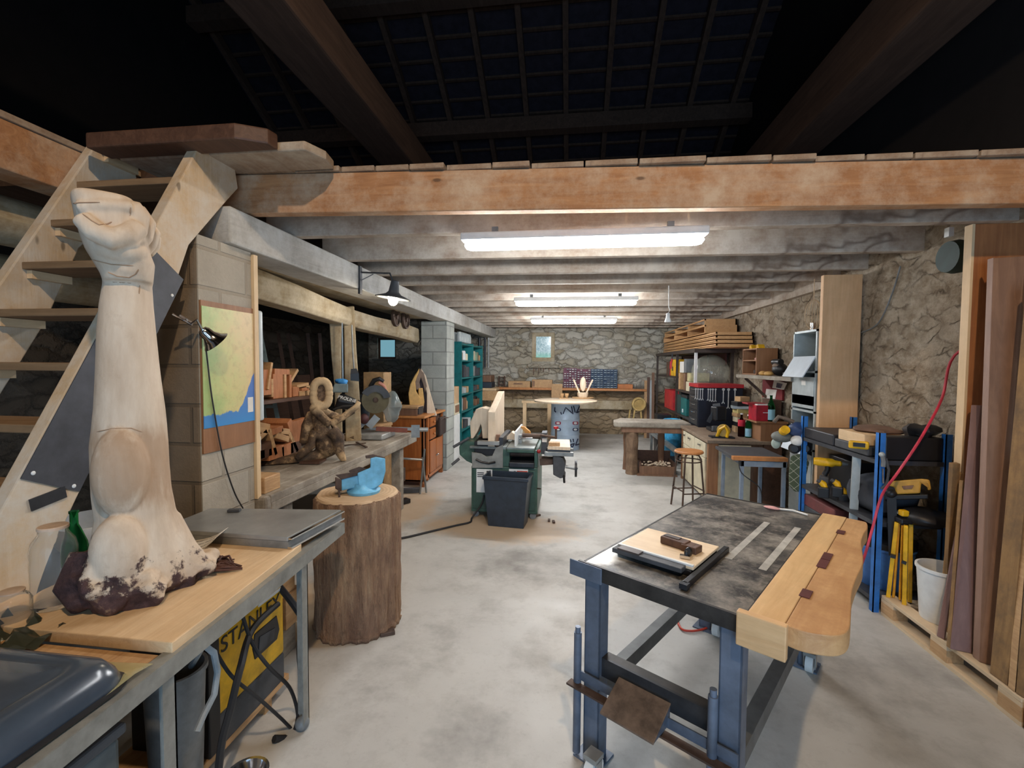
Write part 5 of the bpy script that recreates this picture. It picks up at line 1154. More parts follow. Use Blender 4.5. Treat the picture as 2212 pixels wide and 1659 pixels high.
# teal shelves
TX0, TX1, TY0, TY1, TH = -2.56, -2.08, 8.62, 10.72, 2.13
t = T('teal_shelving', 'tall teal shelving unit behind the far block pillar', 'shelves', (-2.3, 9.7, 0))
tl = M['teal']
TM = (TY0+TY1)/2-.02
for y in (TY0, TM, TY1-.025): B().box(TX0, TX1, y, y+.025, 0, TH).build('side_panel', tl, t)
B().box(TX0-.01, TX0, TY0, TY1, 0, TH).build('back_panel', plain('teal_dark', (16,88,92), .5), t)
LV = [.06, .42, .78, 1.12, 1.44, 1.78, 2.10]
for z in LV:
    for y0, y1 in ((TY0+.025, TM), (TM+.025, TY1-.025)): B().box(TX0, TX1-.005, y0, y1, z-.025, z).build('shelf', tl, t)
cols = [M['white'], M['dkgrey'], M['black'], M['card'], M['greymetal'], M['offwhite'], M['walnut'], plain('pale_green_tin', (150,176,150), .5)]
names = ['white', 'charcoal', 'black', 'tan', 'grey', 'cream', 'brown', 'pale green']
k = 0
for li in range(1, 6):
    for bay, (y0, y1) in enumerate(((TY0+.06, TM-.04), (TM+.06, TY1-.06))):
        y = y0; n_ = 0
        while y < y1-.1 and n_ < 8:
            small = li == 3
            w = random.uniform(.10, .17) if small else random.uniform(.13, .24); h = random.uniform(.10, .13) if small else random.uniform(.12, .26); ci = random.choice([1, 2, 1, 2, 4]) if li in (3, 4) and random.random() < .7 else random.randrange(8)
            lv = ['bottom', 'second', 'third', 'fourth', 'top'][li-1]; OR_ = ['first', 'second', 'third', 'fourth', 'fifth', 'sixth', 'seventh', 'eighth'][n_]
            xs = TX1-.03-random.uniform(0, .05)
            if random.random() < .5: o = B().lathe([(w*.45, 0), (w*.46, h*.9), (w*.4, h*.92), (w*.4, h), (.001, h)], (xs-w*.5, y+w/2, LV[li]), 14).build('tin', cols[ci], smooth=True)
            else: o = B().box(xs-.2, xs, y, y+w*.92, LV[li], LV[li]+h).build('box', cols[ci], bev=.004)
            kn = 'tin' if o.name.startswith('tin') else 'box'; tag(o, '%s %s, %s from the left in the %s bay of the %s teal shelf' % (names[ci], kn, OR_, ('left', 'right')[bay], lv), kn, 'tins and boxes on the %s teal shelf' % lv); y += w+.015; n_ += 1
for i in range(16):
    y = 8.68+(i//2)*.125; x = -2.15-(i % 2)*.13
    t = T('jam_jar', 'empty clear glass jar standing on top of the teal unit', 'jar', (x, y, TH), 'glass jars on the teal unit')
    B().lathe([(.045, 0), (.048, .01), (.048, .13), (.036, .16), (.036, .19), (.032, .19), (.032, .16), (.043, .13), (.043, .012), (.001, .01)], (x, y, TH), 12).build('jar_glass', G_JAR, t, smooth=True)
# white fridge-like box with little cabinet and carton beside the pillar
tag(B().box(-2.4, -2.03, 7.85, 8.3, 0, .80).build('white_cupboard', M['white'], bev=.012), 'white cupboard between the far block pillar and the teal shelves', 'cupboard')
t = T('small_cabinet', 'small cream box with a dark panel on top of the white cupboard', 'box', (-2.2, 8.05, .80))
B().box(-2.35, -2.03, 7.9, 8.25, .80, 1.0).build('case', M['offwhite'], t, bev=.008)
B().box(-2.032, -2.025, 7.94, 8.21, .84, .97).build('dark_panel', M['walnut'], t)
tag(B().box(-2.35, -2.04, 7.9, 8.25, 1.0, 1.3).build('carton', M['card'], bev=.005), 'tan carton on top of the small cream box', 'carton')
# ================================================================== RIGHT
# steel-topped workbench in the foreground, built square then turned
t = T('steel_workbench', 'heavy blue-grey steel workbench with a worn black top and a live-edge side slab', 'workbench', (0, 0, 0))
L_, W_, ZT = 1.43, .63, .86
BS = M['bluesteel']
nt = NT('worn_black_top'); a = nt.noise(4.5, 7, .72); b = nt.noise(11, 6, .8); x = nt.xyz(); c0 = nt.noise(2.0, 4, .6, nt.map((1,1,1), (3,9,0)))
c = nt.mix(nt.ramp(a, [(.42, W01(0)), (.64, W01(1))]), (56,56,57), (148,142,132)); c = nt.mix(nt.math('MULTIPLY', nt.ramp(b, [(.52, W01(0)), (.68, W01(1))]), .6), c, (166,158,146))
# white paint spill at the near left corner
sp = nt.math('ADD', nt.math('ADD', nt.math('MULTIPLY', nt.math('ADD', x[0], .02), 2.4), nt.math('MULTIPLY', nt.math('ABSOLUTE', nt.math('SUBTRACT', x[1], .14)), 1.3)), nt.math('MULTIPLY', nt.math('SUBTRACT', a, .5), .5))
c = nt.mix(nt.ramp(sp, [(.30, W01(1)), (.42, W01(0))]), c, (222,220,214))
nt.bump(b, .15, .01); M_TOP = nt.out(c, nt.ramp(a, [(.3, W01(.35)), (.7, W01(.6))]), .2)
B().box(0, W_, 0, L_, ZT-.006, ZT).build('steel_top', M_TOP, t, bev=.002)
rim = plain('rim_steel', (66,64,62), .5, .5, .35, 6)
B().box(-.03, W_, -.012, -.0, ZT-.06, ZT).build('front_angle', rim, t)
B().box(-.07, .09, -.018, -.012, ZT-.07, ZT-.002).build('front_bracket', BS, t, bev=.003)
B().box(-.008, 0, 0, L_, ZT-.06, ZT+.001).build('side_angle', rim, t)
B().box(W_, W_+.008, 0, L_, ZT-.06, ZT+.001).build('side_angle', rim, t)
B().box(0, W_, L_, L_+.008, ZT-.06, ZT+.004).build('rear_angle', rim, t)
for x0 in (.0, W_-.075):
    for y0 in (.0, L_-.08):
        if y0 > .5 and x0 > .3: pass
        lg = B().box(x0, x0+.075, y0, y0+.008, 0, ZT-.01).box(x0+(0 if x0 > .3 else .0), x0+.008, y0, y0+.07, 0, ZT-.01).box(x0+.067, x0+.075, y0, y0+.07, 0, ZT-.01).build('leg', BS, t, bev=.002)
        B().box(x0-.03, x0+.10, y0-.03, y0+.09, 0, .008).build('foot_plate', BS, lg)
for x0 in (-.02, W_-.085): B().cyl((x0, -.02, .02), (x0, -.02, .55), .017).cyl((x0, -.02, .55), (x0, -.02, .575), .012).build('jack_tube', BS, t, smooth=True)
B().box(.075, W_-.075, .02, .032, .38, .46).build('cross_rail', M['darksteel'], t)
B().box(.075, W_-.075, .032, .075, .452, .46).build('cross_rail_flange', rim, t)
B().box(-.05, W_, -.06, -.022, .325, .333).build('step_bar', M['iron'], t)
B().box(-.03, W_, -.02, -.014, .345, .385).build('step_rail', BS, t)
B().prism([(-.14, .352), (.005, .42), (.005, .428), (-.14, .36)], .165, .385, 'x').build('pedal_plate', plain('worn_pedal', (116,98,84), .6, .3, .3, 12), t, bev=.002)
B().prism([(-.13, .355), (.0, .35), (.0, .42)], .377, .384, 'x').build('pedal_side', BS, t)
B().box(W_-.06, W_-.005, .07, L_-.08, .27, .34).build('long_stretcher', plain('greybar', (104,106,106), .5, .4), t)
B().box(.02, .07, .07, L_-.08, .27, .34).build('long_stretcher', plain('greybar', (104,106,106)), t)
for x0, y0, y1 in ((.425, .45, 1.09), (.565, .43, 1.11)): B().box(x0, x0+.03, y0, y1, ZT, ZT+.0012).build('steel_inlay', plain('inlay', (176,174,166), .5), t)
# wooden slab on the right flank
sl0 = B().box(W_+.012, W_+.121, .0, 1.42, ZT-.045, ZT+.02).build('beech_rail', wood('beech_rail', (206,164,112), (230,194,142), 'y', .8, .5, knots=False), t, bev=.003)
pts = [(.752, .0), (.80, -.004), (.85, .015), (.89, .05), (.906, .115), (.896, .258), (.882, .408), (.880, .559), (.884, .70), (.880, .80), (.862, .95), (.850, 1.055), (.848, 1.18), (.853, 1.29), (.842, 1.39), (.82, 1.411), (.752, 1.415)]
def smooth2(P, n=5):
    o = []
    for i in range(len(P)-1):
        p0, p1, p2, p3 = [Vector(P[max(0, min(len(P)-1, i+k))]) for k in (-1, 0, 1, 2)]
        for k in range(n):
            u = k/n; o.append(tuple(.5*((2*p1)+(p2-p0)*u+(2*p0-5*p1+4*p2-p3)*u*u+(3*p1-p0-3*p2+p3)*u**3)))
    return o+[tuple(P[-1])]
pts = smooth2(pts)
sl1 = B().prism(pts, ZT-.05, ZT+.018).build('live_edge_slab', wood('cherry_slab', (188,142,94), (216,174,124), 'y', .8, .5, (170,124,80), .3), t, bev=.004)
for y0, L0 in ((.24, .07), (.57, .10), (.675, .09), (1.09, .06)): B().box(W_+.115, W_+.148, y0, y0+L0, ZT+.019, ZT+.022).build('dark_key', plain('purple_key', (92,50,48), .5), t)
B().box(W_-.012, W_+.135, -.042, -.013, ZT-.085, ZT+.03).build('end_vice_board', wood('end_board', (206,164,116), (226,188,140), 'x', .8, .5, knots=False), t, bev=.004)
for (x0, y0) in ((.62, 1.33), (.10, -.075), (.12, 1.33)):
    w = B().cyl((x0-.018, y0, .05), (x0+.018, y0, .05), .05, n=20).build('castor_wheel', M['white'], t, smooth=True)
    B().box(x0-.03, x0+.03, y0-.03, y0+.03, .095, .115).box(x0-.03, x0-.024, y0-.02, y0+.02, .03, .1).box(x0+.024, x0+.03, y0-.02, y0+.02, .03, .1).build('castor_fork', M['galv'], w)
t.location = (.068, 1.975, 0); t.rotation_euler = (0, 0, -math.atan2(.825, 1.18))
BM = Matrix.Translation(t.location) @ Matrix.Rotation(-math.atan2(.825, 1.18), 4, 'Z')
# things on the bench, in the bench's own directions
def onbench(o): 
    o.data.transform(Matrix.Translation(o.location)); o.location = (0, 0, 0)
    o.matrix_world = BM; return o
t = T('router_plate', 'black framed plate with a maple panel lying on the near left of the steel workbench', 'panel', (0, 0, 0))
B().cbox((.225, .31, ZT+.012), (.33, .30, .024)).build('base_frame', M['black'], t, bev=.004)
B().cbox((.225, .32, ZT+.031), (.34, .30, .013)).build('maple_panel', wood('maple_panel', (222,196,160), (240,218,186), 'x', 1, .5, knots=False), t, bev=.003)
B().cbox((.21, .15, ZT+.028), (.31, .05, .02)).build('plinth_bar', M['dkgrey'], t, bev=.003)
B().cbox((.225, .178, ZT+.038), (.335, .014, .012)).build('white_strip', M['white'], t)
B().cbox((.13, .15, ZT+.041), (.10, .045, .006)).build('cover_plate', plain('brownish', (84,74,70), .5), t)
t.matrix_world = BM
t = T('square_fence', 'long black straightedge bar lying beside the maple panel', 'bar', (0, 0, 0))
B().cbox((.408, .29, ZT+.012), (.024, .48, .024)).build('bar', M['black'], t, bev=.003); B().cbox((.41, .045, ZT+.014), (.03, .03, .02)).build('bar_end', M['darksteel'], t)
t.matrix_world = BM
t = T('cam_clamp', 'dark brown wooden cam clamp with a black lever lying on the maple panel', 'clamp', (0, 0, 0))
B().cbox((.25, .34, ZT+.055), (.12, .055, .034), -.1).build('wood_grip', M['darkwood'], t, bev=.005)
B().cbox((.325, .33, ZT+.052), (.07, .06, .03), -.1).build('wood_jaw', M['darkwood'], t, bev=.004)
B().cbox((.235, .345, ZT+.073), (.07, .03, .004), -.1).build('label_plate', plain('brownish', (84,74,70)), t)
B().ell((.335, .27, ZT+.052), (.014, .03, .022), 12, 8).cyl((.33, .29, ZT+.045), (.34, .25, ZT+.065), .012).build('lever', M['black'], t, smooth=True)
B().cbox((.335, .235, ZT+.045), (.04, .02, .012), .3).build('metal_foot', M['chrome'], t)
t.matrix_world = BM
t = T('wire_tool', 'pink and white handled wire tool lying at the far end of the steel workbench', 'tool', (0, 0, 0))
B().ell((.40, 1.36, ZT+.010), (.045, .02, .010), 12, 6).build('pink_grip', plain('pink', (214,160,156), .6), t, smooth=True)
B().tube([(.43, 1.37, ZT+.008), (.50, 1.39, ZT+.01), (.58, 1.36, ZT+.008)], .006, 6).build('white_rod', M['white'], t, smooth=True)
t.matrix_world = BM
cable([Pz(1468, 1318, .012), Pz(1464, 1340, .012), Pz(1475, 1360, .012), Pz(1505, 1362, .012), Pz(1540, 1352, .012), Pz(1600, 1330, .012)], .007, 'red air hose lying in a loop on the floor under the steel workbench', plain('orange_hose', (190,60,40), .5))

# desk with its end panels and drawers
DZ = .80; DX0, DX1, DY0, DY1 = 1.66, 2.5, 5.86, 7.24
t = T('desk', 'brown desk with cream drawer fronts against the right wall', 'desk', (2.1, 6.7, 0))
B().box(DX0-.02, DX1, DY0-.02, DY1, DZ-.04, DZ).build('desktop', wood('worn_desk', (104,84,68), (140,118,96), 'y', 1, .7, (150,132,112), .3, knots=False), t, bev=.006)
B().box(DX0, DX0+.12, DY0, DY0+.05, 0, DZ-.04).build('end_panel', M['brownply'], t, bev=.003)
B().box(DX1-.2, DX1, DY0, DY0+.04, 0, DZ-.04).build('end_panel', M['darkwood'], t)
B().box(DX0, DX0+.05, DY1-.07, DY1, 0, DZ-.04).build('end_panel', M['brownply'], t)
B().box(DX0+.12, DX0+.50, DY0+.02, DY0+.04, .04, DZ-.06).build('white_end', M['offwhite'], t)
B().box(DX0+.02, DX1-.05, DY0+.05, DY1-.1, .03, DZ-.05).build('carcass', M['walnut'], t)
ys = [DY0+.10, DY0+.62, DY0+1.12, DY1-.12]
for y0, y1 in zip(ys[:-1], ys[1:]):
    for z0, z1 in ((.56, .74), (.06, .55)):
        d = B().box(DX0-.008, DX0+.02, y0+.01, y1-.01, z0, z1).build('drawer' if z0 > .5 else 'door', M['offwhite'], t, bev=.003)
        B().tube([(DX0-.01, (y0+y1)/2-.06, z1-.05), (DX0-.028, (y0+y1)/2, z1-.058), (DX0-.01, (y0+y1)/2+.06, z1-.05)], .008, 6).build('handle', M['chrome'], d, smooth=True)
# school table
SX0, SX1, SY0, SY1, SZ = 1.75, 2.2, 5.03, 5.66, .75
t = T('school_table', 'small table on blue-grey square tubes with an orange front edge before the desk', 'table', (1.95, 5.3, 0))
B().box(SX0-.07, SX1, SY0+.04, SY1, SZ-.02, SZ+.012).build('tabletop', M['dkgrey'], t, bev=.003)
B().box(SX0-.08, SX1, SY0-.02, SY0+.05, SZ-.025, SZ+.014).build('front_edge', M['honey'], t, bev=.004)
for x in (SX0, SX1-.04):
    for y in (SY0, SY1-.04): B().box(x, x+.035, y, y+.035, 0, SZ-.02).build('leg', M['bluegrey'], t, bev=.003)
B().box(SX0, SX1, SY0, SY0+.03, SZ-.09, SZ-.03).build('rail', M['bluegrey'], t, bev=.003)
B().bar((SX0+.018, SY1-.02, SZ-.05), (SX0+.018, SY0+.02, SZ-.05), .03, .05).build('rail', M['bluegrey'], t)
cable([(SX0-.02, SY0-.0, SZ-.02), (SX0+.0, SY0-.03, .6), (SX0+.18, SY0-.03, .45), (SX0+.22, SY0-.0, .25), (SX0+.26, SY0+.03, .18)], .005, 'thin black flex hanging below the orange edge of the school table')
# stool
t = T('bar_stool', 'tall round wooden-seated stool with black tube legs before the desk', 'stool', (1.40, 5.72, 0))
sc_ = Vector((1.40, 5.72, 0)); sh = .66
B().lathe([(.001, sh), (.15, sh), (.165, sh+.008), (.165, sh+.022), (.155, sh+.032), (.001, sh+.03)], sc_, 32).build('seat', M['honey'], t, smooth=True)
for k in range(4):
    a = PI/4+.25+k*PI/2; d = Vector((math.cos(a), math.sin(a), 0))
    B().tube([sc_+d*.06+Vector((0,0,sh-.012)), sc_+d*.115+Vector((0,0,sh-.018)), sc_+d*.14+Vector((0,0,sh-.06)), sc_+d*.165+Vector((0,0,.35)), sc_+d*.20], .011, 8).build('leg', M['iron'], t, smooth=True)
for z, r, nme in ((sh-.09, .145, 'upper_ring'),):
    B().tube([sc_+Vector((r*math.cos(2*PI*k/24), r*math.sin(2*PI*k/24), z)) for k in range(25)], .007, 6).build(nme, M['iron'], t, smooth=True)
for k in range(4):
    a0 = PI/4+.25+k*PI/2; a1 = a0+PI/2; z = .2+.03*(k % 2)
    B().tube([sc_+Vector((.185*math.cos(a0), .185*math.sin(a0), z)), sc_+Vector((.185*math.cos(a1), .185*math.sin(a1), z))], .008, 6).build('footrest', M['iron'], t, smooth=True)
# slab bench
t = T('slab_bench', 'rustic bench of a thick weathered slab on carved trunk legs', 'bench', (1.3, 7.5, 0))
a = Py(1326, 912, 7.28); b = Py(1470, 909, 7.28)
B().prism([(a.x, 7.32), (a.x+.08, 7.26), (1.81, 7.27), (1.81, 7.80), (a.x+.15, 7.86), (a.x+.02, 7.6)], .745, .825).build('slab_top', M['benchgrey'], t, bev=.02)
B().prism([(a.x+.12, 7.30), (1.78, 7.30), (1.78, 7.4), (a.x+.12, 7.4)], .66, .745).build('apron', M['walnut'], t, bev=.01)
def trunk(c, r, h, mat, seed): return B().lathe([(r*1.05, 0), (r, .05), (r*.92, h*.4), (r*1.08, h*.7), (r*.95, h)], c, 20, None, lambda tt, z: 1+.18*mnoise.noise(Vector((math.cos(tt)*1.5+seed, math.sin(tt)*1.5, z*3))))
trunk((.95, 7.40, 0), .095, .745, M['walnut'], 1).build('leg', wood('carved_trunk', (112,88,68), (156,128,102), 'z', 2, .85, (88,66,50), .4), t, smooth=True)
trunk((.90, 7.70, 0), .05, .745, M['walnut'], 2).build('leg', M['walnut'], t, smooth=True)
trunk((1.45, 7.70, 0), .05, .745, M['walnut'], 5).build('leg', M['walnut'], t, smooth=True)
t = T('shavings_crate', 'low brown wooden crate of wood shavings under the slab bench', 'crate', (1.3, 7.5, 0))
B().box(1.06, 1.60, 7.32, 7.35, .02, .14).build('front_board', M['walnut'], t); B().box(1.06, 1.60, 7.72, 7.75, .02, .32).build('rear_board', M['darkwood'], t)
for x in (1.06, 1.57): B().box(x, x+.03, 7.35, 7.72, .02, .2).build('side_board', M['darkwood'], t)
B().box(1.02, 1.62, 7.27, 7.80, 0, .02).build('bottom_board', M['walnut'], t)
ch = B()
for i in range(70): ch.ell((random.uniform(1.1, 1.56), random.uniform(7.37, 7.70), random.uniform(.03, .17)), (random.uniform(.015, .05), .02, .012), 6, 4, M=Matrix.Rotation(random.random()*6, 3, 'Z') @ Matrix.Rotation(random.random()*2, 3, 'X'))
tag(ch.build('wood_shavings', M['pale']), 'pale curled wood shavings in the crate under the slab bench', 'shavings', kind='stuff')
# things behind, under the rack
t = T('saw_fence', 'long grey slanting metal rail behind the slab bench', 'rail', (1.6, 8.5, 0))
B().bar(Py(1406, 932, 8.6), Py(1462, 975, 7.9), .06, .07).build('rail_bar', M['steel'], t); B().bar(Py(1424, 958, 8.3), Py(1415, 985, 8.3), .04, .04).build('strut', M['steel'], t)
B().bar(Py(1408, 935, 8.6), Py(1406, 990, 8.6), .04, .04).build('leg', M['steel'], t); B().bar(Py(1460, 975, 7.92), Py(1462, 1005, 7.92), .04, .04).build('leg', M['steel'], t)
a = Py(1443, 920, 8.3); t = T('bin_bag', 'bright blue rubbish bag hanging in a bin behind the slab bench', 'bag', (a.x+.08, 8.45, 0))
B().lathe([(.12, .12), (.17, .25), (.18, .5), (.17, .74), (.14, .76), (.001, .7)], (a.x+.1, 8.45, 0), 24, None, lambda tt, z: 1+.09*mnoise.noise(Vector((math.cos(tt)*4, math.sin(tt)*4, z*9)))).build('bag_film', plain('cyan_bag', (70,170,220), .4, 0, .3, 12, .3), t, smooth=True)
B().lathe([(.001, 0), (.12, 0), (.14, .12), (.001, .12)], (a.x+.1, 8.45, 0), 24).build('bin_base', M['navy'], t, smooth=True)
a = Py(1424, 930, 9.0); tag(B().box(a.x-.06, a.x+.2, 8.9, 9.2, 0, .78).build('black_box', M['black'], bev=.01), 'tall black box standing behind the blue rubbish bag', 'box')
# dark steel rack
RX0, RX1, RY0, RY1, RZ = 1.93, 2.52, 7.65, 11.0, 1.97
t = T('steel_rack', 'dark brown steel rack full of tools against the right wall', 'rack', (2.2, 9.3, 0)); DS = plain('rack_brown', (72,62,56), .6, .3)
for y in (RY0, 8.95, RY1-.04):
    for x in (RX0, RX1-.04): B().box(x, x+.04, y, y+.04, 0, RZ-.02).build('upright', DS if (x > 2 or y > 8) else M['white'], t)
B().box(RX0-.02, RX1, RY0-.05, RY1, RZ-.06, RZ).build('top_shelf', DS, t)
for z, y0, y1 in ((1.5, 8.97, RY1), (1.27, RY0, 8.97), (.83, RY0, RY1), (.2, RY0, RY1)): B().box(RX0, RX1, y0, y1, z-.035, z).build('shelf', DS, t)
B().box(RX1-.02, RX1, 8.0, RY1, 1.72, RZ-.06).build('back_panel', plain('rack_red', (96,40,36), .6), t)
# slatted crates on the rack
def tray(px_x0, y0, y1, z0, h, lab, grp, x1=2.56, layers=1, div=3):
    t = T('slatted_tray', lab, 'tray', (px_x0, (y0+y1)/2, z0), grp)
    wd_ = M['honeyp']
    B().box(px_x0, x1, y0, y1, z0, z0+.012).build('bottom', wd_, t)
    B().box(px_x0, px_x0+.02, y0, y1, z0+h-.022, z0+h).build('front_rail', wd_, t)
    for k in range(div+1): y = y0+(y1-y0-.02)*k/div; B().box(px_x0, x1, y, y+.02, z0+.012, z0+h).build('crosspiece', wd_, t)
    B().box(x1-.02, x1, y0, y1, z0, z0+h).build('rear_rail', wd_, t)
M['honeyp'] = wood('crate_pine', (190,142,92), (218,172,120), 'y', 1, .6, knots=False)
for k, nm in enumerate(('bottom', 'second', 'third', 'fourth')):
    tray(2.04+.004*k, 6.95+.02*k, 10.8, RZ+.003+.058*k, .042, 'long shallow pine tray on the dark steel rack, %s of the stack of four' % nm, 'pine trays on the rack', div=3)
tray(2.06, 7.62, 10.9, RZ+.24, .13, 'deep open pine tray on top of the stack of shallow trays', 'pine trays on the rack')
tray(2.08, 7.7, 10.9, RZ+.373, .10, 'topmost open pine tray of the stack on the steel rack', 'pine trays on the rack')
def rk(y0, y1, z, h, mat, name, lab, cat, x0=1.95, x1=2.25): return tag(B().box(x0, x1, y0, y1, z, z+h).build(name, mat, bev=.005), lab, cat)
t = T('yellow_case', 'yellow tool case standing on the upper far shelf of the steel rack', 'case', (2.1, 9.4, 1.5))
B().box(1.96, 2.25, 9.2, 9.6, 1.5, 1.82).build('case_body', M['yellow'], t, bev=.01); B().box(1.95, 1.96, 9.38, 9.43, 1.6, 1.68).build('latch', M['black'], t); B().box(1.955, 2.2, 9.6, 9.66, 1.5, 1.79).build('red_side', M['red'], t)
rk(9.75, 9.95, 1.5, .28, M['darkwood'], 'dark_box', 'dark box left of the yellow tool case on the rack', 'box')
rk(8.72, 8.84, 1.27, .30, M['tanoff'], 'wooden_case', 'upright tan case on the middle shelf of the steel rack', 'case'); rk(8.36, 8.46, 1.27, .30, M['walnut'], 'wooden_case', 'narrow brown case right of the tan case on the rack', 'case')
rk(8.56, 8.86, 1.575, .20, M['paper'], 'paper_box', 'white box on top of the upright tan case', 'box', 1.97, 2.2); rk(8.38, 8.54, 1.58, .24, M['grey'], 'paint_can', 'grey can beside the white box on the rack', 'can', 1.97, 2.2)
rk(8.0, 8.28, 1.27, .16, M['offwhite'], 'plastic_case', 'cream plastic case on the middle shelf beside the glass demijohn', 'case'); rk(7.98, 8.2, 1.44, .14, plain('cream', (196,186,140), .6), 'power_pack', 'yellowish cream box on top of the cream plastic case', 'box')
rk(9.3, 10.1, .83, .38, plain('crate_red', (184,40,46), .5), 'red_crate', 'bright red crate on the lower far shelf of the steel rack', 'crate')
t = T('drill_case', 'dark teal drill case on the lower shelf of the steel rack', 'case', (2.1, 8.4, .83)); B().box(1.95, 2.3, 8.25, 8.62, .83, 1.14).build('case_body', plain('case_teal', (26,104,104), .5), t, bev=.012); B().box(1.94, 1.95, 8.42, 8.48, .88, .94).build('label_tag', M['white'], t)
rk(8.64, 8.93, .83, .34, plain('dark_teal', (40,66,66), .5), 'drill_case', 'darker green case left of the teal drill case', 'case'); rk(8.64, 8.8, 1.17, .06, M['black'], 'flat_case', 'flat black case on top of the darker green case', 'case')
rk(8.2, 8.6, 1.14, .05, M['darksteel'], 'flat_tin', 'flat dark tin on top of the teal drill case', 'tin')
tag(B().ell((2.0, 9.45, .25), (.12, .14, .10), 14, 8).build('red_bowl', M['red'], smooth=True), 'red rounded lid on the bottom shelf of the steel rack', 'lid')
p = Py(1452, 775, 8.9); t = T('red_pliers', 'red-handled shears hung on the upright of the steel rack', 'shears', p)
for s_ in (-1, 1): B().tube([p, p+Vector((-.02, s_*.04, -.10)), p+Vector((-.02, s_*.05, -.18))], .014, 6).build('grip', M['red'], t, smooth=True)
B().bar(p, p+Vector((0, 0, .1)), .02, .05).build('blade', M['darksteel'], t)
# demijohn
nt = NT('old_glass'); nt.out((196,196,180), .04); nt.b.inputs['Alpha'].default_value = .3; nt.b.inputs['Specular IOR Level'].default_value = 1.0; G_BALL = nt.m
t = T('demijohn', 'huge round clear glass demijohn lying on the steel rack behind the near upright', 'demijohn', (2.25, 7.95, 1.32))
B().ell((2.25, 7.95, 1.60), (.29, .29, .285), 30, 20).build('glass_globe', G_BALL, t, smooth=True)
B().lathe([(.07, 0), (.06, .1), (.075, .1), (.075, .13), (.05, .13)], (2.25, 8.2, 1.60), 16, Matrix.Rotation(-PI/2, 3, 'X')).build('neck', G_CLEAR, t, smooth=True)
B().lathe([(.001, 0), (.16, 0), (.17, .05), (.15, .05), (.001, .03)], (2.25, 7.95, 1.27), 20).build('stand_ring', M['darkwood'], t)
M['palesteel'] = plain('pale_steel', (206,206,204), .35, .2)
# black drawer cabinet and spanners
KX0, KX1, KY0, KY1, KZ = 1.835, 2.46, 7.06, 7.58, 1.38
t = T('tool_cabinet', 'black steel drawer cabinet standing on the far end of the desk', 'cabinet', (2.1, 7.3, DZ))
B().box(KX0+.012, KX1, KY0, KY1, DZ, KZ).build('cabinet_body', plain('navy_black', (30,32,44), .45, .3), t, bev=.006)
B().box(KX0+.03, KX1, 7.27, KY1, 0, DZ).build('cabinet_stand', M['darkwood'], t)
for k in range(5):
    z = DZ+.02+k*.112; d = B().box(KX0, KX0+.014, KY0+.02, KY1-.02, z, z+.104).build('drawer', M['darksteel'], t, bev=.003)
    B().tube([(KX0-.002, KY0+.12, z+.08), (KX0-.014, KY0+.2, z+.075), (KX0-.014, KY0+.3, z+.075), (KX0-.002, KY0+.38, z+.08)], .007, 6).build('pull', M['chrome'], d, smooth=True)
B().box(KX0-.005, KX1+.01, KY0-.01, KY1, KZ, KZ+.055).build('red_tray', plain('tray_red', (170,36,40), .45), t, bev=.006)
for i, (px, L) in enumerate(((1503, .15), (1508, .16), (1513, .165), (1518, .165), (1530, .17), (1535, .18), (1540, .185), (1546, .185), (1563, .21), (1574, .28), (1588, .34))):
    p = Py(px, 842, KY0-.012); t2 = T('spanner', ['shortest spanner hung at the left end of the row on the black cabinet', 'second spanner from the left on the black cabinet', 'third spanner from the left on the black cabinet', 'fourth spanner from the left on the black cabinet', 'spanner fifth from the left, first of the middle four on the black cabinet', 'sixth spanner from the left on the black cabinet', 'seventh spanner from the left on the black cabinet', 'eighth spanner from the left on the black cabinet', 'long spanner third from the right on the black cabinet', 'long open-jawed spanner second from the right on the black cabinet', 'longest spanner at the right end of the row on the black cabinet'][i], 'spanner', p, 'spanners on the black cabinet')
    x, z = p.x, KZ-.005; w = .008+.004*(L > .2)
    B().box(x-w*.5, x+w*.5, KY0-.014, KY0-.006, z-L+.02, z-.02).build('shank', M['palesteel'], t2)
    B().lathe([(w*.8, -.004), (w*1.6, -.004), (w*1.6, .004), (w*.8, .004)], (x, KY0-.01, z-.015), 12, Matrix.Rotation(PI/2, 3, 'X')).build('ring_end', M['palesteel'], t2)
    for s_ in (-1, 1): B().bar((x, KY0-.01, z-L+.02), (x+s_*w*1.6, KY0-.01, z-L-.012), w*.9, .008, up=(0, 1, 0)).build('jaw', M['palesteel'], t2)
# power tools and bottles on the desk
t = T('desk_vice', 'black bench vice standing on the desk before the black cabinet', 'vice', (1.98, 6.75, DZ))
q, u, n = view_plane(1.98, 6.7)
B().cbox(q(1552, 893), (.16, .14, .2), .3).build('vice_body', M['black'], t, bev=.02); B().bar(q(1530, 912), q(1545, 885), .05, .05).build('vice_screw', M['black'], t); B().box(1.9, 2.14, 6.6, 6.85, DZ, DZ+.05).build('base', M['black'], t, bev=.01)
B().cyl(q(1540, 878), q(1556, 876), .035).build('jaw', M['dkgrey'], t, smooth=True)
t = T('circular_saw', 'yellow and black circular saw standing on the near edge of the desk', 'saw', (1.86, 6.08, DZ))
q, u, n = view_plane(1.86, 6.08)
B().box(1.74, 2.02, 6.02, 6.16, DZ, DZ+.015).build('sole_plate', M['black'], t)
B().lathe([(.001, -.02), (.075, -.02), (.08, 0), (.075, .02), (.001, .02)], q(1563, 930), 24, (-Vector((1.86, 6.08, 0)).normalized()).to_track_quat('Z', 'Y').to_matrix()).build('blade_guard', plain('sand_yellow', (196,160,72), .5), t, smooth=True)
B().tube([q(1548, 945), q(1556, 928, -.03), q(1566, 921, -.03), q(1573, 932, -.03), q(1570, 945, -.03)], [.02, .022, .024, .022, .018], 8).build('handle', M['yellow'], t, smooth=True)
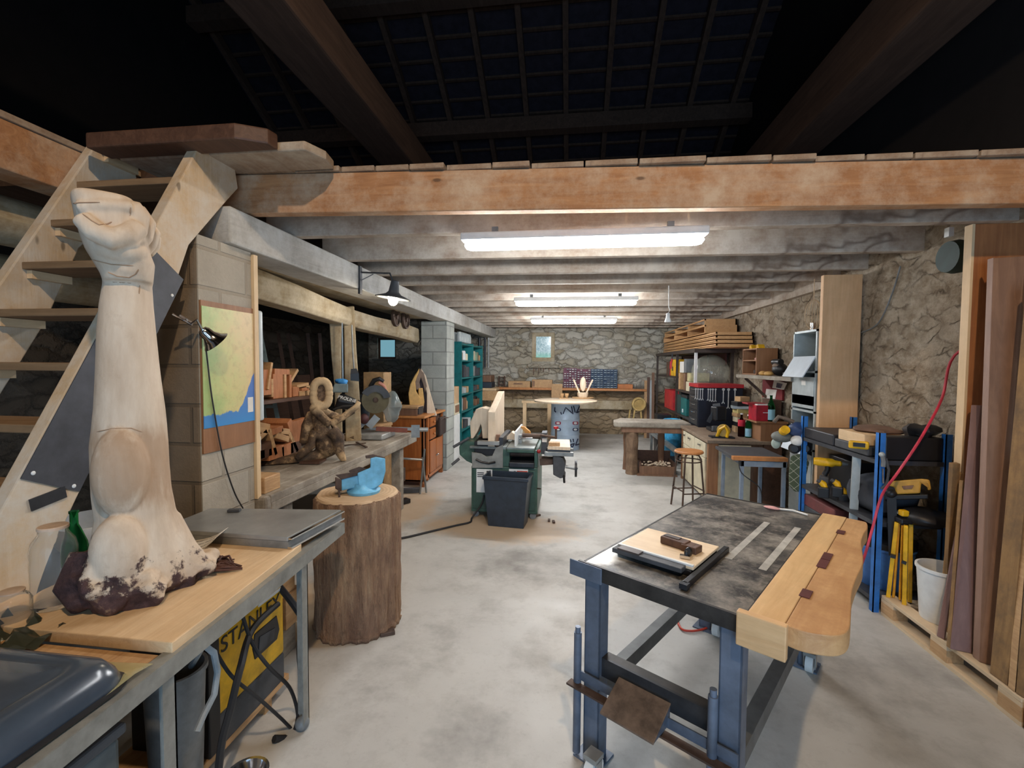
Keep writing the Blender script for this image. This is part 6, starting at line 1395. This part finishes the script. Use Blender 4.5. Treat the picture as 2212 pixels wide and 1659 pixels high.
B().cbox(q(1545, 926, .03), (.08, .06, .07)).build('motor', M['dkgrey'], t, bev=.01)
B().cbox(q(1553, 946, -.03), (.11, .05, .03), .2).build('yellow_base', M['yellow'], t, bev=.006)
G_DK = glass('dark_cola', (60,30,24))
M_RL = plain('red_label', (206,30,56), .5)
q, u, n = view_plane(2.06, 5.98)
def dz(px, py): p = Pz(px, py, DZ); return (p.x, p.y, DZ)
bottle(dz(1601, 943), .042, .30, G_DK, 'cola bottle with a red label on the desk, leftmost of the four bottles', M_RL, M['white'], lz=(.45, .72))
bottle(dz(1616, 945), .036, .29, G_GREEN, 'green glass water bottle with a pale blue label on the desk beside the cola', M_LB, M['white'], lz=(.05, .4))
bottle(dz(1626, 939), .045, .34, G_BLUE, 'clear blue plastic water bottle, taller one on the desk', M_LB, M['white'], lz=(.15, .4))
bottle(dz(1634, 943), .043, .33, G_BLUE, 'clear blue plastic water bottle next to the brown box on the desk', M_LB, M['white'], lz=(.12, .42))
k = 0
bp = Pz(1593, 935, DZ)
for (w, d, h, mt, nm) in ((.20, .16, .07, 'card', 'tan'), (.17, .15, .05, 'black', 'black'), (.18, .15, .06, 'offwhite', 'cream'), (.20, .16, .045, 'tanoff', 'pale wooden'), (.19, .14, .05, 'yellow', 'yellowish'), (.26, .18, .035, 'greymetal', 'wide grey'), (.22, .17, .05, 'black', 'dark'), (.14, .13, .06, 'tanoff', 'small wooden')):
    z = DZ+k; k += h*1.12+.002; h *= 1.12
    tag(B().cbox((bp.x+.09, bp.y+.12, z+h/2), (w, d, h), random.uniform(-.2, .3)).build('tool_tin', M[mt] if mt != 'yellow' else plain('straw_tin', (206,186,120), .6), bev=.004), '%s flat box in the tall pile behind the bottles, %s' % (nm, ['at the bottom', 'second from the bottom', 'third from the bottom', 'in the middle', 'fifth from the bottom', 'third from the top', 'second from the top', 'at the very top'][int(round([.07,.05,.06,.045,.05,.035,.05,.06].index(h))) if False else [('tan',0),('black',1),('cream',2),('pale wooden',3),('yellowish',4),('wide grey',5),('dark',6),('small wooden',7)][[a for a, _ in [('tan',0),('black',1),('cream',2),('pale wooden',3),('yellowish',4),('wide grey',5),('dark',6),('small wooden',7)]].index(nm)][1]]), 'box', 'boxes piled behind the bottles')
for i, (z, mt) in enumerate(((.0, 'dkgrey'), (.09, 'black'), (.13, 'offwhite'), (.17, 'black'), (.2, 'tanoff'))):
    p = Pz(1572, 920, DZ); tag(B().box(p.x-.08, p.x+.12, p.y, p.y+.15, DZ+z, DZ+z+(.085 if i == 0 else .035)).build('charger', M[mt], bev=.004), ['dark charger at the bottom of the small pile on the desk', 'black flat tool above the dark charger', 'cream strip in the small pile on the desk', 'upper black flat tool in the small pile on the desk', 'wood strip topping the small pile on the desk'][i], 'tool')
BZ = Py(1665, 911, 5.87).z
# brown cabinet box, red cash box, bottle, papers
t = T('brown_box', 'brown chipboard box standing on the near right end of the desk', 'box', (2.35, 6.0, DZ))
B().box(2.26, 2.55, 5.87, 5.89, DZ, BZ-.02).box(2.26, 2.28, 5.89, 6.3, DZ, BZ-.02).build('side_panel', M['brownply'], t, bev=.002); B().box(2.20, 2.56, 5.85, 6.32, BZ-.02, BZ).build('top_panel', M['brownply'], t, bev=.002)
t = T('cash_box', 'bright red metal box on top of the brown chipboard box', 'box', (2.27, 5.98, BZ))
B().box(2.21, 2.38, 5.90, 6.14, BZ, BZ+.19).build('box_body', plain('cash_red', (178,28,48), .4), t, bev=.006); B().box(2.15, 2.36, 6.0, 6.2, BZ+.19, BZ+.21).build('box_lid', plain('lid_red', (160,44,50), .4), t, bev=.004)
B().box(2.29, 2.36, 5.897, 5.901, BZ+.10, BZ+.108).build('mark', M['white'], t); B().box(2.23, 2.37, 5.92, 6.0, BZ+.19, BZ+.202).build('paper', M['paper'], t)
p = Py(1668, 897, 5.88); bottle((p.x, 5.92, BZ), .045, .32, G_GREEN, 'green glass water bottle beside the bright red box', M_LB, None, lz=(.06, .45))
p = Py(1697, 900, 6.2); tag(B().box(2.43, 2.55, 6.02, 6.3, BZ, BZ+.25).build('dark_case', M['darkwood'], bev=.006), 'dark case behind the green bottle on the brown chipboard box', 'case')
def card_(pts, d, nm, m, par=None):
    P_ = [Px(a_, b_, d) for a_, b_ in pts]; return B().add(P_+[p_+Vector((.003, 0, 0)) for p_ in P_], [(0,1,2,3), (7,6,5,4), (0,4,5,1), (1,5,6,2), (2,6,7,3), (3,7,4,0)]).build(nm, m, par)
o = tag(card_(((1672, 820), (1700, 828), (1693, 842), (1668, 838)), 2.560, 'picture_sheet', M['paper']), 'tilted white sheet with a grey picture pinned on the dull red board', 'paper')
card_(((1678, 827), (1690, 830), (1686, 839), (1676, 837)), 2.556, 'picture', plain('print', (96,90,106), .7), o)
tag(card_(((1655, 840), (1678, 842), (1674, 862), (1652, 860)), 2.568, 'paper_sheet', M['paper']), 'plain white sheet pinned below the picture sheet on the right wall', 'paper')
a, b = Px(1648, 815, 2.575), Px(1690, 865, 2.575); tag(B().box(2.572, 2.596, b.y, a.y, b.z, a.z-.02).build('red_board', plain('red_board', (132,36,40), .6)), 'dull red board fixed to the right wall behind the white papers', 'board')
# wall shelf with cubby, respirators
SHF = Px(1650, 811, 2.3).z
t = T('wall_shelf', 'rough plank shelf on the right wall above the red box', 'shelf', (2.45, 5.9, SHF))
ya, yb = Px(1590, 808, 2.22).y, Px(1708, 815, 2.22).y
B().box(2.22, 2.6, yb, ya, SHF-.045, SHF).build('plank', M['benchgrey'], t, bev=.006)
for y in (yb+.12, ya-.12): B().bar((2.57, y, SHF-.3), (2.3, y, SHF-.05), .03, .03).build('bracket', M['iron'], t)
t = T('cubby_box', 'brown open-fronted cubby box on the plank shelf', 'cubby', (2.4, 6.35, SHF))
cy0, cy1 = Px(1634, 780, 2.3).y, Px(1604, 780, 2.3).y; ch_ = Px(1634, 752, 2.3).z-SHF
B().box(2.30, 2.56, cy0, cy0+.02, SHF, SHF+ch_).build('side', M['brownply'], t); B().box(2.30, 2.56, cy1-.02, cy1, SHF, SHF+ch_).build('side', M['brownply'], t)
for z in (0, ch_*.52, ch_-.015): B().box(2.30, 2.56, cy0+.02, cy1-.02, SHF+z, SHF+z+.015).build('shelf_board', M['brownply'], t)
B().box(2.55, 2.56, cy0, cy1, SHF, SHF+ch_).build('back', M['walnut'], t)
for i, (dy, z, w, h, m_) in enumerate(((.06, ch_*.52+.015, .1, .05, M['darkwood']), (.06, ch_*.52+.066, .09, .04, M['black']), (.18, ch_*.52+.015, .05, .03, plain('pink', (214,160,156))), (.08, .015, .08, .07, M['walnut']), (.2, .015, .06, .05, M['iron']))):
    tag(B().box(2.36, 2.5, cy0+dy, cy0+dy+w, SHF+z, SHF+z+h).build('trinket', m_, bev=.008), ['brown block in the upper cubby compartment', 'black block on top of the brown block in the cubby', 'pink block in the upper cubby compartment', 'brown tin in the lower cubby compartment', 'rusty tin in the lower cubby compartment'][i], 'block')
for i, px in enumerate((1628, 1643)):
    p = Px(px, 749, 2.4); tag(B().prism([(p.y-.05, SHF+ch_), (p.y+.05, SHF+ch_), (p.y+.04, SHF+ch_+.05), (p.y-.01, SHF+ch_+.055)], 2.36, 2.44, 'x').build('yellow_cup', M['yellow'], bev=.006), 'yellow ear cup on top of the cubby box, %s' % ['the left one', 'the right one'][i], 'ear cup')
for i, px in enumerate((1645, 1657)):
    p = Px(px, 802, 2.26); tag(B().ell((2.28, p.y, SHF+.025), (.05, .06, .03), 14, 8).build('tan_pad', plain('tan_pad', (206,160,92), .7), smooth=True), 'tan pad on the plank shelf before the cubby box, %s' % ['the left one', 'the right one'][i], 'pad')
t = T('respirator', 'black half-mask respirator on the plank shelf', 'respirator', (2.4, Px(1680, 790, 2.35).y, SHF)); y = Px(1679, 790, 2.35).y
B().ell((2.38, y, SHF+.075), (.08, .1, .075), 16, 10).build('face_piece', M['black'], t, smooth=True); B().tube([(2.36, y-.07, SHF+.16), (2.34, y+.07, SHF+.16)], .035, 12).build('filter', M['black'], t, smooth=True); B().ell((2.35, y, SHF+.12), (.05, .06, .03)).build('cartridge', plain('taupe', (128,108,92)), t, smooth=True)
tag(B().ell((2.36, Px(1700, 800, 2.3).y, SHF+.03), (.08, .14, .03), 16, 8, bump=.5).build('dark_glove', M['black'], smooth=True), 'dark crumpled glove at the near end of the plank shelf', 'glove')
# locker
KX, KY0_, KY1_, KH = 2.25, 4.63, 5.09, 2.05
t = T('locker', 'tall pale grey metal locker with four flap doors behind the blue shelving', 'locker', (2.4, 4.86, 0)); GM = M['greymetal']
B().box(KX, 2.58, KY0_, KY0_+.02, 0, KH).build('side_panel', GM, t); B().box(KX, 2.58, KY1_-.02, KY1_, 0, KH).build('side_panel', GM, t); B().box(2.56, 2.58, KY0_, KY1_, 0, KH).build('back_panel', GM, t)
zs = [.02, .52, .92, 1.28, 1.66, KH]
for z in zs: B().box(KX, 2.57, KY0_, KY1_, z-.02, z).build('divider', GM, t)
B().box(KX-.005, KX+.01, KY0_+.02, KY1_-.02, 1.30, 1.42).build('flap_door', GM, t)
def flap(z0, dz_, dx, mat):
    f = B().add([Vector(p) for p in ((KX, KY0_+.02, z0), (KX, KY1_-.02, z0), (KX-dx, KY1_-.02, z0-dz_), (KX-dx, KY0_+.02, z0-dz_), (KX+.008, KY0_+.02, z0-.004), (KX+.008, KY1_-.02, z0-.004), (KX-dx+.008, KY1_-.02, z0-dz_-.004), (KX-dx+.008, KY0_+.02, z0-dz_-.004))], [(0,1,2,3), (7,6,5,4), (0,4,5,1), (1,5,6,2), (2,6,7,3), (3,7,4,0)]); return f.build('flap_door', mat, t)
flap(1.80, .20, .11, plain('flap_white', (214,224,232), .35, .1, .04)); flap(1.12, .25, .10, plain('flap_white', (214,224,232)))
d = B().box(KX-.005, KX+.01, KY0_+.02, KY1_-.02, 1.33, 1.60).build('flap_door', GM, t); B().box(KX-.008, KX-.004, 4.8, 4.88, 1.52, 1.565).build('label_holder', M['paper'], d)
d = B().box(KX-.005, KX+.01, KY0_+.02, KY1_-.02, .05, .86).build('flap_door', GM, t)
tag(B().box(2.3, 2.5, 4.7, 5.0, 1.663, 1.73).build('papers', M['greymetal']), 'pale stack of papers in the top compartment of the grey locker', 'papers')
tag(B().box(2.27, 2.5, 4.68, 4.98, 1.283-.355, 1.0).build('black_folder', M['black'], bev=.004), 'black folder in the lower open compartment of the grey locker', 'folder')
# niche above the locker
S(B().box(2.585, 2.6, 4.6, 5.02, 2.06, 2.5).build('trim_7', M['walnut'])); S(B().box(2.56, 2.6, 5.02, 5.06, 2.06, 2.5).build('trim_8', M['pallet']))
p = Px(1757, 680, 2.35); t = T('wire_basket_lamp', 'caged inspection lamp hanging from a cord above the grey locker', 'lamp', p)
for k in range(5):
    a = k*PI/5; B().tube([p+Vector((.075*math.cos(a)*math.sin(PI*j/8), .075*math.sin(a)*math.sin(PI*j/8), .15*math.cos(PI*j/8))) for j in range(17)], .0025, 5).build('cage_wire', M['pallet'], t, smooth=True)
B().cyl(p+Vector((0, 0, -.15)), p+Vector((0, 0, -.08)), .022).build('handle', M['chrome'], t, smooth=True); B().tube([p+Vector((0, 0, .15)), Vector((p.x+.0, p.y, 2.56))], .004, 5).build('cord', M['pallet'], t)
p = Py(1443, 690, 5.2); t = T('pendant_socket', 'white pendant bulb holder hanging on a cord from the joists', 'pendant', p)
B().lathe([(.035, -.03), (.036, -.02), (.022, .02), (.02, .06), (.012, .07), (.001, .07)], p, 18).build('holder', M['white'], t, smooth=True)
B().tube([p+Vector((0, 0, .07)), p+Vector((.02, 0, .10)), p+Vector((.005, 0, .13)), Vector((p.x, p.y, 2.56))], .004, 6).build('cord', M['white'], t, smooth=True)

# blue shelving unit in the right bay
HX0, HX1, HY0, HY1, HZ = 2.09, 2.54, 3.44, 4.53, 1.25
t = T('blue_shelving', 'blue-posted workshop shelving crowded with power tools', 'shelves', (2.3, 4.05, 0))
for x in (HX0, HX1-.04):
    for y in (HY0, HY1-.04): B().box(x, x+.04, y, y+.006, 0, HZ).box(x, x+.006, y, y+.04, 0, HZ).build('post', M['blue'], t)
LVs = (.10, .63, 1.06)
for z in LVs: B().box(HX0+.004, HX1-.004, HY0+.008, HY1-.008, z-.03, z).build('shelf', plain('shelf_charcoal', (60,62,68), .5, .2, .3, 8), t)
B().bar((HX0+.05, 3.8, .1), (HX0+.02, 3.72, 1.03), .05, .03).build('brace', M['greymetal'], t)
def bx(name, lab, cat, x0, x1, y0, y1, z, h, mat, bev=.008): return tag(B().box(x0, x1, y0, y1, z, z+h).build(name, mat, bev=bev), lab, cat)
Z2 = 1.062; Z1 = .632; Z0 = .102
bx('wooden_box', 'shallow pine box standing on the top of the blue shelving', 'box', 2.10, 2.36, 3.62, 3.95, Z2+.07, .08, M['pine'], .004)
bx('flat_case', 'flat dark case carrying the pine box on the blue shelving', 'case', 2.1, 2.4, 3.58, 4.0, Z2+.002, .066, M['dkgrey'])
bx('tool_case', 'black tool case on the top shelf right of the blue front post', 'case', 2.14, 2.5, 3.46, 3.57, Z2, .16, M['black'])
bx('black_tray', 'dark grey case lying at the far end of the top blue shelf', 'case', 2.1, 2.5, 4.02, 4.5, Z2, .09, plain('black_case', (42,42,48), .5))
tag(B().ell((2.3, 3.8, Z2+.165), (.15, .16, .03), 16, 8, bump=.5).build('rag', plain('brown_rag', (112,86,70), .9), smooth=True), 'brown rag heaped on the shallow pine box', 'rag')
tag(B().ell((2.42, 3.55, Z2+.20), (.09, .1, .05), 14, 8, bump=.6, seed=3).build('black_glove', M['black'], smooth=True), 'black work glove on top of the black tool case', 'glove')
q, u, n = view_plane(2.1, 3.62)
t = T('battery', 'yellow and black tool battery on the top shelf under the pine box', 'battery', q(1855, 960))
B().cbox(q(1855, 961, -.02), (.12, .05, .055), -.55).build('battery_body', M['yellow'], t, bev=.012); B().cbox(q(1856, 961, -.055), (.07, .012, .028), -.55).build('slot', M['black'], t)
# hanging from the far post: mask, glove, oven mitt
q, u, n = view_plane(2.05, 4.62)
t = T('respirator', 'respirator with grey cups and a yellow filter hung on the far blue post', 'respirator', q(1690, 925))
B().tube([q(1672, 912), q(1682, 900), q(1700, 905), q(1715, 912)], .018, 8).build('strap', plain('strap_brown', (96,84,74), .7), t, smooth=True)
B().ell(q(1690, 943), (.10, .07, .055), 14, 8).build('grey_cup', plain('grey_rubber', (112,116,112), .6), t, smooth=True); B().cyl(q(1692, 932, -.05), q(1697, 928, -.1), .04).build('yellow_filter', M['yellow'], t, smooth=True); B().ell(q(1676, 958), (.04, .04, .05)).build('grey_valve', plain('pale_valve', (150,166,158), .6), t, smooth=True)
t = T('ear_defenders', 'dark blue and white ear defenders hung over the far blue post', 'ear defenders', q(1725, 925))
B().ell(q(1725, 928, -.02), (.09, .08, .07), 16, 10, bump=.2).build('blue_band', plain('dark_blue', (40,62,104), .5), t, smooth=True); B().ell(q(1722, 952, -.06), (.055, .05, .05), 14, 8).build('white_pad', M['white'], t, smooth=True)
for px in (1716, 1740): B().lathe([(.02, 0), (.045, .0), (.05, .02), (.03, .04), (.001, .04)], q(px, 968, -.05), 16, (-Vector((2.05, 4.62, 0)).normalized()).to_track_quat('Z', 'Y').to_matrix()).build('ear_cup', M['black'], t, smooth=True)
nt = NT('mitt_print'); x = nt.xyz()
def grid(a): 
    s1 = nt.math('ABSOLUTE', nt.math('SUBTRACT', nt.math('FRACT', nt.math('MULTIPLY', a, 13)), .5)); return nt.ramp(s1, [(.46, W01(0)), (.48, W01(1))])
g1 = nt.math('MAXIMUM', grid(nt.math('ADD', x[0], x[2])), grid(nt.math('SUBTRACT', nt.math('MULTIPLY', x[2], .9), x[0])))
vo = nt.n('ShaderNodeTexVoronoi', Scale=13.0); nt.l(nt.co, vo.inputs['Vector']); g2 = nt.ramp(vo.outputs['Distance'], [(.16, W01(1)), (.22, W01(0))])
nt.out(nt.mix(nt.math('MAXIMUM', nt.math('MULTIPLY', g1, .7), nt.math('MULTIPLY', g2, .7)), (70,82,62), (196,196,180)), .9); M_MITT = nt.m
mp_ = [(1708, 985), (1738, 978), (1748, 1000), (1742, 1025), (1738, 1045), (1728, 1063), (1716, 1062), (1704, 1048), (1704, 1020)]
P0 = [q(a, b, -.07) for a, b in mp_]; P1 = [q(a, b, -.02) for a, b in mp_]; k = len(P0)
tag(B().add(P0+P1, [tuple(range(k)), tuple(range(2*k-1, k-1, -1))]+[(i, (i+1)%k, k+(i+1)%k, k+i) for i in range(k)]).build('oven_mitt', M_MITT, bev=.018), 'green patterned oven mitt hanging below the ear defenders', 'mitt')
# middle shelf: drills, bags, planer
def drill(px, py, sc, lab, px2=None):
    q, u, n = view_plane(2.17, 4.2); c = q(px, py); t = T('cordless_drill', lab, 'drill', c)
    R_ = (u*.95+Vector((0,0,.0))).normalized(); ax_ = R_.to_track_quat('Z', 'Y').to_matrix()
    B().lathe([(.001, -.10), (.03, -.10), (.035, -.07), (.036, .03), (.025, .05), (.022, .09), (.012, .10), (.001, .10)], c, 18, ax_).build('motor_body', M['yellow'], t, smooth=True)
    B().tube([c-u*.0, c-Vector((0,0,.06)), c-u*.02-Vector((0,0,.11))], [.022, .02, .022], 10).build('grip', M['black'], t, smooth=True)
    B().cbox(c-u*.02-Vector((0,0,.145)), (.07, .1, .05), -.5).build('battery_pack', M['dkgrey'], t, bev=.008)
    B().cyl(c+u*.10, c+u*.14, .018, .01).build('chuck', M['grey'], t, smooth=True); return t
drill(1788, 999, 1, 'yellow cordless drill standing upright on the middle shelf of the blue shelving')
q, u, n = view_plane(2.15, 4.0)
for i, (px, py, m_) in enumerate(((1776, 1047, 'yellow'), (1806, 1046, 'yellow'), (1820, 1062, 'yellow'))):
    t = T('impact_driver', ['yellow nosed black driver at the left of the middle blue shelf', 'yellow and black driver in the middle of the drill group', 'yellow and black driver nearest the blue front post'][i], 'driver', q(px, py))
    B().tube([q(px-4, py-6), q(px+2, py-2), q(px+7, py+8)], [.022, .026, .02], 10).build('motor_body', M[m_], t, smooth=True); B().cbox(q(px+3, py+16), (.08, .07, .09), -.5).build('battery_pack', M['black'], t, bev=.01)
    B().cyl(q(px-4, py-6), q(px-11, py-10), .014).build('chuck', M['dkgrey'], t, smooth=True)
tag(B().ell((2.3, 3.75, Z1+.12), (.18, .28, .13), 20, 12, bump=.35, seed=7).build('tool_bag', plain('dark_cloth', (50,54,62), .9), smooth=True), 'dark cloth tool bag slumped on the middle blue shelf', 'bag')
bx('black_case', 'black case behind the drills on the middle blue shelf', 'case', 2.32, 2.5, 4.1, 4.5, Z1, .28, M['black'])
q, u, n = view_plane(2.33, 3.40)
t = T('planer', 'yellow electric planer lying on a black bag right of the blue post', 'planer', q(1965, 1050))
def sp_(pts, d0, d1, mat, name, bev=.006):
    P0 = [q(a, b, d0) for a, b in pts]; P1 = [q(a, b, d1) for a, b in pts]; k = len(pts)
    return B().add(P0+P1, [tuple(range(k)), tuple(range(2*k-1, k-1, -1))]+[(i, (i+1)%k, k+(i+1)%k, k+i) for i in range(k)]).build(name, mat, t, bev=bev)
sp_([(1918, 1040), (1990, 1034), (2008, 1036), (2012, 1058), (2004, 1060), (2002, 1046), (1990, 1044), (1988, 1066), (1936, 1068), (1932, 1052), (1920, 1050)], -.06, .05, plain('planer_yellow', (196,148,56), .5), 'planer_body', .012)
sp_([(1948, 1050), (1974, 1048), (1970, 1056), (1952, 1057)], -.066, -.058, M['walnut'], 'mark', .001)
sp_([(1910, 1070), (2005, 1068), (2005, 1078), (1910, 1080)], -.07, .06, M['black'], 'sole', .006)
tag(B().ell((2.36, 3.40, Z1+.06), (.17, .13, .06), 18, 10, bump=.25, seed=9).build('black_bag', M['black'], smooth=True), 'black soft bag under the yellow planer', 'bag')
# caliper clipped to the post
q, u, n = view_plane(2.12, 3.42)
t = T('clamp', 'small grey clamp hanging on the blue front post', 'clamp', q(1908, 1000)); B().tube([q(1906, 984), q(1909, 996), q(1908, 1008)], .014, 8).build('screw', M['grey'], t, smooth=True); B().ell(q(1905, 982), (.018,)*3).build('knob', M['greymetal'], t, smooth=True); B().tube([q(1914, 990), q(1920, 1015), q(1916, 1045), q(1904, 1056)], .008, 6).build('bow', M['dkgrey'], t, smooth=True); B().tube([q(1907, 1012), q(1908, 1044)], .004, 6).build('rod', M['chrome'], t)
# bottom shelf: blue tub, black boxes
t = bucket('blue_tub', 'blue plastic tub on the bottom of the blue shelving', (2.31, 3.70, Z0), .15, .18, .30, plain('tub_blue', (62,112,178), .45))
B().lathe([(.182, 0), (.19, .01), (.19, .05), (.17, .06), (.001, .06)], (2.31, 3.70, Z0+.29), 28).build('tub_lid', M['black'], t, smooth=True)
bx('long_case', 'dark case on the bottom blue shelf behind the blue tub', 'case', 2.12, 2.5, 3.95, 4.5, Z0, .34, M['dkgrey'])
bx('red_case', 'dull red case at the far end of the bottom blue shelf', 'case', 2.12, 2.45, 4.0, 4.5, Z0+.34, .10, plain('dull_red_case', (110,54,52), .6))
t = T('folded_trestle', 'black folding stand leaning beside the yellow tripod', 'stand', (2.3, 3.36, .145)); q, u, n = view_plane(2.25, 3.38)
B().bar(q(1926, 1070), q(1930, 1200), .03, .05).build('frame', M['black'], t); B().ell(q(1924, 1066), (.035, .035, .03)).build('cap', M['black'], t, smooth=True)
tag(B().cbox(q(1952, 1108), (.05, .05, .05)).build('yellow_knob', M['yellow'], bev=.01), 'little yellow block on top of the yellow tripod head', 'knob') if False else None
# red hose
cable([(2.57, 3.14, 1.95), Px(2062, 768, 2.45), Px(2035, 860, 2.4), Px(1990, 945, 2.2), Px(1940, 1020, 2.06), Px(1905, 1070, 2.02), Px(1885, 1140, 1.97), Px(1866, 1205, 1.92), Pz(1835, 1285, .05), Pz(1800, 1300, .012), Pz(1740, 1290, .012)], .008, 'red air hose looping down from the right post past the blue shelving', plain('hose_red', (200,52,72), .45))

# pallets and what stands on them
for i, (y0, y1) in enumerate(((2.42, 3.42), (1.30, 2.40))):
    t = T('pallet', ['pale wooden pallet on the floor at the right, carrying the bucket and tripod', 'pale wooden pallet on the floor, nearest at the right edge'][i], 'pallet', (2.4, (y0+y1)/2, 0), 'pallets along the right wall')
    for x in (2.13, 2.36, 2.50): B().box(x, x+.09, y0, y1, .115, .137).build('deck_slat', M['pallet'], t, bev=.003)
    for y in (y0, (y0+y1)/2-.06, y1-.12):
        B().box(2.13, 2.59, y, y+.12, .093, .115).build('bearer', M['pallet'], t)
        for x in (2.13, 2.36): B().box(x, x+.09, y, y+.12, .022, .093).build('block', M['tanoff'], t)
    for x in (2.13, 2.36): B().box(x, x+.09, y0, y1, 0, .022).build('runner', M['pallet'], t)
PZ = .138
bucket('bucket', 'white plastic bucket standing on the pallet', (2.29, 3.13, PZ), .10, .125, .33, M['white'])
# tripod
q, u, n = view_plane(2.22, 3.36); t = T('tripod', 'folded bright yellow surveying tripod standing on the pallet', 'tripod', (2.22, 3.36, PZ))
for a_, b_, d in (((1937, 1128), (1917, 1304), -.0), ((1957, 1135), (1953, 1318), -.06), ((1968, 1132), (1965, 1300), .04)):
    l = B().bar(q(*a_, d), q(*b_, d), .03, .024).build('leg', M['yellow'], t, bev=.004); e = q(*b_, d); B().cyl(e, e-Vector((0,0,.02)), .012).build('foot', M['black'], l)
for a_, b_, d in (((1942, 1130), (1930, 1290), .0), ((1950, 1135), (1944, 1295), -.02)): B().tube([q(*a_, d), q(*b_, d)], .008, 8).build('leg_tube', plain('tripod_amber', (214,150,24), .45), t, smooth=True)
B().cbox(q(1952, 1124), (.07, .07, .035)).build('head', M['black'], t, bev=.008); B().cbox(q(1952, 1108), (.045, .045, .04)).build('head_cap', M['yellow'], t, bev=.008)
for a_, b_ in (((1924, 1200), (1935, 1203)), ((1948, 1212), (1958, 1216))): B().bar(q(*a_, -.07), q(*b_, -.07), .03, .02).build('clip', M['black'], t)
# timber leaning against the right wall
def plank(bl, br, tl, tr, dy, th, mat, lab, name='leaning_plank', cat='plank', grp='planks leaning at the right'):
    a0, a1 = Pz(*bl, PZ+.001), Pz(*br, PZ+.001); c0, c1 = Py(*tl, a0.y+dy), Py(*tr, a1.y+dy); c1.z = c0.z+(c1.z-c0.z)*.3; k = Vector((.75, .66, 0))*th
    f = lambda p: Vector((min(p.x, 2.59), p.y, p.z))
    return tag(B().loft([[a0, a1, a1+k, a0+k], [f(c0), f(c1), f(c1+k), f(c0+k)]]).build(name, mat, bev=.003), lab, cat, grp)
plank((2072, 1345), (2086, 1352), (2106, 778), (2123, 782), .05, .012, plain('dark_red_strip', (112,40,44), .6), 'thin dark red strip standing behind the purple-brown planks')
plank((2023, 1374), (2040, 1382), (2080, 1050), (2086, 1050), .18, .025, M['rosewood'], 'narrow purple-brown strip leaning right of the white bucket')
plank((2044, 1396), (2053, 1402), (2072, 1037), (2081, 1037), .16, .02, M['rough'], 'rough tan batten leaning between two purple-brown planks')
plank((2052, 1402), (2099, 1412), (2098, 875), (2120, 876), .16, .03, M['rosewood'], 'wide smooth purple-brown plank leaning on the pallet at the right')
plank((2101, 1418), (2116, 1430), (2133, 560), (2146, 557), .16, .03, wood('pinkish_edge', (140,108,92), (166,134,116), 'z', .8, .6, knots=False), 'tall thin purple-brown edge plank beside the thick brown plank')
plank((2115, 1430), (2150, 1440), (2146, 557), (2216, 552), .16, .05, M['walnut'], 'tall thick brown plank reaching almost to the beam at the right')
plank((2138, 1454), (2176, 1482), (2216, 620), (2260, 610), .10, .04, M['rough'], 'rough bark-edged plank right of the tall thick brown plank')
plank((2177, 1484), (2192, 1496), (2215, 1000), (2232, 990), .10, .03, M['tanoff'], 'tan plank in front of the bark-edged plank at the right edge')
plank((2194, 1497), (2214, 1510), (2236, 1000), (2262, 990), .10, .04, M['rough'], 'rough sawn plank at the far right edge of the picture')
for i, (dx, dy, m_, h) in enumerate(((0, .0, M['rough'], 1.35), (.03, .05, M['tanoff'], 1.30), (.06, -.02, M['rough'], 1.2))):
    p = Vector((2.30+.02*i, 3.10+dy, PZ+.02)); tag(B().bar(p, Py(2062+8*i, 1000+20*i, 3.02+.01*i), .04, .03, up=(0,1,0)).build('batten', m_, bev=.002), ['tan batten leaning out of the white bucket, leftmost', 'tan batten leaning out of the white bucket, middle', 'tan batten leaning out of the white bucket, rightmost'][i], 'batten', 'battens in the bucket')
p = Px(2046, 555, 2.45); t = T('hose_reel', 'dark green hose reel high on the right post', 'reel', p); B().lathe([(.001, -.05), (.10, -.05), (.11, 0), (.10, .05), (.001, .05)], (2.5, p.y, p.z), 24, Matrix.Rotation(PI/2, 3, 'Y')).build('drum', plain('dark_green', (34,58,52), .6), t, smooth=True); B().box(2.44, 2.47, p.y-.02, p.y+.02, p.z+.13, p.z+.19).build('white_clip', M['white'], t)
cable([Px(1945, 575, 2.58), Px(1925, 640, 2.585), Px(1895, 700, 2.585), Px(1850, 722, 2.585)], .006, 'thin dark cable sagging across the stone wall between the right posts', 'grey')
